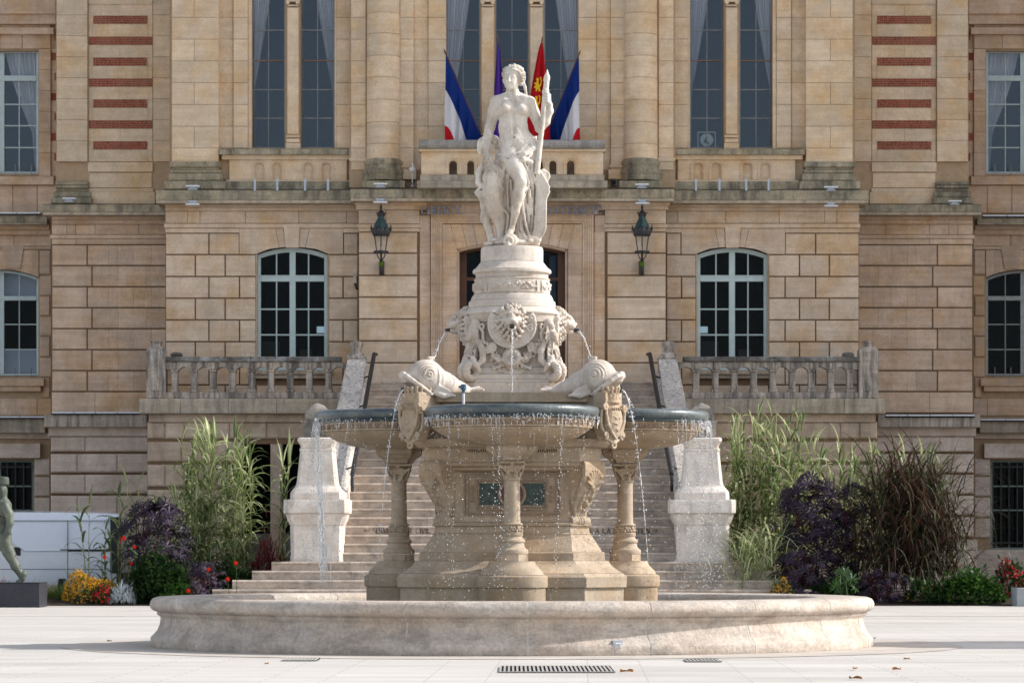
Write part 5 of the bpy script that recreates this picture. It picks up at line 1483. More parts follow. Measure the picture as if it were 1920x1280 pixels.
for k in range(nb):
    t0 = R(270+2.3+18*k); rings = [[(r*math.cos(t0+d), r*math.sin(t0+d), z) for r, z in p] for d in (-.0028, .0028)]
    mb.loft(rings, .5)
mb.build('basin_mortar', M['basin_joint'], o)
mb = MB(); mb.lathe([(0.01, .30), (RO-.61, .30)], n=64, cap=False); tag(mb.build('basin_water', M['pool'], FO))
# little square spotlight set in the basin
mb = MB(); th = math.asin(198/674)
tx = empty('wall_socket', (X(1158, 36-RO*math.cos(th)), -RO*math.cos(th)-.012, 0), 'small square grey metal fixture set at the foot of the fountain basin', 'fixture'); tx.rotation_euler = (0, 0, th)
mb.block(-.05, .05, -.012, .03, .045, .145, .006, .5); mb.build('plate', M['steel'], tx)
mb = MB(); mb.block(-.03, .03, -.02, -.0125, .065, .125, .004, .5); mb.build('lens', M['whitep'], tx)
mb = MB()
for i in range(4): mb.box(-.026, .026, -.0225, -.0205, .07+.014*i, .076+.014*i, .5)
mb.build('louvre', M['grey'], tx)

def octo(mb, levels, tint=None):
    """levels: (w, a, z): half width of the four faces, half depth"""
    rings = []
    for w, a_, z in levels:
        rings.append([(w, -a_, z), (a_, -w, z), (a_, w, z), (w, a_, z), (-w, a_, z), (-a_, w, z), (-a_, -w, z), (-w, -a_, z)])
    mb.loft(rings, tint)
# central pier
mb = MB()
L = lambda *q: [(w*PX, a_*PX, zf(y)) for w, a_, y in q]
octo(mb, L((132, 205, 1209), (132, 205, 1099)), .3)
octo(mb, L((135, 210, 1098.5), (135, 211, 1080), (131, 208, 1077), (130, 205, 1073.5)), .6)
octo(mb, L((128, 203, 1073), (122, 192, 1066), (118, 184, 1060), (115, 179, 1052), (115, 177, 1050.5)), .4)
octo(mb, L((112, 171, 1050), (112, 171, 1036), (111, 168, 1034)), .7)
octo(mb, L((110, 166, 1033.5), (109, 160, 1024), (109, 152, 1012), (108, 146, 1003), (108, 147, 1001), (107, 143, 999), (107, 142, 987)), .5)
octo(mb, L((109, 146, 986.5), (109, 147, 983), (107, 144, 980)), .8)
octo(mb, L((104, 138, 979.5), (104, 138, 888)), .5)
octo(mb, L((106, 140, 887.5), (112, 150, 884), (114, 152, 880), (122, 162, 877), (125, 165, 871)), .6)
octo(mb, L((124, 163, 870.5), (124, 163, 846), (127, 166, 843)), .35)
octo(mb, L((135, 174, 842.5), (139, 180, 836), (140, 182, 828)), .5)
body = mb.build('pier_body', M['fount'], FO, 30)
# mouldings round the front panel, on all four faces
pan = MB(); A = 138*PX
def rot4(mb_fn):
    for k in range(4):
        n0 = len(pan.v); mb_fn()
        c, s_2 = math.cos(k*math.pi/2), math.sin(k*math.pi/2)
        pan.v[n0:] = [(x*c-y*s_2, x*s_2+y*c, z) for x, y, z in pan.v[n0:]]
def pbx(x0, x1, y0, y1, out, tint=.5, back=.02): pan.box(x0*PX, x1*PX, -A-out, -A+back, zf(y1), zf(y0), tint)
def panel():
    for (w, y0, y1, t, o_) in ((88, 889, 968, 2.2, .012), (84, 893, 964, 3, .022), (66, 900, 957, 3, .03), (62, 904, 953, 2, .02)):
        pbx(-w, w, y0, y0+t, o_, .6); pbx(-w, w, y1-t, y1, o_, .6); pbx(-w, -w+t, y0+t, y1-t, o_-.0008, .6); pbx(w-t, w, y0+t, y1-t, o_-.0008, .6)
    for q in (-74, 74):
        for yy_ in (916, 924, 932, 940): 
            pan.lathe([(3.2*PX, 0), (3.2*PX, .022), (1.6*PX, .03)], (0, 0, 0), 8, .5); n = 24
            pan.v[-n:] = [(q*PX+x, -A-z, zf(yy_)+y) for x, y, z in pan.v[-n:]]
    # flutes under the cornice
rot4(panel)
pan.build('panel_frame', M['fpink'], body)
fl = MB()
for k in range(4):
    for side in (-1, 1):
        n0 = len(fl.v)
        for i in range(10): 
            x = side*(44+4.1*i); fl.box((x-1.1)*PX, (x+1.1)*PX, -163*PX-.004, -163*PX+.01, zf(852), zf(846.5), .5)
        c, s_2 = math.cos(k*math.pi/2), math.sin(k*math.pi/2)
        fl.v[n0:] = [(x*c-y*s_2, x*s_2+y*c, z) for x, y, z in fl.v[n0:]]
fl.build('flutes', M['inscr'], body)
def marb(name, a_, b_, sc1):
    t = NT(name); n_ = t.noise(sc1, 8, .75); n2 = t.noise(sc1*2.5, 4, .6)
    col = t.mix(t.ramp(n_, .42, .66), a_, b_); col = t.mix(t.math('MULTIPLY', t.ramp(n2, .62, .7), .6), col, (.25,.30,.26,1))
    return t.done(col, .3, .5)
M['green_m'] = marb('dark green marble', (.008,.022,.02,1), (.035,.075,.055,1), 14)
M['red_m'] = marb('red porphyry', (.09,.018,.014,1), (.05,.012,.01,1), 20)
gm = MB(); rm = MB(); rg = MB()
for k in range(4):
    n0, n1, n2 = len(gm.v), len(rm.v), len(rg.v)
    for q in (-1, 1): gm.block(*sorted((q*17*PX, q*61*PX)), -A-.008, -A+.01, zf(948), zf(908.5), .002, .5)
    rm.lathe([(21*PX, 0), (21*PX, .012), (18*PX, .02), (.001, .024)], (0, 0, 0), 28, .5); n = 28*4
    rm.v[-n:] = [(x, -A-z, zf(928)+y) for x, y, z in rm.v[-n:]]
    rg.lathe([(26*PX, 0), (26*PX, .018), (23*PX, .028), (20.5*PX, .018), (20.5*PX, 0)], (0, 0, 0), 32, .5, cap=False); n = 32*5
    rg.v[-n:] = [(x, -A-z, zf(928)+y) for x, y, z in rg.v[-n:]]
    c, s_2 = math.cos(k*math.pi/2), math.sin(k*math.pi/2)
    for m_, nn in ((gm, n0), (rm, n1), (rg, n2)): m_.v[nn:] = [(x*c-y*s_2, x*s_2+y*c, z) for x, y, z in m_.v[nn:]]
def islands(m_, name, mat, k, sm=None):
    nf, nv = len(m_.f)//k, len(m_.v)//k
    for i in range(k):
        q = MB(); q.v = m_.v[i*nv:(i+1)*nv]; q.f = [tuple(j-i*nv for j in f) for f in m_.f[i*nf:(i+1)*nf]]; q.t = m_.t[i*nf:(i+1)*nf]; q.m = m_.m[i*nf:(i+1)*nf]
        q.build(name, mat, body, sm)
islands(gm, 'green_marble_panel', M['green_m'], 8); islands(rm, 'red_disc', M['red_m'], 4, 30); islands(rg, 'disc_ring', M['fpink'], 4, 40)

# scrolled consoles on the four diagonals: side profile extruded, carved with shell and leaves
def make_console():
    s = SDF((-34, -62, -12), (34, 62, 60), 1.0)
    # u across, v down, w outward from the pier's chamfer
    prof = [(-54, 44), (-48, 46), (-36, 46), (-24, 42), (-12, 34), (0, 26), (12, 18), (24, 12), (34, 9)]
    for i in range(len(prof)-1):
        (v0, w0), (v1, w1) = prof[i], prof[i+1]
        hw0 = 25-10*max(0, (v0+30))/65; hw1 = 25-10*max(0, (v1+30))/65
        for f_ in np.linspace(0, 1, 5):
            v = v0+(v1-v0)*f_; w = w0+(w1-w0)*f_; hw = hw0+(hw1-hw0)*f_
            s.op((-hw, v-6, -8), (hw, v+6, w), (lambda hw, v, w: (lambda x, y, z: np.maximum(np.maximum(np.abs(x)-hw, np.abs(y-v)-4.5), np.maximum(z-w, -8-z))))(hw, v, w), 3)
    for q in (-1, 1):     # side volutes
        s.chain([(q*24, -52, 30), (q*25, -46, 42), (q*25, -30, 42), (q*22, -12, 31), (q*19, 6, 20), (q*16, 26, 9)], [3.5]*6, 1)
        s.torus((q*23, -34, 26), 9, 2.6, 'u', 1); s.ell((q*24, -34, 26), (3.5, 4, 4), 1)
    for i in range(9):    # shell ribs
        a_ = math.pi*(.08+.84*i/8)
        s.cone((0, -14, 41), (19*math.cos(a_), -14-28*math.sin(a_), 47), 1.6, 3.4, .6)
    s.ell((0, -12, 40), (6, 4, 4), 1)
    rr = random.Random(5)
    for i in range(22):
        v = -6+rr.uniform(0, 36); w = 30-(v+6)*.55; u = rr.uniform(-14, 14)*(1-.25*(v/36))
        s.cone((u, v, w+2), (u*1.25, v+9, w-3.5), 3.0, 1.2, .7)
    for i in range(5): s.cone((-12+6*i, 28, 10), (-11+5.5*i, 42, 8), 2.6, 2.2, .8)
    s.op((-22, 40, -8), (22, 56, 14), lambda x, y, z: np.maximum(np.sqrt((y-49)**2+(z-6)**2)-8.5, np.abs(x)-23+0*z), 2)
    for q in (-1, 1): s.torus((q*22, 49, 6), 6, 2, 'u', 1)
    for q in (-6, 6, 0): s.torus((q, 49, 6), 8.6, 1.4, 'u', .8)
    return s
cs_ = make_console(); dg = (104+138)/2*PX*math.sqrt(2)
con = cs_.build('console', M['fount'], PX*1.02, FO, (0, 0, 0), v0=0, smooth_it=1)
def diag(o, k, r, z, extra=0.0):
    """k = 0: front left, then clockwise seen from above"""
    ang = [R(225), R(315), R(45), R(135)][k]
    o.location = (r*math.cos(ang), r*math.sin(ang), z); o.rotation_euler = (0, 0, ang + math.pi/2 + extra)
for k in range(4):
    o = con if k == 0 else con.copy()
    if k: COL.objects.link(o)
    o.parent = FO; diag(o, k, dg-.02, zf(928))

# columns
def make_column():
    mb = MB()
    pr = lambda q: [(r*PX, zf(y)) for r, y in q]
    mb.lathe(pr([(61, 1209), (61, 1101), (62, 1099)]), n=40, tint=.4)
    mb.lathe(pr([(64, 1098.5), (65, 1096), (65, 1079), (63, 1077.5), (60, 1076)]), n=40, tint=.7)
    mb.lathe(pr([(58, 1075.5), (56, 1070), (50, 1064), (45, 1059), (42, 1053), (42, 1051)]), n=40, tint=.5)
    p = mb.build('column', M['fount'], FO, 40)
    mb = MB()
    mb.lathe(pr([(31, 1050.7), (31, 1038.5)]), n=8, a0=R(22.5), tint=.4)
    mb.lathe(pr([(29, 1038), (30, 1034), (29, 1030), (26, 1028), (23, 1025), (22, 1020), (22, 1018), (24, 1016), (24, 1013), (21, 1010), (19, 1008), (18.5, 1006), (20, 1004), (20, 1001.5), (17.5, 1000)]), n=32, tint=.6)
    mb.build('column_base', M['fount'], p, 40)
    mb = MB(); mb.lathe(pr([(17, 999.6), (17, 985)]), n=24, tint=.5)
    for i in range(9):
        a_ = 2*math.pi*i/9
        mb.lathe([(5.0*PX, 0), (5.0*PX, 1.6*PX), (3*PX, 3.2*PX), (.001, 2*PX)], (0, 0, 0), 10, .8); n = 40
        c, s_2 = math.cos(a_), math.sin(a_)
        mb.v[-n:] = [((18.0*PX-.01+z)*c - x*s_2, (18.0*PX-.01+z)*s_2 + x*c, zf(992.4)+y) for x, y, z in mb.v[-n:]]
        for q in (-1, 1):
            t_ = a_+q*math.pi/11; mb.ball((18.2*PX*math.cos(t_), 18.2*PX*math.sin(t_), zf(992.4+q*3)), 3*PX, 6, 4, .3)
    mb.lathe(pr([(19.5, 985), (20, 983.4), (18, 981.5)]), n=24, tint=.5)
    mb.lathe(pr([(19.5, 1001), (20, 999.8), (19.4, 998.4)]), n=24, tint=.5)
    mb.build('column_ring', M['fount'], p, 40)
    mb = MB(); mb.lathe(pr([(16, 981.4), (15.2, 978), (14.8, 970), (14.3, 905), (14.3, 904)]), n=32, tint=.6)
    mb.lathe(pr([(15.8, 903.8), (16.3, 902), (15.4, 900)]), n=32, tint=.6)
    mb.build('shaft', M['fount'], p, 40)
    # capital
    s = SDF((-32, -40, -32), (32, 40, 32), 1.15)
    s.op((-15, -14, -15), (15, 15, 15), lambda x, y, z: np.maximum(np.sqrt(x*x+z*z)-(13.5+np.clip(-y+2, 0, 20)*.35), np.abs(y-.5)-13.5), 1)
    s.op((-26, -18, -26), (26, -12, 26), lambda x, y, z: np.maximum(np.maximum(np.abs(x), np.abs(z))-23.5, np.abs(y+15)-2.3), .5)
    for k in range(4):
        a_ = k*math.pi/2
        cc, ss = math.cos(a_), math.sin(a_)
        T_ = lambda u, v, w: (u*cc+w*ss, v, -u*ss+w*cc)
        for i in range(7):
            t = (i-3)/3; s.cone(T_(t*3, 2, 17), T_(t*13, -10+abs(t)*4, 21), 1.2, 2.0, .5)
        s.ell(T_(0, -12, 22), (3.2, 2.4, 3.2), .8)
        for q in (-1, 1): s.chain([T_(q*4, 8, 15), T_(q*9, 4, 17), T_(q*13, -1, 19), T_(q*16, -6, 20), T_(q*20, -9, 20), T_(q*20, -5, 21), T_(q*17, -4, 21)], [1.6, 1.8, 2, 2, 2.2, 2, 1.6], .6)
    for i in range(8):
        a_ = math.pi/8+i*math.pi/4
        s.chain([(14*math.cos(a_), 13, 14*math.sin(a_)), (16.5*math.cos(a_), 6, 16.5*math.sin(a_)), (19*math.cos(a_), 2, 19*math.sin(a_)), (20.5*math.cos(a_), 4.5, 20.5*math.sin(a_))], [2.6, 3, 2.4, 1.5], .8)
    s.build('capital', M['fount'], PX, p, (0, 0, zf(887)), v0=0)
    # impost block with rolled ends
    mb = MB()
    q_ = [(27, 868.5), (27, 866), (31, 861), (38, 856), (43, 850), (43, 842), (41, 838), (39, 836), (39, 830)]
    mb.sq(pr(q_), (0, 0, 0), .62, .4); mb.sq(pr([(q*.62, y) for q, y in q_]), (0, 0, 0), 1/.62*.99, .55)
    for q in (-1, 1):
        for dy, r in ((846, 7.5), (855, 4.5)):
            rr = [(q*40*PX*(1 if dy == 846 else .82) + r*PX*math.cos(t), zf(dy)+r*PX*math.sin(t)) for t in [2*math.pi*i/14 for i in range(14)]]
            mb.prism(rr, -24*PX, 24*PX, .6)
            mb.prism([(-z0, z1) for z0, z1 in []] or rr, -24.2*PX, -24*PX, .6) if False else None
    for i in range(5): mb.box((-6+2.7*i)*PX, (-4.6+2.7*i)*PX, -26.5*PX, 26.5*PX, zf(862), zf(841), .7)
    mb.build('impost', M['fount'], p, 40)
    return p
CR = 212*PX
c0 = make_column()
for k in range(4):
    o = c0 if k == 0 else copy_tree(c0, FO)
    a_ = R(270+90*k); o.location = (CR*math.cos(a_), CR*math.sin(a_), 0); o.rotation_euler = (0, 0, k*math.pi/2)

# bowls
ZR = 2.462
def make_bowl():
    rb = .885
    mb = MB()
    pr = [(.10, ZR-.40), (.30, ZR-.395), (.50, ZR-.365), (.66, ZR-.315), (.755, ZR-.262), (.79, ZR-.235), (.80, ZR-.226)]
    mb.lathe(pr, n=72, tint=.4)
    mb.lathe([(.775, ZR-.226), (.815, ZR-.220), (.82, ZR-.205), (.80, ZR-.198), (.825, ZR-.15), (.845, ZR-.135)], n=72, tint=.6)
    o = mb.build('bowl', M['fount'], FO, 45)
    mb = MB()
    for i in range(52):
        a_ = 2*math.pi*i/52; n0 = len(mb.v)
        mb.torus = None
        mb.ball((0, 0, 0), .016, 8, 6, .3, 0, .6, 1, 1.1)
        mb.tube([(.0, -.026, .02), (.004, -.027, -.005), (.0, -.014, -.026), (0, 0, -.032), (0, .014, -.026), (.004, .027, -.005), (0, .026, .02)], .0055, 5, .7)
        c, s_2 = math.cos(a_), math.sin(a_)
        mb.v[n0:] = [((.822+x)*c-y*s_2, (.822+x)*s_2+y*c, ZR-.172+z) for x, y, z in mb.v[n0:]]
    mb.build('egg_moulding', M['fpink'], o, 60)
    mb = MB()
    p = [(.83, ZR-.134), (.862, ZR-.130), (.868, ZR-.118), (.858, ZR-.108), (.872, ZR-.098), (.886, ZR-.08), (.893, ZR-.055), (.889, ZR-.03), (.875, ZR-.01), (.85, ZR-.001), (.82, ZR-.004), (.79, ZR-.03), (.76, ZR-.08), (.6, ZR-.16), (.3, ZR-.22), (.02, ZR-.24)]
    mb.lathe(p, n=80, tint=.5, cap=False)
    mb.build('wet_rim', M['wet'], o, 60)
    mb = MB(); mb.lathe([(.01, ZR-.014), (.815, ZR-.014)], n=48, cap=False); mb.build('water_surface', M['pool'], o)
    return o
b0 = make_bowl()
for k in range(4):
    o = b0 if k == 0 else copy_tree(b0, FO)
    a_ = R(270+90*k); o.location = (1.19*math.cos(a_), 1.19*math.sin(a_), 0)
# slab under the upper tower
mb = MB(); octo(mb, L((120, 165, 827.5), (120, 165, 800)), .4)
octo(mb, L((125, 160, 799), (125, 160, 761)), .6); octo(mb, L((134, 172, 760.5), (134, 172, 743)), .3)
mb.build('upper_slab', M['fount'], FO)
# tower: chamfered square steps, then round
mb = MB()
octo(mb, L((70, 88, 742.5), (70, 88, 721)), .3); octo(mb, L((69, 86, 720.5), (67, 84, 715)), .7)
octo(mb, L((66, 83, 714.5), (66, 82, 706), (64, 79, 704)), .4); octo(mb, L((62, 77, 703.6), (61, 76, 694), (60, 75, 692)), .6)
octo(mb, L((60, 76, 691.5), (57, 73, 687), (56, 72, 682)), .5); octo(mb, L((54, 71, 681.6), (50, 69, 650), (48, 68, 612)), .4)
mb.build('tower_foot', M['marble'], FO, 30)
def zfr(py, r): return CH + (HY-py)*(36-r*PX)/F
mb = MB(); pr = lambda q: [(r*PX, zfr(y, r)) for r, y in q]
for t_, q in ((.4, [(70, 640), (78, 630), (82, 612), (83, 610)]), (.7, [(84, 609.6), (84, 604), (86, 602)]), (.5, [(88, 601.6), (90, 588), (91, 586)]), (.3, [(93, 585.6), (93.5, 583), (90, 580), (86, 577), (83, 573.5)]),
              (.6, [(82, 573), (81.5, 562), (80, 560)]), (.4, [(78, 559.6), (76, 553), (74, 550), (72, 548)]), (.5, [(70, 547.7), (71.5, 545), (71, 541), (71.5, 530), (70, 522), (72, 519.5), (70, 518)]),
              (.7, [(68, 517.6), (68, 511), (70, 508)]), (.3, [(73, 507.6), (74, 504), (73, 501), (67, 497), (62, 491), (60, 488.5)]), (.5, [(58.5, 488), (58.5, 464), (57, 459.5), (54, 459.2)])):
    mb.lathe(pr(q), n=64, tint=t_)
tw = mb.build('tower', M['marble'], FO, 35)
# carved frieze of leaves and grapes round the tower
s = SDF((-80, 516, -80), (80, 550, 80), 1.5)
s.op((-71, 524, -71), (71, 544, 71), lambda x, y, z: np.maximum(np.abs(np.sqrt(x*x+z*z)-68.5)-2.0, np.abs(y-534)-10), .5)
rr = random.Random(9)
for k in range(4):
    for i in range(26):
        u = -.62+1.24*i/25; a_ = k*math.pi/2+u
        v = 534+5*math.sin(i*1.1)+rr.uniform(-2, 2); r_ = 71.5
        p = (r_*math.sin(a_), v, r_*math.cos(a_))
        s.ell(p, (rr.uniform(2, 4), rr.uniform(1.8, 3.4), rr.uniform(2, 4)), .6)
    pts = [(71.5*math.sin(k*math.pi/2-.62+1.24*i/30), 534+6*math.sin(i*.8), 71.5*math.cos(k*math.pi/2-.62+1.24*i/30)) for i in range(31)]
    s.chain(pts, 1.3, .6)
    for q in (-1, 1):
        a_ = k*math.pi/2+q*.70; s.chain([(72*math.sin(a_), 524, 72*math.cos(a_)), (73*math.sin(a_), 544, 73*math.cos(a_))], 1.4, .5)
s.rough(.5, .9); s.build('leaf_frieze', M['marble'], PX, tw, (0, 0, zfr(534, 70)-zf(534)), v0=ZB)

# lion heads with their round shields
def make_lion():
    s = SDF((-58, -45, -14), (58, 68, 46), 1.0)
    s.op((-52, -10, -8), (52, 60, 4), lambda x, y, z: np.maximum(np.sqrt(x*x+(y-8)**2)-49, np.maximum(np.abs(z+2)-5, -y-12)), 1)
    s.torus((0, 8, 2), 46, 2.5, 'w', 1)
    s.f[:, :int(30/1.0), :] = 1e3
    s.ell((0, -2, 12), (19, 23, 18), 3)
    s.ell((0, 2, 26), (13, 10, 13), 4); s.ell((0, -4, 24), (6, 12, 12), 4)      # muzzle, nose bridge
    s.ell((0, 2, 38), (6.5, 4, 4), 1.5)
    s.ell((-6, 7, 33), (6, 5, 6), 2); s.ell((6, 7, 33), (6, 5, 6), 2)
    s.ell((0, 17, 27), (8, 5, 9), 2)
    s.ell((0, 13, 34), (7, 3.4, 9), 1.2, True)
    for q in (-1, 1):
        s.ell((q*11, -9, 27), (5, 3.6, 4), 1.5, True); s.ell((q*11, -9, 23), (3.6, 2.6, 3.2), .8)
        s.cone((q*5, -13, 28), (q*17, -12, 24), 3, 2.4, 1.5); s.ell((q*12, 1, 22), (7, 6, 7), 3)
        s.ell((q*20, -20, 12), (5, 6, 5), 1.5)
        s.torus((q*38, -4, 4), 6, 3, 'w', 1); s.ell((q*38, -4, 5), (4, 4, 4), 1)
        s.spiral((q*36, 16, 4), 8, 1.2, 2.2, -1.2, -q, 0, .8)
    rr = random.Random(11)
    for ring, (r0, n, ln) in enumerate(((17, 16, 7), (21, 20, 7), (25, 22, 7))):
        for i in range(n):
            a_ = 2*math.pi*i/n+ring*.2; cu, cv = math.cos(a_), math.sin(a_)
            ext = 1+ .5*max(0, cv)
            s.chain([(r0*cu, r0*cv*ext-2, 15-ring*5), ((r0+ln*.5)*cu+rr.uniform(-2, 2), (r0+ln*.5)*cv*ext-2+rr.uniform(-2, 2), 17-ring*5), ((r0+ln)*cu, (r0+ln)*cv*ext-2, 10-ring*5)], [3.4, 3.4, 1.6], .7)
    s.rough(.3, .6)
    s.op((-60, -60, -30), (60, 80, -9), lambda x, y, z: z+9+0*x+0*y, .1, True)
    return s
lion = make_lion().build('lion_head', M['marble'], PX*.93, FO, (0, 0, 0), v0=0)
# dark bronze spout
def spout():
    mb = MB(); mb.tube([(0, 0, 0), (0, -.05, -.01)], [.022, .026], 10, .5); return mb
for k in range(4):
    o = lion if k == 0 else lion.copy()
    if k: COL.objects.link(o)
    o.parent = FO; a_ = R(270+90*k); rr_ = 83*PX
    o.location = (rr_*math.cos(a_), rr_*math.sin(a_), zf(598)-.045); o.rotation_euler = (0, 0, k*math.pi/2)
    mb = spout(); sp = mb.build('spout', M['iron'], o); sp.location = (0, -.185, -.072)

# sea creatures with coiled tails on the diagonals, garlands with an ammonite between them
def make_creature():
    s = SDF((-38, -76, -22), (38, 52, 58), 1.0)
    s.chain([(0, -62, 4), (0, -50, 12), (0, -40, 13), (0, -24, 11), (0, -8, 12)], [6, 9, 11, 9, 9], 3)
    s.chain([(0, -8, 12), (0, 6, 16), (0, 14, 22)], [9, 9, 9], 3)
    for q in (-1, 1): s.torus((q*7, 26, 26), 13.5, 7.2, 'u', 2)
    s.chain([(0, -54, 8), (0, -44, 24), (0, -36, 27)], [7, 6, 4], 2); s.ell((0, -40, 24), (7, 6, 7), 2)
    s.ell((0, -66, 8), (9, 10, 10), 3); s.ell((0, -60, 16), (6, 6, 7), 2)
    rr = random.Random(21)
    for i in range(60):
        v = rr.uniform(-60, 6); w = 16+(v+60)*.16; u = rr.uniform(-12, 12)
        s.cone((u, v, w+2-abs(u)*.5), (u*1.4+rr.uniform(-3, 3), v+8, w+7-abs(u)*.7), 2.8, 1.2, .4)
    for q in (-1, 1):
        s.chain([(q*10, -58, 6), (q*16, -50, 4), (q*18, -36, 6), (q*14, -24, 10)], [3, 3.2, 3, 2], 1)
        s.torus((q*13, -60, 4), 5, 2.4, 'w', 1)
        s.chain([(q*12, -30, 10), (q*20, -14, 8), (q*22, 4, 10), (q*14, 16, 18)], [6, 7, 6, 5], 2)
        s.chain([(q*10, 0, 26), (q*18, 14, 24), (q*20, 26, 16)], [5, 5, 3], 1.5)
    for i in range(14):
        a_ = 2*math.pi*i/14
        for q in (-1, 1): s.cone((q*7, 26+20*math.cos(a_), 26+20*math.sin(a_)), (q*15, 26+16*math.cos(a_+.3), 26+16*math.sin(a_+.3)), 1.5, 1.0, .5)
    s.chain([(0, 40, 16), (0, 44, 0), (6, 42, -8)], [6, 5, 3], 2)
    s.rough(.7, .55, 2)
    return s
cr = make_creature().build('sea_creature', M['marble'], PX*.97, FO, (0, 0, 0), v0=0)
for k in range(4):
    o = cr if k == 0 else cr.copy()
    if k: COL.objects.link(o)
    o.parent = FO; diag(o, k, 88*PX, zf(670)-.03)
def make_garland():
    s = SDF((-66, -34, -14), (66, 44, 30), .95)
    rr = random.Random(31)
    # swags from the corners to the middle
    for q in (-1, 1):
        for i in range(22):
            t = i/21; u = q*(54-40*t); v = -24+38*math.sin(t*math.pi*.5)
            s.ell((u+rr.uniform(-3, 3), v+rr.uniform(-3, 3), 6+rr.uniform(-1, 5)), (rr.uniform(2.4, 5), rr.uniform(2, 4.4), 4), .8)
        s.ell((q*40, -14, 6), (13, 8, 6), 1.5, rot=q*.6)
        for j in range(6): s.cone((q*(30+j*3.6), -18+abs(j-3), 10), (q*(33+j*3.2), -6+j, 12), 1.3, 1.8, .5)
        s.ell((q*30, 6, 6), (9, 6, 6), 1.5); s.ell((q*30, 4, 12), (6, 3, 4), 1, True)
        for i in range(5): s.chain([(q*12, 16, 6), (q*(20+i*4), 22+i*2, 8), (q*(26+i*3), 30-i*2, 7)], [2.6, 2.2, 1.2], .6)
    # ammonite
    s.ell((0, 8, 8), (19, 21, 8), 2)
    s.torus((0, 8, 14), 12, 5, 'w', 1); s.ell((0, 8, 17), (5, 5, 6), 1, True); s.torus((0, 8, 14), 5, 2.4, 'w', .8)
    for i in range(22):
        a_ = 2*math.pi*i/22; s.cone((7*math.cos(a_), 8+7*math.sin(a_), 19), (17.5*math.cos(a_), 8+18*math.sin(a_), 14), .8, 1.3, .5)
    s.chain([(-24, 34, 6), (0, 38, 6), (22, 36, 6)], [2, 2.6, 1.6], .8)
    for i in range(14): s.ell((rr.uniform(-26, 26), rr.uniform(22, 36), 6), (3.6, 2.4, 4), .7)
    for i in range(90):
        q = rr.choice((-1, 1)); t = rr.random(); u = q*(54-44*t)+rr.uniform(-5, 5); v = -24+42*math.sin(t*math.pi*.5)+rr.uniform(-8, 8)
        s.cone((u, v, 6), (u+rr.uniform(-5, 5), v+rr.uniform(-5, 5), 13), 2.2, 1.2, .4)
    s.rough(.5, .8, 5)
    return s
ga = make_garland().build('garland', M['marble'], PX*.95, FO, (0, 0, 0), v0=0)
for k in range(4):
    o = ga if k == 0 else ga.copy()
    if k: COL.objects.link(o)
    o.parent = FO; a_ = R(270+90*k); rr_ = 72*PX
    o.location = (rr_*math.cos(a_), rr_*math.sin(a_), zf(664)-.02); o.rotation_euler = (0, 0, k*math.pi/2)

# dolphins: head towards the viewer (+w), tail behind
def make_dolphin():
    s = SDF((-50, -56, -116), (50, 46, 62), 1.15)
    s.ell((0, 0, 0), (31, 34, 36), 5)
    s.chain([(0, 4, -8), (0, 14, -40), (0, 24, -72), (0, 28, -96)], [29, 23, 15, 8], 6)
    for q in (-1, 1):
        s.torus((q*29, -4, 4), 10, 2.6, 'u', .8); s.ell((q*27, -4, 4), (7, 7, 7), 1.0); s.torus((q*34, -4, 4), 3.4, 1.4, 'u', .5); s.ell((q*36, -4, 4), (3, 2, 2), .4, True)
        s.torus((q*26, -3, 4), 16, 1.9, 'u', .7); s.torus((q*21, -3, 2), 22, 1.7, 'u', .7)
        # mouth line folds
        s.chain([(q*6, -2, 49), (q*15, 0, 45), (q*23, 8, 36), (q*29, 20, 20), (q*27, 31, 2)], [4.4, 4.6, 4.4, 4.2, 3.4], 1.2)
        s.chain([(q*12, 26, 36), (q*24, 34, 18), (q*24, 34, -4)], [5, 4.5, 3], 2)
        # fins behind the cheek
        for j in range(4): s.cone((q*24, 18+j*4, -14), (q*(36+j*2), 26+j*4, -34-j*3), 4, 1.6, 1)
        s.chain([(q*20, 30, -10), (q*34, 38, -24), (q*42, 36, -44)], [6, 5, 2], 2)
    # upper lip curls up, lower jaw
    s.chain([(0, 2, 30), (0, 2, 40), (0, -2, 46)], [15, 11, 7], 4)
    s.ell((0, -6, 49), (11, 4, 4), 2)
    s.chain([(0, 30, 14), (0, 34, 28), (0, 36, 38)], [15, 12, 8], 4)
    s.ell((0, 19, 42), (13, 8, 24), 2, True)
    for j in range(8): s.ell((0, -26+j*5.2, -8-j*9), (2.6, 5, 5.5), 1.5)
    s.torus((0, 2, -16), 30, 1.6, 'w', 1.2); s.torus((0, 5, -26), 26, 1.4, 'w', 1.2)
    # crest where the jet lands
    s.chain([(0, -28, -6), (0, -35, -10), (0, -38, -15)], [6, 4.5, 3], 2); s.ell((0, -37, -6), (5, 3, 3.5), 1)
    for j in range(26):
        w = -18-j*3; rad = 26-j*.85
        for q in range(7):
            a_ = -1.3+q*.43+(.2 if j % 2 else 0); s.ell((rad*math.sin(a_), 6+j*.85-rad*math.cos(a_), w), (2.2, 2.2, 2.4), .5) if j % 2 == 0 else None
    for j in range(5): s.cone((0, 26, -84), ((j-2)*11, 18+abs(j-2)*3, -110), 5, 3, 1.5)
    return s
do_ = make_dolphin().build('dolphin', M['marble'], PX*.95, FO, (0, 0, 0), v0=0)
for k in range(4):
    o = do_ if k == 0 else do_.copy()
    if k: COL.objects.link(o)
    o.parent = FO; diag(o, k, 223*PX, CH+(HY-706)*(36-170*PX)/F, (R(-22), R(22), R(-22), R(22))[k])
    mb = MB(); mb.tube([(0, 0, 0), (0, -.07, -.012)], [.026, .03], 10, .5); sp = mb.build('spout', M['iron'], o); sp.location = (0, -.195, -.128)
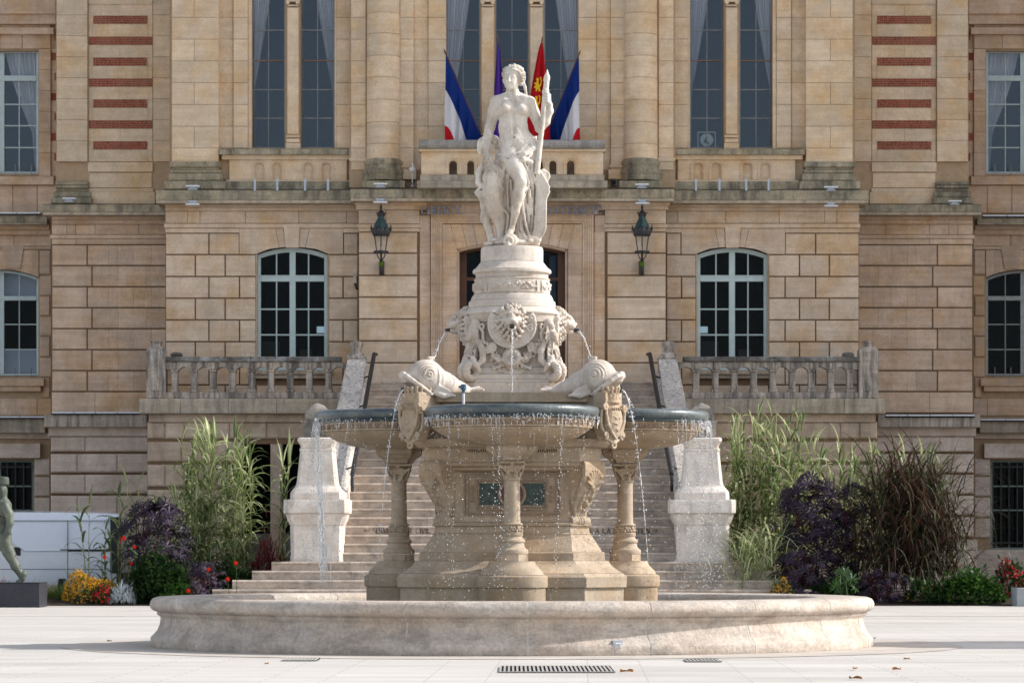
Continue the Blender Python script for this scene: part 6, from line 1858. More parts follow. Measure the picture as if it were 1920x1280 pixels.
# crowned coats of arms under the dolphins
def make_arms():
    s = SDF((-42, -58, -34), (42, 60, 30), .95)
    s.op((-24, -50, -34), (24, 50, 6), lambda x, y, z: np.maximum(np.maximum(np.abs(x)-22+np.clip(y-16, 0, 50)*.5, np.abs(y)-44), np.abs(z+12)-16), 3)
    # mural crown
    for i in range(7):
        a_ = -1.25+2.5*i/6; s.cone((22*math.sin(a_), -52, 22*math.cos(a_)-12), (20*math.sin(a_), -42, 20*math.cos(a_)-12), 3.0, 2.6, .4)
    s.op((-24, -44, -34), (24, -26, 14), lambda x, y, z: np.maximum(np.sqrt(x*x+(z+12)**2)-(21.5-(y+35)*.12), np.abs(y+34)-8), .8)
    s.op((-24, -30, -34), (24, -24, 14), lambda x, y, z: np.maximum(np.sqrt(x*x+(z+12)**2)-23, np.abs(y+26)-2), .6)
    for i in range(7):
        a_ = -1.1+2.2*i/6; s.cone((22*math.sin(a_), -41, 22*math.cos(a_)-12), (21.5*math.sin(a_), -31, 22*math.cos(a_)-12), 1.2, 1.2, .6, True)
    # shield
    s.ell((0, 4, 4), (21, 26, 9), 2); s.ell((0, 22, 4), (13, 18, 8), 3)
    s.chain([(-22, -18, 6), (-24, -4, 8), (-20, 14, 9), (-10, 30, 9), (0, 40, 8)], [3.4, 3, 3, 3, 2.6], .8)
    s.chain([(22, -18, 6), (24, -4, 8), (20, 14, 9), (10, 30, 9), (0, 40, 8)], [3.4, 3, 3, 3, 2.6], .8)
    for q in (-1, 1):
        s.spiral((q*25, -16, 6), 7, 1.3, 2.4, 0, q, 3); s.spiral((q*22, 34, 4), 7, 1.3, 2.6, math.pi/2, q, 3)
        s.chain([(q*30, -10, 2), (q*31, 8, 0), (q*27, 22, 0), (q*18, 34, 2)], [3, 3.4, 3.4, 3], 1)
    for i in range(5): s.ell((-11+5.5*i, -14, 11.5), (1.8, 2.6, 2), .5)
    s.chain([(-8, 0, 12), (-2, 4, 13), (6, 0, 12), (8, 8, 12), (0, 14, 13), (-8, 12, 12)], 1.5, .5); s.ell((2, 24, 12), (5, 3.4, 2), .8)
    s.chain([(-14, 42, 2), (0, 48, 4), (14, 42, 2)], [3, 4, 3], 1.5); s.torus((0, 52, 4), 5, 2.6, 'w', 1)
    s.rough(.35, .6, 3)
    return s
am = make_arms().build('coat_of_arms', M['fount'], PX*1.0, FO, (0, 0, 0), v0=0)
for k in range(4):
    o = am if k == 0 else am.copy()
    if k: COL.objects.link(o)
    o.parent = FO; diag(o, k, 258*PX, CH+(HY-781)*(36-180*PX)/F)
for k in range(4):    # solid bracket that carries the arms and the dolphin
    ang = [R(225), R(315), R(45), R(135)][k]; mb = MB(); n0 = 0
    mb.box(-.1, .1, -.14, .5, zf(812), zf(742), .4); mb.box(-.13, .13, -.05, .5, zf(741), zf(731), .6)
    c, s_2 = math.cos(ang+math.pi/2), math.sin(ang+math.pi/2); r = 225*PX
    mb.v[n0:] = [(x*c-y*s_2+r*math.cos(ang), x*s_2+y*c+r*math.sin(ang), z) for x, y, z in mb.v[n0:]]
    mb.build('bracket', M['fount'], FO)
# plastic pipe standing in the front bowl
tp = empty('water_valve', (X(869, 35.6), -.42-.0, 0), 'small blue topped plastic valve pipe standing behind the front bowl', 'pipe')
tp.location = (X(869, 35.0), -1.0, 0)
mb = MB(); mb.tube([(0, 0, ZR-.05), (0, 0, ZR+.16)], .014, 10, .5); mb.build('pipe', M['whitep'], tp, 40)
mb = MB(); mb.lathe([(.018, ZR+.15), (.018, ZR+.18), (.03, ZR+.185), (.03, ZR+.235), (.02, ZR+.24)], n=12, tint=.5); mb.box(-.05, -.02, -.012, .012, ZR+.2, ZR+.225)
mb.build('cap', plain('blue plastic cap', (.05,.12,.2,1), .4, .4), tp, 40)
# ------------------------------------------------------------------ water in the air
wr = random.Random(77)
def jet(p0, p1, apex, label, r=.0075, n=34, fall=False):
    """arc of water from p0 to p1; apex = extra rise; becomes broken towards the end"""
    p0, p1 = Vector(p0), Vector(p1); mb = MB(); pts = []
    for i in range(n+1):
        t = i/n; p = p0.lerp(p1, t); q = p0.z + (p1.z-p0.z)*(t*t if fall else t) + apex*4*t*(1-t)
        pts.append((p.x+wr.uniform(-.006, .006)*t, p.y, q))
    mb.tube(pts, [r*(1-.35*i/n)*(1+wr.uniform(-.3, .35)*(.3+i/n)) for i in range(n+1)], 6, .5)
    for i in range(int(n*1.3)):
        t = wr.random()**.6; k = int(t*n); p = pts[k]
        mb.ball((p[0]+wr.uniform(-.025, .025)*(.3+t), p[1]+wr.uniform(-.02, .02), p[2]+wr.uniform(-.02, .02)), wr.uniform(.0025, .0065), 6, 4, .5, sz=1.4)
    o = mb.build('water_jet', M['water'], None, 80); tag(o, label, 'water jet', 'jets of the fountain'); return o
def px3(px, py, y): D = y+36; return (X(px, D), y, Z(py, D))
zl = zf(605)
jet((0, -.72, Z(617, 35.3)), (-.0, -.98, ZR-.01), 0.0, 'thin jet falling straight down from the front lion mouth into the front bowl', .0055, 40, True)
jet(px3(843, 622, -.0), px3(813, 680, -.75), .09, 'jet arching from the left lion head to the left dolphin', .0075)
jet(px3(1081, 622, -.0), px3(1110, 680, -.75), .09, 'jet arching from the right lion head to the right dolphin', .0075)
def dolph_jet(s):
    mb = MB(); a, b = sd(759, 722, s); 
    x0 = 757 if s < 0 else 1167
    ys = -1.08
    P0 = px3(x0, 731, ys); pts = []
    # falls through the gap between the bowls to the basin
    for i in range(61):
        t = i/60*.62; pts.append((P0[0]+s*.42*t, P0[1]-.15*t, P0[2]-.1*t-4.4*t*t))
    mb.tube(pts, [(.0078*(1-.55*i/60)*(1+wr.uniform(-.5, .5)) if (i < 16 or wr.random() < .5) else .0015) for i in range(61)], 6, .5)
    for i in range(70):
        p = pts[wr.randrange(10, 61)]; mb.ball((p[0]+wr.uniform(-.035, .035), p[1]+wr.uniform(-.03, .03), p[2]), wr.uniform(.003, .008), 6, 4, .5, sz=1.5)
    tag(mb.build('water_jet', M['water'], None, 80), 'jet spouting from the %s dolphin mouth and breaking up on its way to the basin' % ('left' if s < 0 else 'right'), 'water jet', 'jets of the fountain')
dolph_jet(-1); dolph_jet(1)
# strings of drops falling off the bowls
mb = MB()
rimr = .888
def drop(x, y, z, r): 
    mb.ball((x, y, z), r, 5, 3, .5, sz=wr.uniform(1.0, 2.0))
bowls = [(0, -1.19), (-1.19, 0), (1.19, 0), (0, 1.19)]
for bi, (bx, by) in enumerate(bowls):
    na = (260, 190, 200, 12)[bi]
    for i in range(na):
        a_ = R(wr.uniform(180, 360)) if bi < 3 else wr.uniform(0, 6.28)
        if bi == 1: a_ = R(wr.choice([wr.gauss(183, 9), wr.uniform(180, 290)]))
        if bi == 2: a_ = R(wr.choice([wr.gauss(357, 10), wr.gauss(350, 25)]))
        x, y = bx+rimr*math.cos(a_), by+rimr*math.sin(a_)
        # droplets clinging under the rim
        drop(x, y, ZR-.10-wr.random()*.06, wr.uniform(.004, .007))
        if wr.random() < .5:
            L_ = wr.uniform(.01, .05); z0_ = ZR-.10-wr.random()*.09; mb.tube([(x, y, z0_), (x, y, z0_-L_)], [.0026, .0018], 4, .5)
    ns = (26, 34, 34, 3)[bi]
    for i in range(ns):
        if bi == 0: a_ = R(wr.uniform(215, 330))
        elif bi == 1: a_ = R(wr.choice([wr.gauss(182, 7), wr.gauss(184, 5), wr.uniform(190, 250)]))
        elif bi == 2: a_ = R(wr.choice([wr.gauss(352, 14), wr.uniform(300, 360)]))
        else: a_ = wr.random()*6.28
        x, y = bx+(rimr+.01)*math.cos(a_), by+(rimr+.01)*math.sin(a_)
        m_ = wr.randint(18, 60); drift = wr.uniform(-.14, .14); dens = wr.uniform(.4, 1)
        for k in range(m_):
            t = (k+wr.random()*.8)/m_; z = ZR-.12-(t**1.6)*1.75
            if z < .31: break
            drop(x+drift*t+wr.uniform(-.03, .03)*t, y+wr.uniform(-.05, .05)*t, z, wr.uniform(.0035, .0078)*dens)
# loose spray
for i in range(2600):
    a_ = wr.random()*6.28; bx, by = bowls[wr.choice([0, 0, 1, 2, 2])]
    r_ = rimr+wr.gauss(0, .12); x, y = bx+r_*math.cos(a_), by+r_*math.sin(a_)
    z = wr.uniform(.35, ZR-.1)
    if y > .4 or math.hypot(x, y) < 1.0: continue
    drop(x+wr.gauss(0, .1), y, z, wr.uniform(.0022, .0058))
tag(mb.build('water_drops', M['water'], None, 80), 'white spray of water drops falling from the rims of the bowls', 'water drops', kind='stuff')
# thicker ragged curtain of water at the outer edge of the left bowl
mb = MB()
for i in range(60):
    a_ = R(wr.gauss(186, 9)); x0 = -1.19+rimr*math.cos(a_); y0 = rimr*math.sin(a_); dz = 0; pts = []
    x = x0; y = y0
    n = 26
    for k in range(n):
        t = k/n; pts.append((x+wr.uniform(-.008, .008), y+wr.uniform(-.01, .01), ZR-.08-1.9*(t**1.4)*(wr.uniform(.98, 1.02)))); x += wr.uniform(-.004, .011)
    k0 = 0
    while k0 < n-3:
        ln = wr.randint(1, 5); seg = pts[k0:k0+ln+1]
        if len(seg) > 1: mb.tube(seg, [wr.uniform(.0012, .0032) for _ in seg], 4, .5)
        k0 += ln + wr.randint(1, 6)
tag(mb.build('water_curtain', M['water'], None, 80), 'ragged white curtain of water running off the outer edge of the left bowl', 'water curtain')

# ------------------------------------------------------------------ wall lanterns
def lantern(px, side):
    D = 70.55
    t = empty('wall_lantern', (X(px, D), Y(D), Z(470, D)), 'black and green six sided lantern on the wall pier %s of the door' % side, 'lantern', 'lanterns either side of the door')
    w = lambda n: n*D/F; zz = lambda py: (470-py)*D/F
    def ring(r, py, n=6): return [(w(r)*math.cos(R(30+60*i)), w(r)*math.sin(R(30+60*i)), zz(py)) for i in range(n)]
    mb = MB(); mb.loft([ring(16.5, 430), ring(15, 424), ring(11, 416), ring(7, 409), ring(6.5, 406)], .5)
    rf_ = mb.build('roof', M['lantern'], t)
    mb = MB()
    mb.lathe([(w(r), zz(y)) for r, y in ((6.5, 407), (8, 402), (8.5, 400), (5, 398), (4, 396), (2, 394), (2.2, 391), (3, 389), (1.6, 386.5), (1.2, 383), (.2, 380))], n=10)
    for i in range(6): a_ = R(60*i); mb.tube([(w(7)*math.cos(a_), w(7)*math.sin(a_), zz(401)), (w(9.5)*math.cos(a_), w(9.5)*math.sin(a_), zz(397.5))], w(.9), 4)
    mb.build('finial', M['iron'], t, 40)
    mb = MB(); mb.loft([ring(17, 443), ring(18.5, 440), ring(20, 434), ring(19.5, 428), ring(16, 427)], .5)
    for i in range(6):
        for q in (0, 1):
            a_ = R(30+60*i+30*q); r1 = w(20.5 if q == 0 else 17.5)
            mb.tube([(r1*math.cos(a_), r1*math.sin(a_), zz(432)), (r1*1.05*math.cos(a_), r1*1.05*math.sin(a_), zz(425.5 if q == 0 else 422))], [w(2.2), w(.8)], 5)
        a_ = R(60*i)
    mb.build('crown', M['iron'], t)
    mb = MB(); a, b = ring(14, 443), ring(9.5, 471)
    for i in range(6): mb.tube([a[i], b[i]], w(.9), 5)
    mb.loft([ring(11, 474), ring(14, 473), ring(14, 470.5), ring(11, 470)], .5)
    for i in range(6): mb.ball((w(13.5)*math.cos(R(30+60*i)), w(13.5)*math.sin(R(30+60*i)), zz(473)), w(2.6), 6, 4)
    mb.build('cage', M['iron'], t)
    mb = MB(); mb.loft([ring(13.6, 443.5), ring(9.2, 470.5)], .5, cap=False); mb.build('lantern_glass', M['lglass'], t)
    mb = MB(); mb.tube([(0, 0, zz(470)), (0, 0, zz(463))], w(1.4), 8); mb.build('bulb', M['whitep'], t)
    mb = MB()
    for s_ in (-1, 1): mb.tube([(w(8)*s_, 0, zz(475)), (w(6)*s_, .02, zz(481)), (w(1.5)*s_, .08, zz(488)), (w(1)*s_, .14, zz(493))], w(1.1), 5)
    mb.tube([(0, 0, zz(474)), (0, .1, zz(488)), (0, .3, zz(500))], w(2), 6)
    mb.build('bracket', M['iron'], t)
    mb = MB(); mb.block(-w(5), w(5), .30, .44, zz(513), zz(487), .02); mb.tube([(0, .3, zz(512)), (0, .2, zz(505)), (0, .18, zz(494))], w(2.5), 8); mb.build('wall_plate', M['iron'], t)
    mb = MB(); mb.ball((0, .13, zz(494)), w(4.6), 10, 8, sz=1.35); mb.build('moss', M['moss'], t, 80)
lantern(714.5, 'left'); lantern(1204, 'right')

# ------------------------------------------------------------------ small fittings on the front
def flood(px, py, D, lb, up=True):
    t = empty('flat_spotlight', (X(px, D), Y(D)-.12, Z(py, D)), lb, 'spotlight', 'flat white spotlights along the cornice')
    mb = MB(); mb.block(-.14, .14, -.06, .08, -.02, .012, .01, .5); mb.build('lamp_housing', M['whitep'], t)
    mb = MB(); s_ = -1 if up else 1; mb.block(-.07, .07, -.02, .05, *sorted((s_*.055, s_*.022)), .006, .5); mb.box(-.10, .10, .0, .04, *sorted((s_*.075, s_*.056)), .5); mb.build('mount', M['steel'], t)
flood(714, 346, 70.5, 'flat white spotlight on the cornice at the foot of the left round column')
flood(1203, 347, 70.5, 'flat white spotlight on the cornice at the foot of the right round column')
flood(713.5, 380, 70.5, 'flat white spotlight under the cornice above the left lantern', up=False)
flood(1204, 382, 70.5, 'flat white spotlight under the cornice above the right lantern', up=False)
flood(362, 350, 71.0, 'flat white spotlight on the cornice at the base of the left square pilaster')
flood(362, 384, 71.1, 'flat white spotlight hanging under the cornice over the left ashlar bay', up=False)
flood(1557, 352, 71.0, 'flat white spotlight on the cornice at the base of the right square pilaster')
flood(1557, 387, 71.1, 'flat white spotlight hanging under the cornice over the right ashlar bay', up=False)
flood(131, 373, 72.9, 'flat white spotlight on the ledge below the left red brick strips')
flood(1789, 378, 72.9, 'flat white spotlight on the ledge below the right red brick strips')
for i, (px, s_) in enumerate(((478, 'first'), (520, 'second'), (572, 'third'), (615, 'fourth'), (1305, 'first'), (1349, 'second'), (1399, 'third'), (1441, 'fourth'))):
    t = empty('metal_bracket', (X(px, 71.1), Y(71.1)-.02, Z(356, 71.1)), 'grey metal bracket on the cornice, %s from the left under the %s window pair' % (s_, 'left' if i < 4 else 'right'), 'bracket', 'metal brackets on the cornice')
    mb = MB(); mb.box(-.022, .022, 0, .03, 0, .23, .5); mb.build('upright', M['steel'], t)
    mb = MB(); mb.box(-.024, .024, -.02, .12, -.02, .0, .5); mb.build('foot', M['steel'], t)
def strip(px0, px1, py, D, lb):
    x0, x1 = X(px0, D), X(px1, D)
    t = empty('light_strip', ((x0+x1)/2, Y(D), Z(py, D)), lb, 'light strip', 'light strips along the ledges'); h = (x1-x0)/2
    mb = MB(); mb.box(-h, h, 0, .05, -.035, -.012, .5); mb.build('rail', M['fdark'], t)
    mb = MB(); n = max(3, int(2*h/.45))
    for i in range(n): mb.box(-h+2*h*i/n+.01, -h+2*h*(i+1)/n-.01, -.01, .05, -.008, .025, .5)
    mb.build('lamp_tube', M['whitep'], t)
strip(97, 262, 774, 72.85, 'row of white tube lights on the ledge of the left wing beside the terrace')
strip(1660, 1828, 779, 72.85, 'row of white tube lights on the ledge of the right wing beside the terrace')
strip(-60, 86, 782, 75.6, 'row of white tube lights on the ledge at the far left edge')
strip(1838, 1980, 787, 75.6, 'row of white tube lights on the ledge at the far right edge')
strip(-60, 76, 400, 75.5, 'row of white tube lights above the arched window at far left')
strip(1842, 1980, 405, 75.5, 'row of white tube lights above the arched window at far right')
# camera on a short pole beside the balcony, alarm box
t = empty('security_camera', (X(773.5, 70.9), Y(70.9), Z(350, 70.9)), 'small white dome camera on a thin pole left of the balcony', 'camera')
mb = MB(); mb.tube([(0, 0, 0), (0, 0, .32)], .013, 6); mb.lathe([(.05, 0), (.05, .015), (.02, .03)], n=10); mb.build('pole', M['steel'], t)
mb = MB(); mb.lathe([(.01, .30), (.05, .32), (.065, .355), (.07, .38), (.045, .40), (.012, .405), (.01, .50)], n=14); mb.build('dome', M['whitep'], t, 40)
t = empty('small_lamp', (X(1151, 70.7), Y(70.7), Z(350, 70.7)), 'small black lamp box on the cornice right of the balcony', 'lamp')
mb = MB(); mb.block(-.06, .06, -.05, .1, 0, .16, .02); mb.build('lamp_housing', M['iron'], t); mb = MB(); mb.lathe([(.045, 0), (.045, .02)], n=12); mb.v = [(x, -.05-z, .08+y) for x, y, z in mb.v]; mb.build('lens', M['dark'], t)
t = empty('alarm_box', (X(666, 71.5), Y(71.5), Z(528, 71.5)), 'small cream alarm box on the wall beside the left lantern pier', 'alarm box')
mb = MB(); mb.block(-.04, .04, -.05, .09, -.04, .12, .015); mb.build('case', plain('cream plastic', (.55,.50,.38,1), .5), t)
mb = MB(); mb.tube([(0, .0, -.04), (.02, -.03, -.12), (.04, .0, -.16)], .025, 7); mb.build('horn', M['iron'], t)
t = empty('window_ornament', (X(1325, 72.3), Y(72.3), Z(262, 72.3)), 'pale oval glass ornament in a thin square frame behind the window right of the statue', 'ornament')
mb = MB()
for (a, b, c, d) in ((-.19, .19, .15, .165), (-.19, .19, -.18, -.165), (-.19, -.175, -.165, .15), (.175, .19, -.165, .15)): mb.box(a, b, 0, .02, c, d, .5)
mb.build('frame', M['whitep'], t)
mb = MB(); mb.lathe([(.14, 0), (.14, .01)], n=20); mb.v = [(x, -z, y*.98-.01) for x, y, z in mb.v]; mb.build('oval_glass', plain('greenish white glass', (.42,.55,.52,1), .3, .5, var=.35, sc_=12), t)
mb = MB(); mb.prism([(-.07, -.06), (-.02, .04), (.02, .05), (.01, -.02), (.06, -.1), (.0, -.08)], -.02, -.012); mb.build('figure_mark', M['dark'], t)

# ------------------------------------------------------------------ flags
def flag(name, tip, foot, D, cols, label, fly=1.9, s0=0.0, s1=1.0, waves=4, sign=1, emblem=False, spread=0.0, drape=None):
    t = empty(name, (X(foot[0], D), Y(D)+.25, Z(foot[1], D)), label, 'flag', 'flags hanging in front of the middle window')
    o0 = Vector(t.location)
    tp = Vector((X(tip[0], D), Y(D)-.18, Z(tip[1], D))) - o0; ft = Vector((0, 0, 0))
    mb = MB(); ext = tp + (tp-ft)*.05; mb.tube([ft, tp], .014, 6); mb.build('flag_pole', M['wood'], t)
    mb = MB(); mb.tube([tp, tp+(tp-ft)*.03, ext], [.022, .016, .003], 6); mb.build('spear_tip', M['wood'], t)
    floor_z = Z(294, D) - o0.z
    nu, nv = 48, 42; V = []
    for j in range(nv+1):
        f = j/nv
        for i in range(nu+1):
            s_ = s0+(s1-s0)*i/nu; p = tp.lerp(ft, s_*.97)
            g = f*fly; a_ = .055*math.sin(s_*waves*6.28+f*2.2+.5)*min(1, f*3)*(1+.3*math.sin(f*5))
            D_ = X(foot[0], D)-X(tip[0], D); kx = float(np.interp(f, (0, .33, .66, 1), (1, .86, .58, .45))); kp = float(np.interp(f, (0, .33, .66, 1), (1, .8, .5, .45)))
            p = Vector((tp.x + D_*kx*max(s_, 0)**kp, p.y, p.z))
            x = p.x + sign*(-.03*f) + spread*(s_-.5)*f + .012*math.sin(f*9+s_*14)*f
            z = p.z - g - .02*math.sin(s_*waves*6.28*.5)*f
            y = p.y + a_ - .03*f
            if drape:      # cloth falling from the tip of a nearly upright pole: left and right edge px at the parapet
                H_ = tp.z - floor_z; z = tp.z - f*H_; e_ = f**.62; xl, xr = X(drape[0], D)-o0.x, X(drape[1], D)-o0.x
                x = tp.x + (xl+(xr-xl)*s_-tp.x)*e_ + .008*math.sin(f*8+s_*9); y = tp.y + .05*math.sin(s_*waves*6.28+f*1.3)*min(1, f*4) + .03*s_
            if z < floor_z: z = floor_z + .004*((i+j) % 3); 
            V.append((x, y, z))
    mb = MB(); k = len(cols)
    for j in range(nv):
        mi = min(k-1, int((j+.5)/nv*k))
        fs = [(j*(nu+1)+i, j*(nu+1)+i+1, (j+1)*(nu+1)+i+1, (j+1)*(nu+1)+i) for i in range(nu)]
        for f_ in fs: mb.f.append(f_); mb.t.append(.5); mb.m.append(mi)
    mb.v = V
    c = mb.build('cloth', [M[c_] for c_ in cols], t, 80)
    if emblem:
        em = MB()
        lion_poly = [(0, 0), (.03, .10), (.0, .14), (.04, .2), (.10, .19), (.16, .14), (.34, .14), (.40, .22), (.46, .30), (.40, .33), (.36, .27), (.34, .20), (.38, .12), (.36, 0), (.31, 0), (.31, .07), (.26, .08), (.25, 0), (.20, 0), (.2, .07), (.12, .07), (.1, 0), (.06, 0), (.06, .06), (.03, .05)]
        for q in (0, 1):
            base = Vector((X(1003.5, D), 0, Z(180+q*38, D))) - Vector((o0.x, 0, o0.z))
            pts = [(base.x + (-b)*.62+.12, base.z + a_*1.05) for a_, b in lion_poly]
            em.prism(pts, tp.y-.30, tp.y-.285, .5)
        em.build('gold_lions', M['fgold'], t)
    return t
flag('tricolour_flag', (836, 103), (907, 264), 70.75, ['fblue', 'fwhite', 'fred'], 'blue white and red flag hanging left of the statue, its pole leaning left', fly=2.22, s1=.93)
flag('tricolour_flag', (1085, 105), (1020, 264), 70.75, ['fblue', 'fwhite', 'fred'], 'blue white and red flag hanging right of the statue, its pole leaning right', fly=2.25, s1=.93, sign=-1)
flag('purple_flag', (934, 75), (950, 268), 70.95, ['fpurple'], 'plain purple flag hanging just left of the statue head', fly=2.0, drape=(922, 950), waves=1.5)
flag('red_flag', (1016, 80), (992, 268), 70.9, ['fred'], 'red flag with gold lions hanging right of the statue head', fly=2.2, waves=2, drape=(982, 1033))
flag('dark_flag', (846, 128), (905, 262), 71.05, ['fdark'], 'dark navy flag low behind the left tricolour', fly=.9, s0=.45, s1=.98)
flag('dark_flag', (1078, 130), (1022, 262), 71.05, ['fdark'], 'dark navy flag low behind the right tricolour', fly=.9, s0=.45, s1=.98, sign=-1)
em = MB()
lion_poly = [(0, 0), (.02, .05), (-.03, .09), (-.06, .08), (-.05, .12), (.0, .14), (.0, .18), (-.05, .2), (-.03, .23), (.03, .22), (.05, .27), (.02, .31), (.06, .35), (.11, .34), (.14, .30), (.11, .26), (.12, .2), (.15, .16), (.19, .2), (.2, .3), (.16, .36), (.2, .38), (.24, .3), (.22, .17), (.16, .1), (.17, .04), (.2, .01), (.14, -.02), (.11, .03), (.06, .04), (.05, -.01)]
rfl = [o for o in bpy.data.objects if o.name.startswith('red_flag')][0]
o0 = Vector(rfl.location)
for q in (0, 1):
    bx, bz = X(1004 - q*2.5, 70.7)-o0.x, Z(172+q*34, 70.7)-o0.z
    em.prism([(bx+a_*.55, bz+b*.78) for a_, b in lion_poly], Y(70.62)-o0.y, Y(70.63)-o0.y, .5)
em.build('gold_lions', M['fgold'], rfl)

# ------------------------------------------------------------------ bronze walking soldier, left edge
M['bronze'] = stone('green bronze', (.075,.09,.07,1), (.075,.09,.07,1), (.17,.19,.145,1), bed=.03, fine=.2, stain=.45, stain_c=(.05,.06,.045,1), streak=(6,6,3), bump=.4, rough=.55, spec=.5)
DM = 60.0
s = SDF((-104, 884, -40), (52, 1096, 40), 1.25)     # u = photo px, v = photo py
# head, side cap, neck, turned to the left
s.ell((2, 919, 0), (12, 15, 11), 3); s.ell((-6, 924, 0), (6, 6, 7), 2); s.cone((-10, 915, 0), (-12.5, 921, 0), 1.6, 2.4, 1.2); s.ell((-9.5, 930, 0), (4, 3, 4), 1.5)
s.ell((-8, 913, 5), (2.4, 2, 2.4), 1, True); s.ell((-8, 913, -5), (2.4, 2, 2.4), 1, True)
for q in (-1, 1):
    s.ell((5, 919, q*11.5), (3.2, 5, 2), .6); s.ell((5, 919, q*13.5), (1.4, 2.6, 1.2), .6, True)
s.chain([(16, 911, -6), (17, 913, 0), (16, 911, 6)], 1.2, .8, True)
s.op((-12, 888, -12), (20, 909, 12), lambda x, y, z: np.maximum(np.sqrt(((x-3.5-(y-898)*-.1)/(14.5-np.clip(904-y, 0, 20)*.18))**2+(z/10.5)**2)*11-11, np.abs(y-900-(x-3)*.14)-7.5), 1.5)
s.cone((6, 926, 0), (6, 942, 0), 7.2, 8.5, 2.5); s.op((-4, 934, -13), (18, 943, 13), lambda x, y, z: np.maximum(np.sqrt((x-6)**2+z*z)-10.5, np.abs(y-939)-3.4), 1)
# torso with jacket
s.ell((5, 960, 0), (18, 25, 21), 6); s.ell((5, 946, 0), (16, 9, 22), 5); s.ell((5, 985, 0), (17, 20, 17), 6); s.ell((4, 1006, 0), (17, 14, 18), 5)
s.op((-14, 1000, -18), (22, 1022, 18), lambda x, y, z: np.maximum(np.sqrt(((x-4)/16.5)**2+(z/18.5)**2)*16.5-16.5-(y-1000)*.08, np.abs(y-1008)-13), 1.5)
for v in (981, 1000): s.op((-16, v-3, -24), (24, v+3, 24), (lambda v: lambda x, y, z: np.abs(np.sqrt(((x-4)/17)**2+(z/19)**2)*17-17)+np.abs(y-v)*.8-1.9)(v), 1)
# near arm hanging back, hand
s.chain([(12, 948, 20), (20, 963, 22), (22, 980, 21)], [9, 8, 7], 3); s.chain([(21, 981, 21), (17, 996, 20), (12, 1008, 19)], [6.6, 5.8, 4.2], 3)
s.ell((9, 1013, 18), (5.5, 6, 4), 2)
for i in range(4): s.chain([(6+i*2.2, 1014, 20), (4+i*2.2, 1020, 19), (5+i*1.8, 1024-abs(i-1.5), 17)], [2, 1.9, 1.5], .6)
s.chain([(6, 1010, 16), (1, 1014, 15), (0, 1019, 15)], [2.2, 2, 1.5], .6)
# far arm swinging forward
s.chain([(2, 947, -20), (-10, 965, -22), (-18, 980, -20)], [8, 7, 6.2], 4); s.chain([(-18, 980, -20), (-32, 988, -16), (-42, 990, -14)], [6.2, 5.2, 4], 3); s.ell((-47, 990, -13), (6, 4.6, 4), 2)
for i in range(4): s.chain([(-50, 987+i*2, -13), (-55, 989+i*2, -12), (-54, 993+i*1.6, -11)], [1.9, 1.8, 1.4], .6)
s.chain([(-46, 987, -10), (-51, 985, -9)], [2, 1.6], .6)
# back leg (to the right), front leg (to the left)
s.chain([(9, 1014, 8), (17, 1034, 9), (22, 1044, 9)], [14, 11, 9.5], 5); s.chain([(22, 1043, 9), (30, 1060, 9), (41, 1078, 8)], [9.8, 8.5, 6.4], 4)
s.chain([(42, 1080, 8), (44, 1084, 8), (38, 1089, 8), (33, 1090, 8)], [5.4, 5, 4.2, 3], 2); s.ell((46, 1076, 8), (6, 7, 6), 3)
s.chain([(0, 1014, -8), (-22, 1036, -8), (-34, 1048, -8)], [14, 11, 9.2], 5); s.chain([(-34, 1047, -8), (-48, 1064, -8), (-60, 1080, -8)], [9.5, 8, 6], 4)
s.chain([(-61, 1082, -8), (-70, 1086, -8), (-80, 1086, -8)], [5.6, 5, 3.4], 2)
rr = random.Random(8)
for i in range(26):    # creases of the cloth
    u, v = rr.uniform(-8, 18), rr.uniform(950, 1005); s.cone((u, v, 17), (u+rr.uniform(-10, 10), v+rr.uniform(2, 9), 18), 1.2, .8, 2, True)
for i in range(16):
    t = rr.random(); u, v = 9+30*t, 1018+58*t; s.cone((u-6, v, 15-4*t), (u+7, v+rr.uniform(-3, 6), 15-4*t), 1.1, .8, 2, True)
man = empty('soldier_statue', (X(0, DM), Y(DM), Z(1092, DM)), 'greenish bronze statue of a soldier in a side cap striding left on a black plinth', 'statue')
s.build('figure', M['bronze'], DM/F, man, (0, 0, 0), v0=1092)
pl = empty('statue_plinth', (X(-10, DM), Y(DM), 0), 'low black stone plinth carrying the bronze soldier at the left edge', 'plinth')
M['blackst'] = stone('black stone', (.028,.03,.04,1), (.035,.037,.048,1), None, bed=.05, fine=.25, bump=.15, rough=.5, spec=.4)
zt0 = Z(1091, DM)
mb = MB(); mb.block(X(-110, DM)-X(-10, DM), X(81, DM)-X(-10, DM), -.45, .5, .0, zt0-.012, .008, .4); mb.build('block', M['blackst'], pl)
mb = MB(); mb.block(X(-112, DM)-X(-10, DM), X(82, DM)-X(-10, DM), -.46, .51, zt0-.0115, zt0, .004, .6); mb.build('top_slab', M['blackst'], pl)

# ------------------------------------------------------------------ white van
DV = 66.5
M['paint'] = plain('white van paint', (.62,.66,.73,1), .22, .6, var=.02); M['paint'].node_tree.nodes['Principled BSDF'].inputs['Coat Weight'].default_value = .6
M['tyre'] = plain('tyre rubber', (.02,.02,.022,1), .8, .2); M['bplast'] = plain('black plastic trim', (.018,.019,.022,1), .5, .3)
M['tail'] = plain('red tail lamp', (.35,.01,.01,1), .25, .6); M['seam'] = plain('body seam', (.08,.09,.11,1), .6, .2)
xr = X(222, DV); zr = Z(961, DV); van = empty('parked_van', (xr, Y(DV), 0), 'white panel van parked sideways behind the flower bed at left', 'van')
xf = -5.2    # length
mb = MB()
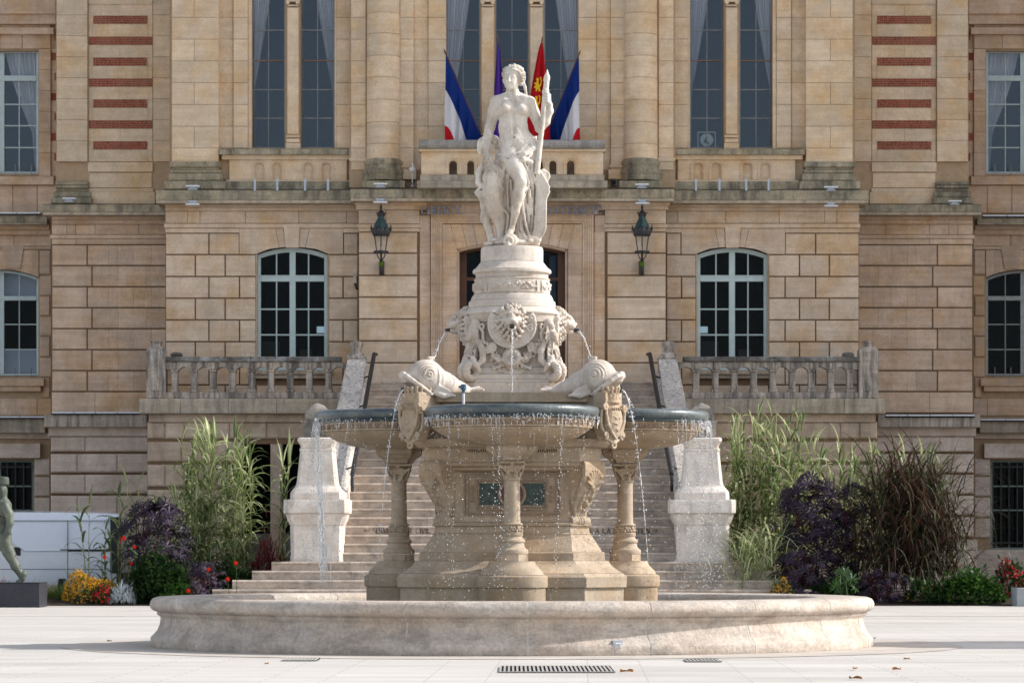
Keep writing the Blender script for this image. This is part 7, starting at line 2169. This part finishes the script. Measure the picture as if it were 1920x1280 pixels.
# body: cross sections (y, z) swept along x with a sloping nose
def sec(x, zb, ztop, yo=0.0):
    return [(x, .02+yo, zb), (x, 0+yo, zb+.25), (x, .0+yo, .95), (x, .05+yo, 1.45 if ztop > 1.5 else ztop-.2), (x, .10+yo, ztop-.16), (x, .2+yo, ztop-.03), (x, .5, ztop), (x, 1.45, ztop), (x, 1.75-yo, ztop-.03), (x, 1.85-yo, ztop-.16), (x, 1.9-yo, 1.45 if ztop > 1.5 else ztop-.2), (x, 1.95-yo, .95), (x, 1.95-yo, zb+.25), (x, 1.93-yo, zb)]
zt_ = zr+.02
S_ = [sec(0, .42, zt_-.08, .06), sec(-.05, .36, zt_-.02, .02), sec(-.3, .32, zt_), sec(-1.2, .32, zt_+.02), sec(-3.2, .32, zt_+.02), sec(-3.6, .32, zt_-.03), sec(-4.3, .32, 1.38, .04), sec(-4.95, .32, 1.05, .08), sec(-5.15, .36, .80, .2)]
mb.loft(S_, .5)
bd = mb.build('body', M['paint'], van, 30)
mb = MB()
xs_ = X(127, DV)-xr
mb.box(xs_-.006, xs_+.006, -.006, .02, .40, zt_-.17, .5); mb.box(-3.2, -.14, .062, .08, zt_-.175, zt_-.165, .5); mb.box(-3.6, -.2, -.004, .01, .62, .632, .5); mb.box(-2.55, -2.54, -.006, .02, .40, zt_-.2, .5)
mb.build('panel_seam', M['seam'], bd)
mb = MB(); z0 = Z(1031, DV); mb.block(X(113, DV)-xr, -.12, -.02, .02, z0-.022, z0+.02, .008, .5); mb.build('slide_rail', M['bplast'], bd)
mb = MB(); x_ = X(31, DV)-xr; z1 = Z(1032, DV); mb.block(x_-.08, x_+.08, -.03, .01, z1-.09, z1+.07, .02); mb.build('door_handle', M['bplast'], bd)
mb = MB(); mb.tube([(X(18, DV)-xr, -.01, Z(1014, DV)), (X(48, DV)-xr, -.012, Z(1032, DV)), (xs_, -.012, Z(1032, DV))], .012, 5); mb.build('crease', M['paint'], bd)
mb = MB(); mb.block(-.16, .02, -.012, .3, .55, zt_-.1, .02, .5); mb.build('rear_pillar', M['bplast'], bd)
mb = MB(); mb.block(-.02, .045, .0, .14, .72, 1.36, .012, .5); mb.build('tail_lamp', M['tail'], van)
mb = MB(); mb.block(-.1, .08, .04, 1.9, .34, .56, .03, .5); mb.build('rear_bumper', M['bplast'], van)
mb = MB(); mb.box(-4.2, -3.3, .035, .05, 1.1, zt_-.35, .5); mb.build('side_window', M['glass'], bd)
for x_ in (-.85, -4.1):
    mb = MB(); mb.lathe([(.33, 0), (.34, .03), (.34, .19), (.33, .22)], n=28); mb.v = [(x_+x, .01+z, .34+y) for x, y, z in mb.v]
    w_ = mb.build('wheel', M['tyre'], van, 40)
    mb = MB(); mb.lathe([(.2, 0), (.18, .03), (.05, .02), (.01, .02)], n=20); mb.v = [(x_+x, .0+z, .34+y) for x, y, z in mb.v]; mb.build('rim', M['steel'], w_, 40)
    mb = MB(); mb.lathe([(.33, 0), (.33, .22)], n=24); mb.v = [(x_+x, 1.72+z, .34+y) for x, y, z in mb.v]; mb.build('wheel', M['tyre'], van, 40)
# grey planter at the right edge
t = empty('planter', (X(1940, 61), Y(61), 0), 'pale grey square planter box cut by the right edge', 'planter')
mb = MB(); mb.block(-.36, .6, -.3, .4, 0, Z(1101, 61), .01, .5); mb.build('box', plain('pale grey planter', (.33,.35,.37,1), .6), t)
mb = MB(); mb.box(-.33, .57, -.27, .37, Z(1101, 61)+.001, Z(1101, 61)+.01, .5); mb.build('earth', M['soil'], t)
# ------------------------------------------------------------------ plants
M['reed'] = leafmat('variegated reed leaf', [(.045,.10,.03,1), (.10,.17,.05,1), (.36,.42,.17,1), (.70,.71,.44,1)], .35)
M['reedstem'] = leafmat('reed stem', [(.20,.22,.08,1), (.34,.33,.14,1)], .1)
M['reeddark'] = leafmat('dark reed leaf', [(.035,.075,.03,1), (.09,.14,.05,1), (.22,.26,.12,1)], .3)
M['castor'] = leafmat('dark purple leaf', [(.012,.007,.015,1), (.024,.012,.030,1), (.05,.028,.062,1)], .12, .55, .35)
M['castorstem'] = leafmat('purple stem', [(.05,.015,.03,1), (.08,.02,.03,1)], .05)
M['grassred'] = leafmat('bronze fountain grass', [(.018,.013,.012,1), (.04,.018,.016,1), (.10,.038,.022,1), (.05,.06,.028,1), (.18,.20,.10,1)], .2)
M['green'] = leafmat('fresh green leaf', [(.02,.07,.015,1), (.05,.13,.025,1), (.10,.2,.04,1)], .3, .4, .5)
M['dgreen'] = leafmat('dark green leaf', [(.012,.035,.012,1), (.03,.07,.02,1), (.06,.11,.03,1)], .25, .45, .4)
M['lawn'] = leafmat('tufted grass', [(.05,.09,.02,1), (.10,.15,.03,1), (.17,.2,.05,1)], .3)
M['orange'] = leafmat('orange petals', [(.75,.27,.01,1), (.85,.42,.02,1), (.8,.5,.06,1)], .3)
M['redp'] = leafmat('red petals', [(.45,.008,.012,1), (.62,.02,.03,1), (.7,.04,.05,1)], .3)
M['dahlia'] = leafmat('vermilion petals', [(.65,.03,.012,1), (.75,.05,.02,1)], .3)
M['silver'] = leafmat('silver leaf', [(.35,.40,.42,1), (.55,.60,.62,1)], .2, .7, .2)
M['redleaf'] = leafmat('dark red leaf', [(.06,.008,.01,1), (.16,.015,.02,1), (.25,.03,.03,1)], .3)
pr_ = random.Random(123)
def U(a, b): return pr_.uniform(a, b)
def blade(mb, p, az, el, L, w, droop, tint=None, n=6, fold=.25, stripe=False, twist=0.0):
    """strap leaf: starts at p along (az, el), bends down by droop radians over its length"""
    x, y, z = p; V = []
    e_ = el; st = L/n
    for i in range(n+1):
        t = i/n; ww = w*(.55+.9*t if t < .35 else (1-t)**.75*1.32)*.5 if i < n else .0008
        sx, sy = -math.sin(az), math.cos(az)
        tw = twist*t; cz = math.sin(tw); ch = math.cos(tw)
        V += [(x+sx*ww*ch, y+sy*ww*ch, z+ww*cz+ww*fold), (x, y, z), (x-sx*ww*ch, y-sy*ww*ch, z-ww*cz+ww*fold)]
        x += math.cos(az)*math.cos(e_)*st; y += math.sin(az)*math.cos(e_)*st; z += math.sin(e_)*st
        e_ -= droop/n*(.5+1.0*t)
        if z < .03: z = .03
    n0 = len(mb.v); mb.v += V; t0 = pr_.random() if tint is None else tint
    for i in range(n):
        for q in (0, 1):
            mb.f.append((n0+3*i+q, n0+3*i+q+1, n0+3*i+q+4, n0+3*i+q+3)); 
            mb.t.append(min(1, max(0, t0 + (.45 if (q == 0 and stripe) else 0)))); mb.m.append(0)
def thing_plant(name, x, y, label, cat, group=None):
    return empty(name, (x, y, 0), label, cat, group)
def reeds(px, D, stems, label, spread=.4, hmin=1.6, hmax=3.0, leafn=13, mat='reed', lean=.1, leafL=(.45, .8), top=None, group='giant reeds'):
    t = thing_plant('giant_reed', X(px, D), Y(D), label, 'reed', group)
    sm, lf = MB(), MB()
    for k in range(stems):
        bx, by = pr_.gauss(0, spread*.5), U(-spread*.6, spread*.6)
        H = U(hmin, hmax); la, ll = U(0, 6.28), U(0, lean)
        pts = []
        for i in range(7):
            q = i/6; pts.append((bx+math.cos(la)*ll*H*q*q, by+math.sin(la)*ll*H*q*q, H*q*(.98)))
        sm.tube(pts, [.013*(1-.6*i/6) for i in range(7)], 5, U(0, 1))
        for j in range(leafn):
            q = .22+.78*(j+U(0, .6))/leafn; q = min(q, .995)
            i = min(5, int(q*6)); f = q*6-i; p = tuple(pts[i][c]*(1-f)+pts[i+1][c]*f for c in range(3))
            az = (j % 2)*math.pi + la + U(-.9, .9)
            el = U(.75, 1.25) if q < .85 else U(1.15, 1.5)
            blade(lf, p, az, el, U(*leafL)*(1.0 if q < .9 else .7), U(.045, .078), U(1.6, 3.3) if q < .88 else U(.4, 1.8), U(0, .7), 7, .3, True, U(-.8, .8))
    sm.build('stems', M['reedstem'], t); lf.build('leaves', M[mat], t)
    return t
def palm_leaf(mb, c, r, nrm, roll, tint, lobes=8):
    """star shaped leaf with pointed lobes lying across nrm"""
    n_ = Vector(nrm).normalized(); u_ = n_.cross(Vector((0, 0, 1)));
    if u_.length < .05: u_ = Vector((1, 0, 0))
    u_.normalize(); v_ = u_.cross(n_)      # v_ points down the leaf
    cr, sr = math.cos(roll), math.sin(roll); u_, v_ = u_*cr+v_*sr, v_*cr-u_*sr
    C_ = Vector(c)
    def P(a_, q, dz): return tuple(C_ + u_*(q*math.cos(a_)) - v_*(q*math.sin(a_))*-1 + n_*dz)
    n0 = len(mb.v); mb.v.append(tuple(c))
    for i in range(lobes):
        a_ = math.pi/2 + (i-(lobes-1)/2)*(5.4/lobes); Lr = r*(1-.38*abs(i-(lobes-1)/2)/(lobes/2))
        w_ = 3.1/lobes; dr_ = U(.1, .28)*r
        mb.v += [P(a_-w_*.6, Lr*.30, 0), P(a_-w_*.5, Lr*.62, r*.02), P(a_, Lr, -dr_), P(a_+w_*.5, Lr*.62, r*.02), P(a_+w_*.6, Lr*.30, 0), P(a_, Lr*.55, -r*.04)]
        b = n0+1+6*i; t_ = min(1, max(0, tint+U(-.15, .15)))
        for f in ((n0, b, b+5), (b, b+1, b+5), (b+1, b+2, b+5), (b+5, b+2, b+3), (b+5, b+3, b+4), (n0, b+5, b+4)):
            mb.f.append(f); mb.t.append(t_); mb.m.append(0)
def castor(px, D, w, h, z0, n, label, lr=(.16, .28), mat='castor', stem='castorstem', cat='castor plant', name='castor_plant', group='purple castor plants', dy=.55):
    t = thing_plant(name, X(px, D), Y(D), label, cat, group)
    sm, lf = MB(), MB()
    trunks = [(U(-.15, .15)*w, U(-.2, .2)) for _ in range(5)]
    tops = []
    for (bx, by) in trunks:
        tx, ty = bx+U(-.5, .5)*w, by+U(-.3, .3); tz = U(.6, .9)*h
        sm.tube([(bx, by, .02), ((bx+tx)/2+U(-.05, .05), (by+ty)/2, tz*.5), (tx, ty, tz)], [.022, .017, .009], 6, U(0, 1)); tops.append((bx, by, tx, ty, tz))
    for i in range(n):
        a_ = U(0, 6.28); r_ = U(.25, 1)**.5; 
        zz = z0+(h-z0)*U(0, 1); k = math.sqrt(max(.08, 1-((zz-(z0+(h-z0)*.45))/((h-z0)*.6))**2))
        x = r_*math.cos(a_)*w*k; y = r_*math.sin(a_)*dy*k
        bx, by, tx, ty, tz = pr_.choice(tops); f = min(.95, max(.15, zz/tz*.8))
        p0 = (bx+(tx-bx)*f, by+(ty-by)*f, tz*f)
        sm.tube([p0, ((p0[0]+x)/2, (p0[1]+y)/2, (p0[2]+zz)/2+.04), (x, y, zz)], [.006, .005, .004], 4, U(0, 1))
        palm_leaf(lf, (x, y, zz), U(*lr), (math.cos(a_)*.6+U(-.4, .4), math.sin(a_)*.6-.35+U(-.4, .4), U(.25, 1.1)), U(-.6, .6), U(.1, .9))
    sm.build('stems', M[stem], t); lf.build('leaves', M[mat], t); return t
def dome(px, D, w, h, label, name, cat, mat, n, L=(.05, .1), wd=.035, dy=None, z0=0.0, flowers=None, fr=(.02, .03), fn=0, up=.6, group=None, skew=0.0, dense_core=True, flmat=None, fcluster=None):
    """low rounded plant: small pointed leaves through the dome's volume, flowers near its surface"""
    t = thing_plant(name, X(px, D), Y(D), label, cat, group); dy = dy or w*.8
    lf = MB()
    lumps = [(U(-.8, .8), U(-.8, .8), U(.5, 1.25)) for _ in range(9)]
    def surf(u, a_):
        k = 1.0
        for lx, ly, lk in lumps:
            d = (u*math.cos(a_)-lx)**2+(u*math.sin(a_)-ly)**2; k += (lk-.9)*1.1*math.exp(-d*7)
        return h*k*math.sqrt(max(0, 1-u**2.4))
    for i in range(n):
        a_ = U(0, 6.28); u = U(0, 1)**.5; x, y = u*math.cos(a_)*w, u*math.sin(a_)*dy
        zs = surf(u, a_); z = z0 + zs*(1-abs(pr_.gauss(0, .28)))
        if U(0, 1) < .06: z = z0+zs*U(1.0, 1.3); x *= 1.12
        if z < .02: z = .02+U(0, .05)
        az = a_+U(-1.2, 1.2); el = up+U(-.6, .7)
        blade(lf, (x, y, z), az, el, U(*L), wd*U(.7, 1.3), U(.3, 1.4), None, 2, .2)
    lf.build('leaves', M[mat], t)
    if fn:
        fl = MB()
        for i in range(fn):
            if fcluster: cx_, cy_ = pr_.choice(fcluster); x_, y_ = cx_+pr_.gauss(0, .12), cy_+pr_.gauss(0, .12); u = min(1, math.hypot(x_, y_)); a_ = math.atan2(y_, x_)
            else: a_ = U(3.0, 6.4) if U(0, 1) < .75 else U(0, 6.28); u = U(0, 1)**.42
            zs = surf(u, a_); x, y, z = u*math.cos(a_)*w, u*math.sin(a_)*dy, max(.05, z0+zs*U(.85, 1.04))
            r_ = U(*fr); n0 = len(fl.v); az = U(-2.4, -.7); el = U(.1, 1.2)
            d = Vector((math.cos(az)*math.cos(el), math.sin(az)*math.cos(el), math.sin(el))); u_ = d.cross(Vector((0, 0, 1))).normalized(); v_ = u_.cross(d)
            fl.v.append((x+d.x*r_*.3, y+d.y*r_*.3, z+d.z*r_*.3)); m = 10
            for k in range(m):
                q = r_*(1 if k % 2 else .62); p = Vector((x, y, z))+u_*math.cos(6.283*k/m)*q+v_*math.sin(6.283*k/m)*q+d*r_*.15*(k % 2); fl.v.append(tuple(p))
            tt = U(0, 1)
            for k in range(m): fl.f.append((n0, n0+1+k, n0+1+(k+1) % m)); fl.t.append(tt); fl.m.append(0)
        fl.build('flowers', M[flowers], t)
    return t
def tuft(px, D, n, Lr, label, name, cat, mat, spread=.25, w=.02, el=(.7, 1.5), droop=(.8, 2.4), z0=0.0, group=None, dy=None, stripe=False, zr=0.0):
    t = thing_plant(name, X(px, D), Y(D), label, cat, group); lf = MB()
    for i in range(n):
        a_ = U(0, 6.28); blade(lf, (pr_.gauss(0, spread*.5), U(-1, 1)*(dy or spread*.7), z0+U(0, zr)), a_, U(*el), U(*Lr), w*U(.6, 1.3), U(*droop), None, 8, .25, stripe)
    lf.build('blades', M[mat], t); return t
# --- left bed
reeds(386, 64.2, 24, 'tall striped giant reed clump, left one of the sunlit pair left of the stairs', .5, 2.1, 3.4, 16)
reeds(446, 64.0, 19, 'tall pale striped giant reed clump next to the dark opening left of the stairs', .34, 2.1, 3.4, 15)
reeds(531, 65.6, 3, 'slim giant reed in front of the dark opening beside the left pedestal', .14, 2.6, 3.05, 13)
reeds(330, 65.5, 5, 'short grey green reed clump just left of the sunlit reeds', .4, 1.6, 2.1, 10, 'reeddark')
reeds(240, 63.6, 4, 'thin reed with drooping leaves growing behind the purple plant', .2, 2.1, 2.75, 9, 'reeddark', .06, (.5, .9))
reeds(283, 65.0, 4, 'dull green reed between the thin reed and the sunlit reeds', .3, 1.5, 2.2, 9, 'reeddark')
reeds(165, 63.4, 2, 'isolated leaning reed stem in front of the white van', .12, 1.5, 2.05, 7, 'reeddark', .18, (.4, .7))
reeds(203, 62.8, 3, 'low broad leaved reed in front of the rear of the van', .15, 1.0, 1.5, 9, 'reeddark', .12, (.3, .45))
castor(291, 62.9, .72, 1.85, .45, 130, 'large dark purple castor plant in the left bed')
castor(372, 62.2, .42, .75, .1, 60, 'low dark purple plant at the foot of the sunlit reeds', (.10, .16), cat='castor plant')
dome(170, 61.9, .52, .66, 'orange yellow flower bush beside the black plinth', 'flower_bush', 'flower bush', 'lawn', 1800, (.05, .1), .02, .45, 0, 'orange', (.016, .028), 950)
dome(193, 61.5, .20, .42, 'bright red flowers in front of the orange bush', 'red_flowers', 'flowers', 'dgreen', 350, (.06, .1), .035, .2, 0, 'redp', (.03, .045), 46)
dome(228, 61.5, .25, .3, 'silvery white leaved plant at the front edge of the left bed', 'silver_ragwort', 'plant', 'silver', 900, (.06, .12), .03, .2, 0, up=.9)
dome(296, 61.9, .62, .62, 'broad dark green leafy plant below the purple castor in the left bed', 'leafy_plant', 'plant', 'dgreen', 1900, (.10, .2), .09, .45, 0, up=.4)
dome(330, 61.5, .42, .28, 'low yellow green plant at the front of the left bed', 'leafy_plant', 'plant', 'green', 700, (.07, .14), .06, .25, 0, up=.4)
castor(362, 61.5, .3, .36, .05, 46, 'small blackish purple plant at the front of the left bed', (.07, .12), group='purple castor plants', dy=.2)
castor(400, 62.6, .3, .75, .1, 60, 'small dark purple plant beside the lowest left steps', (.09, .14), dy=.3)
dome(505, 63.6, .45, .75, 'dark red leaved plant beside the left pedestal', 'red_leaved_plant', 'plant', 'redleaf', 1100, (.12, .25), .02, .3, 0, up=1.0)
dome(450, 63.0, .6, .65, 'dark green undergrowth behind the lower steps on the left', 'leafy_plant', 'plant', 'dgreen', 1300, (.10, .2), .06, .4, 0, up=.5)
tuft(103, 62.4, 900, (.35, .62), 'soft green grass tuft right behind the black plinth', 'grass_tuft', 'grass tuft', 'lawn', .55, .008, (.8, 1.5), (.5, 2.2), dy=.35)
tuft(35, 62.6, 700, (.3, .5), 'soft green grass tuft behind the feet of the bronze soldier', 'grass_tuft', 'grass tuft', 'lawn', .6, .008, (.8, 1.5), (.5, 2.2), dy=.3)
dome(15, 61.9, .3, .42, 'small red flowers behind the plinth at the left edge', 'red_flowers', 'flowers', 'dgreen', 160, (.06, .1), .03, .15, 0, 'redp', (.018, .028), 40)
def dahlia(px, py, D, lb):
    t = thing_plant('dahlia', X(px, D), Y(D), lb, 'flower', 'single red dahlias'); z = Z(py, D); mb = MB()
    mb.tube([(0, .03, .02), (.02, .02, z*.5), (0, .01, z)], .006, 5, .5); mb.build('stem', M['dgreen'], t)
    mb = MB()
    sz_ = U(.72, 1.0)
    for ring, (r_, n_) in enumerate(((.052*sz_, 11), (.037*sz_, 9), (.022*sz_, 7))):
        for i in range(n_):
            a_ = 6.283*i/n_+ring*.3; c, s_ = math.cos(a_), math.sin(a_); d = .018*ring
            mb.add([(0, -d, z), (c*r_*.6-s_*.012, -d-.014, z+s_*r_*.6+c*.012), (c*r_, -d-.004, z+s_*r_), (c*r_*.6+s_*.012, -d-.014, z+s_*r_*.6-c*.012)], [(0, 1, 2, 3)])
    mb.build('petals', M['dahlia'], t)
for px, py, D, lb in ((252, 1025, 62.2, 'red dahlia in front of the purple castor, topmost of the group at left'), (196, 1044, 62.0, 'red dahlia standing over the orange bush'), (247, 1056, 61.9, 'red dahlia low in front of the purple castor'), (232, 1009, 62.2, 'red dahlia at the left edge of the purple castor'),
                      (353, 1107, 61.3, 'red dahlia at the very front of the left bed'), (391, 1067, 61.8, 'red dahlia under the sunlit reeds'), (427, 1085, 61.5, 'red dahlia next to the lowest steps on the left'), (442, 1055, 61.7, 'red dahlia left of the third wide step')): dahlia(px, py, D, lb)
# --- right bed
reeds(1392, 64.3, 24, 'tall striped giant reed clump right beside the right pedestal', .42, 2.3, 3.7, 16)
reeds(1448, 64.2, 28, 'tall striped giant reed clump, the second one right of the right pedestal', .5, 2.4, 3.75, 16)
reeds(1530, 65.4, 18, 'striped giant reed clump showing behind the purple castor on the right', .5, 2.2, 3.2, 13)
reeds(1614, 66.0, 18, 'striped giant reed clump behind the left side of the bronze grass', .5, 2.2, 3.25, 13)
reeds(1702, 66.0, 9, 'striped giant reed clump behind the middle of the bronze grass', .45, 2.1, 3.15, 12)
tuft(1425, 62.5, 160, (.5, 1.0), 'arching striped grass low beside the right pedestal', 'striped_grass', 'grass', 'reed', .5, .028, (.8, 1.4), (1.4, 2.8), .2, zr=.9, stripe=True)
tuft(1398, 62.3, 90, (.5, .9), 'narrow striped grass at the foot of the right pedestal', 'striped_grass', 'grass', 'reed', .25, .028, (.8, 1.4), (1.4, 2.8), .2, zr=.8, stripe=True)
tuft(1452, 61.9, 26, (.35, .5), 'single arching spider shaped grass above the yellow flowers', 'striped_grass', 'grass', 'reed', .04, .022, (.3, 1.3), (1.0, 2.4), .35, stripe=True)
castor(1520, 62.9, .72, 2.35, .35, 200, 'large dark purple castor plant in the right bed')
castor(1600, 63.2, .5, 2.2, .6, 70, 'tall purple castor plant between the large one and the bronze grass')
castor(1500, 62.1, .55, .95, .05, 90, 'low dark purple plant at the foot of the right castor', (.12, .2))
tuft(1700, 62.9, 1300, (1.0, 1.75), 'big bronze red fountain grass in the right bed', 'fountain_grass', 'grass', 'grassred', .75, .034, (.45, 1.5), (1.1, 3.0), .25, zr=1.95)
tuft(1765, 62.6, 420, (.8, 1.4), 'arching bronze grass spilling towards the basement window at right', 'fountain_grass', 'grass', 'grassred', .5, .028, (.4, 1.4), (1.0, 2.6), .2, zr=1.3)
castor(1582, 61.6, .26, .62, .2, 16, 'bright green large leaved plant at the front of the right bed', (.16, .22), 'green', 'dgreen', 'plant', 'green_plant', None, .2)
castor(1655, 61.8, .6, .6, .02, 120, 'blackish purple low plants under the bronze grass', (.08, .14), dy=.3)
dome(1560, 62.2, .9, .5, 'dark undergrowth at the foot of the purple plants on the right', 'leafy_plant', 'plant', 'dgreen', 1300, (.10, .2), .07, .4, 0, up=.4)
dome(1816, 61.7, .62, .56, 'bright green lobed leafy bush in the right bed', 'leafy_bush', 'bush', 'green', 2600, (.07, .14), .075, .4, 0, up=.3)
dome(1740, 61.6, .4, .4, 'dark green plant with a few yellow flowers beside the bright green bush', 'leafy_plant', 'plant', 'dgreen', 900, (.07, .14), .05, .25, 0, 'orange', (.015, .022), 30)
dome(1465, 61.7, .24, .34, 'small yellow flowers beside the lowest right steps', 'yellow_flowers', 'flowers', 'dgreen', 450, (.05, .09), .02, .2, .05, 'orange', (.013, .02), 170)
dome(1908, 62.6, .45, .8, 'red flowering bush at the right edge', 'red_flower_bush', 'flower bush', 'dgreen', 900, (.07, .14), .05, .3, 0, 'redp', (.025, .04), 170)
tuft(1890, 63.4, 120, (.6, 1.0), 'thin dark grass rising behind the red bush at the right edge', 'dark_grass', 'grass', 'grassred', .5, .012, (.9, 1.5), (.6, 1.8))

# two trees beyond the right edge: their crowns break up the light on the paving
def offtree(x, y, h, r, label):
    t = empty('plane_tree', (x, y, 0), label, 'tree', 'trees beyond the right edge')
    mb = MB(); mb.tube([(0, 0, 0), (.05, 0, h*.35), (0, .05, h*.7), (.1, 0, h)], [.17, .14, .1, .03], 10, .5)
    for i in range(9):
        a_ = U(0, 6.28); z = h*U(.5, .85); mb.tube([(0, 0, z), (math.cos(a_)*r*.4, math.sin(a_)*r*.4, z+r*.25), (math.cos(a_)*r*.8, math.sin(a_)*r*.8, z+r*.35)], [.06, .04, .015], 6, .5)
    mb.build('trunk', M['reedstem'], t)
    lf = MB()
    for i in range(2600):
        a_ = U(0, 6.28); e_ = math.asin(U(-1, 1)); q = r*U(.35, 1)**.5
        blade(lf, (q*math.cos(a_)*math.cos(e_), q*math.sin(a_)*math.cos(e_), h*.8+q*.8*math.sin(e_)), U(0, 6.28), U(-.8, .9), U(.14, .24), .15, U(.2, 1.2), None, 2, .15)
    lf.build('crown', M['dgreen'], t)
offtree(14.2, 1.1, 7.6, 1.5, 'leafy plane tree standing beyond the right edge of the square')
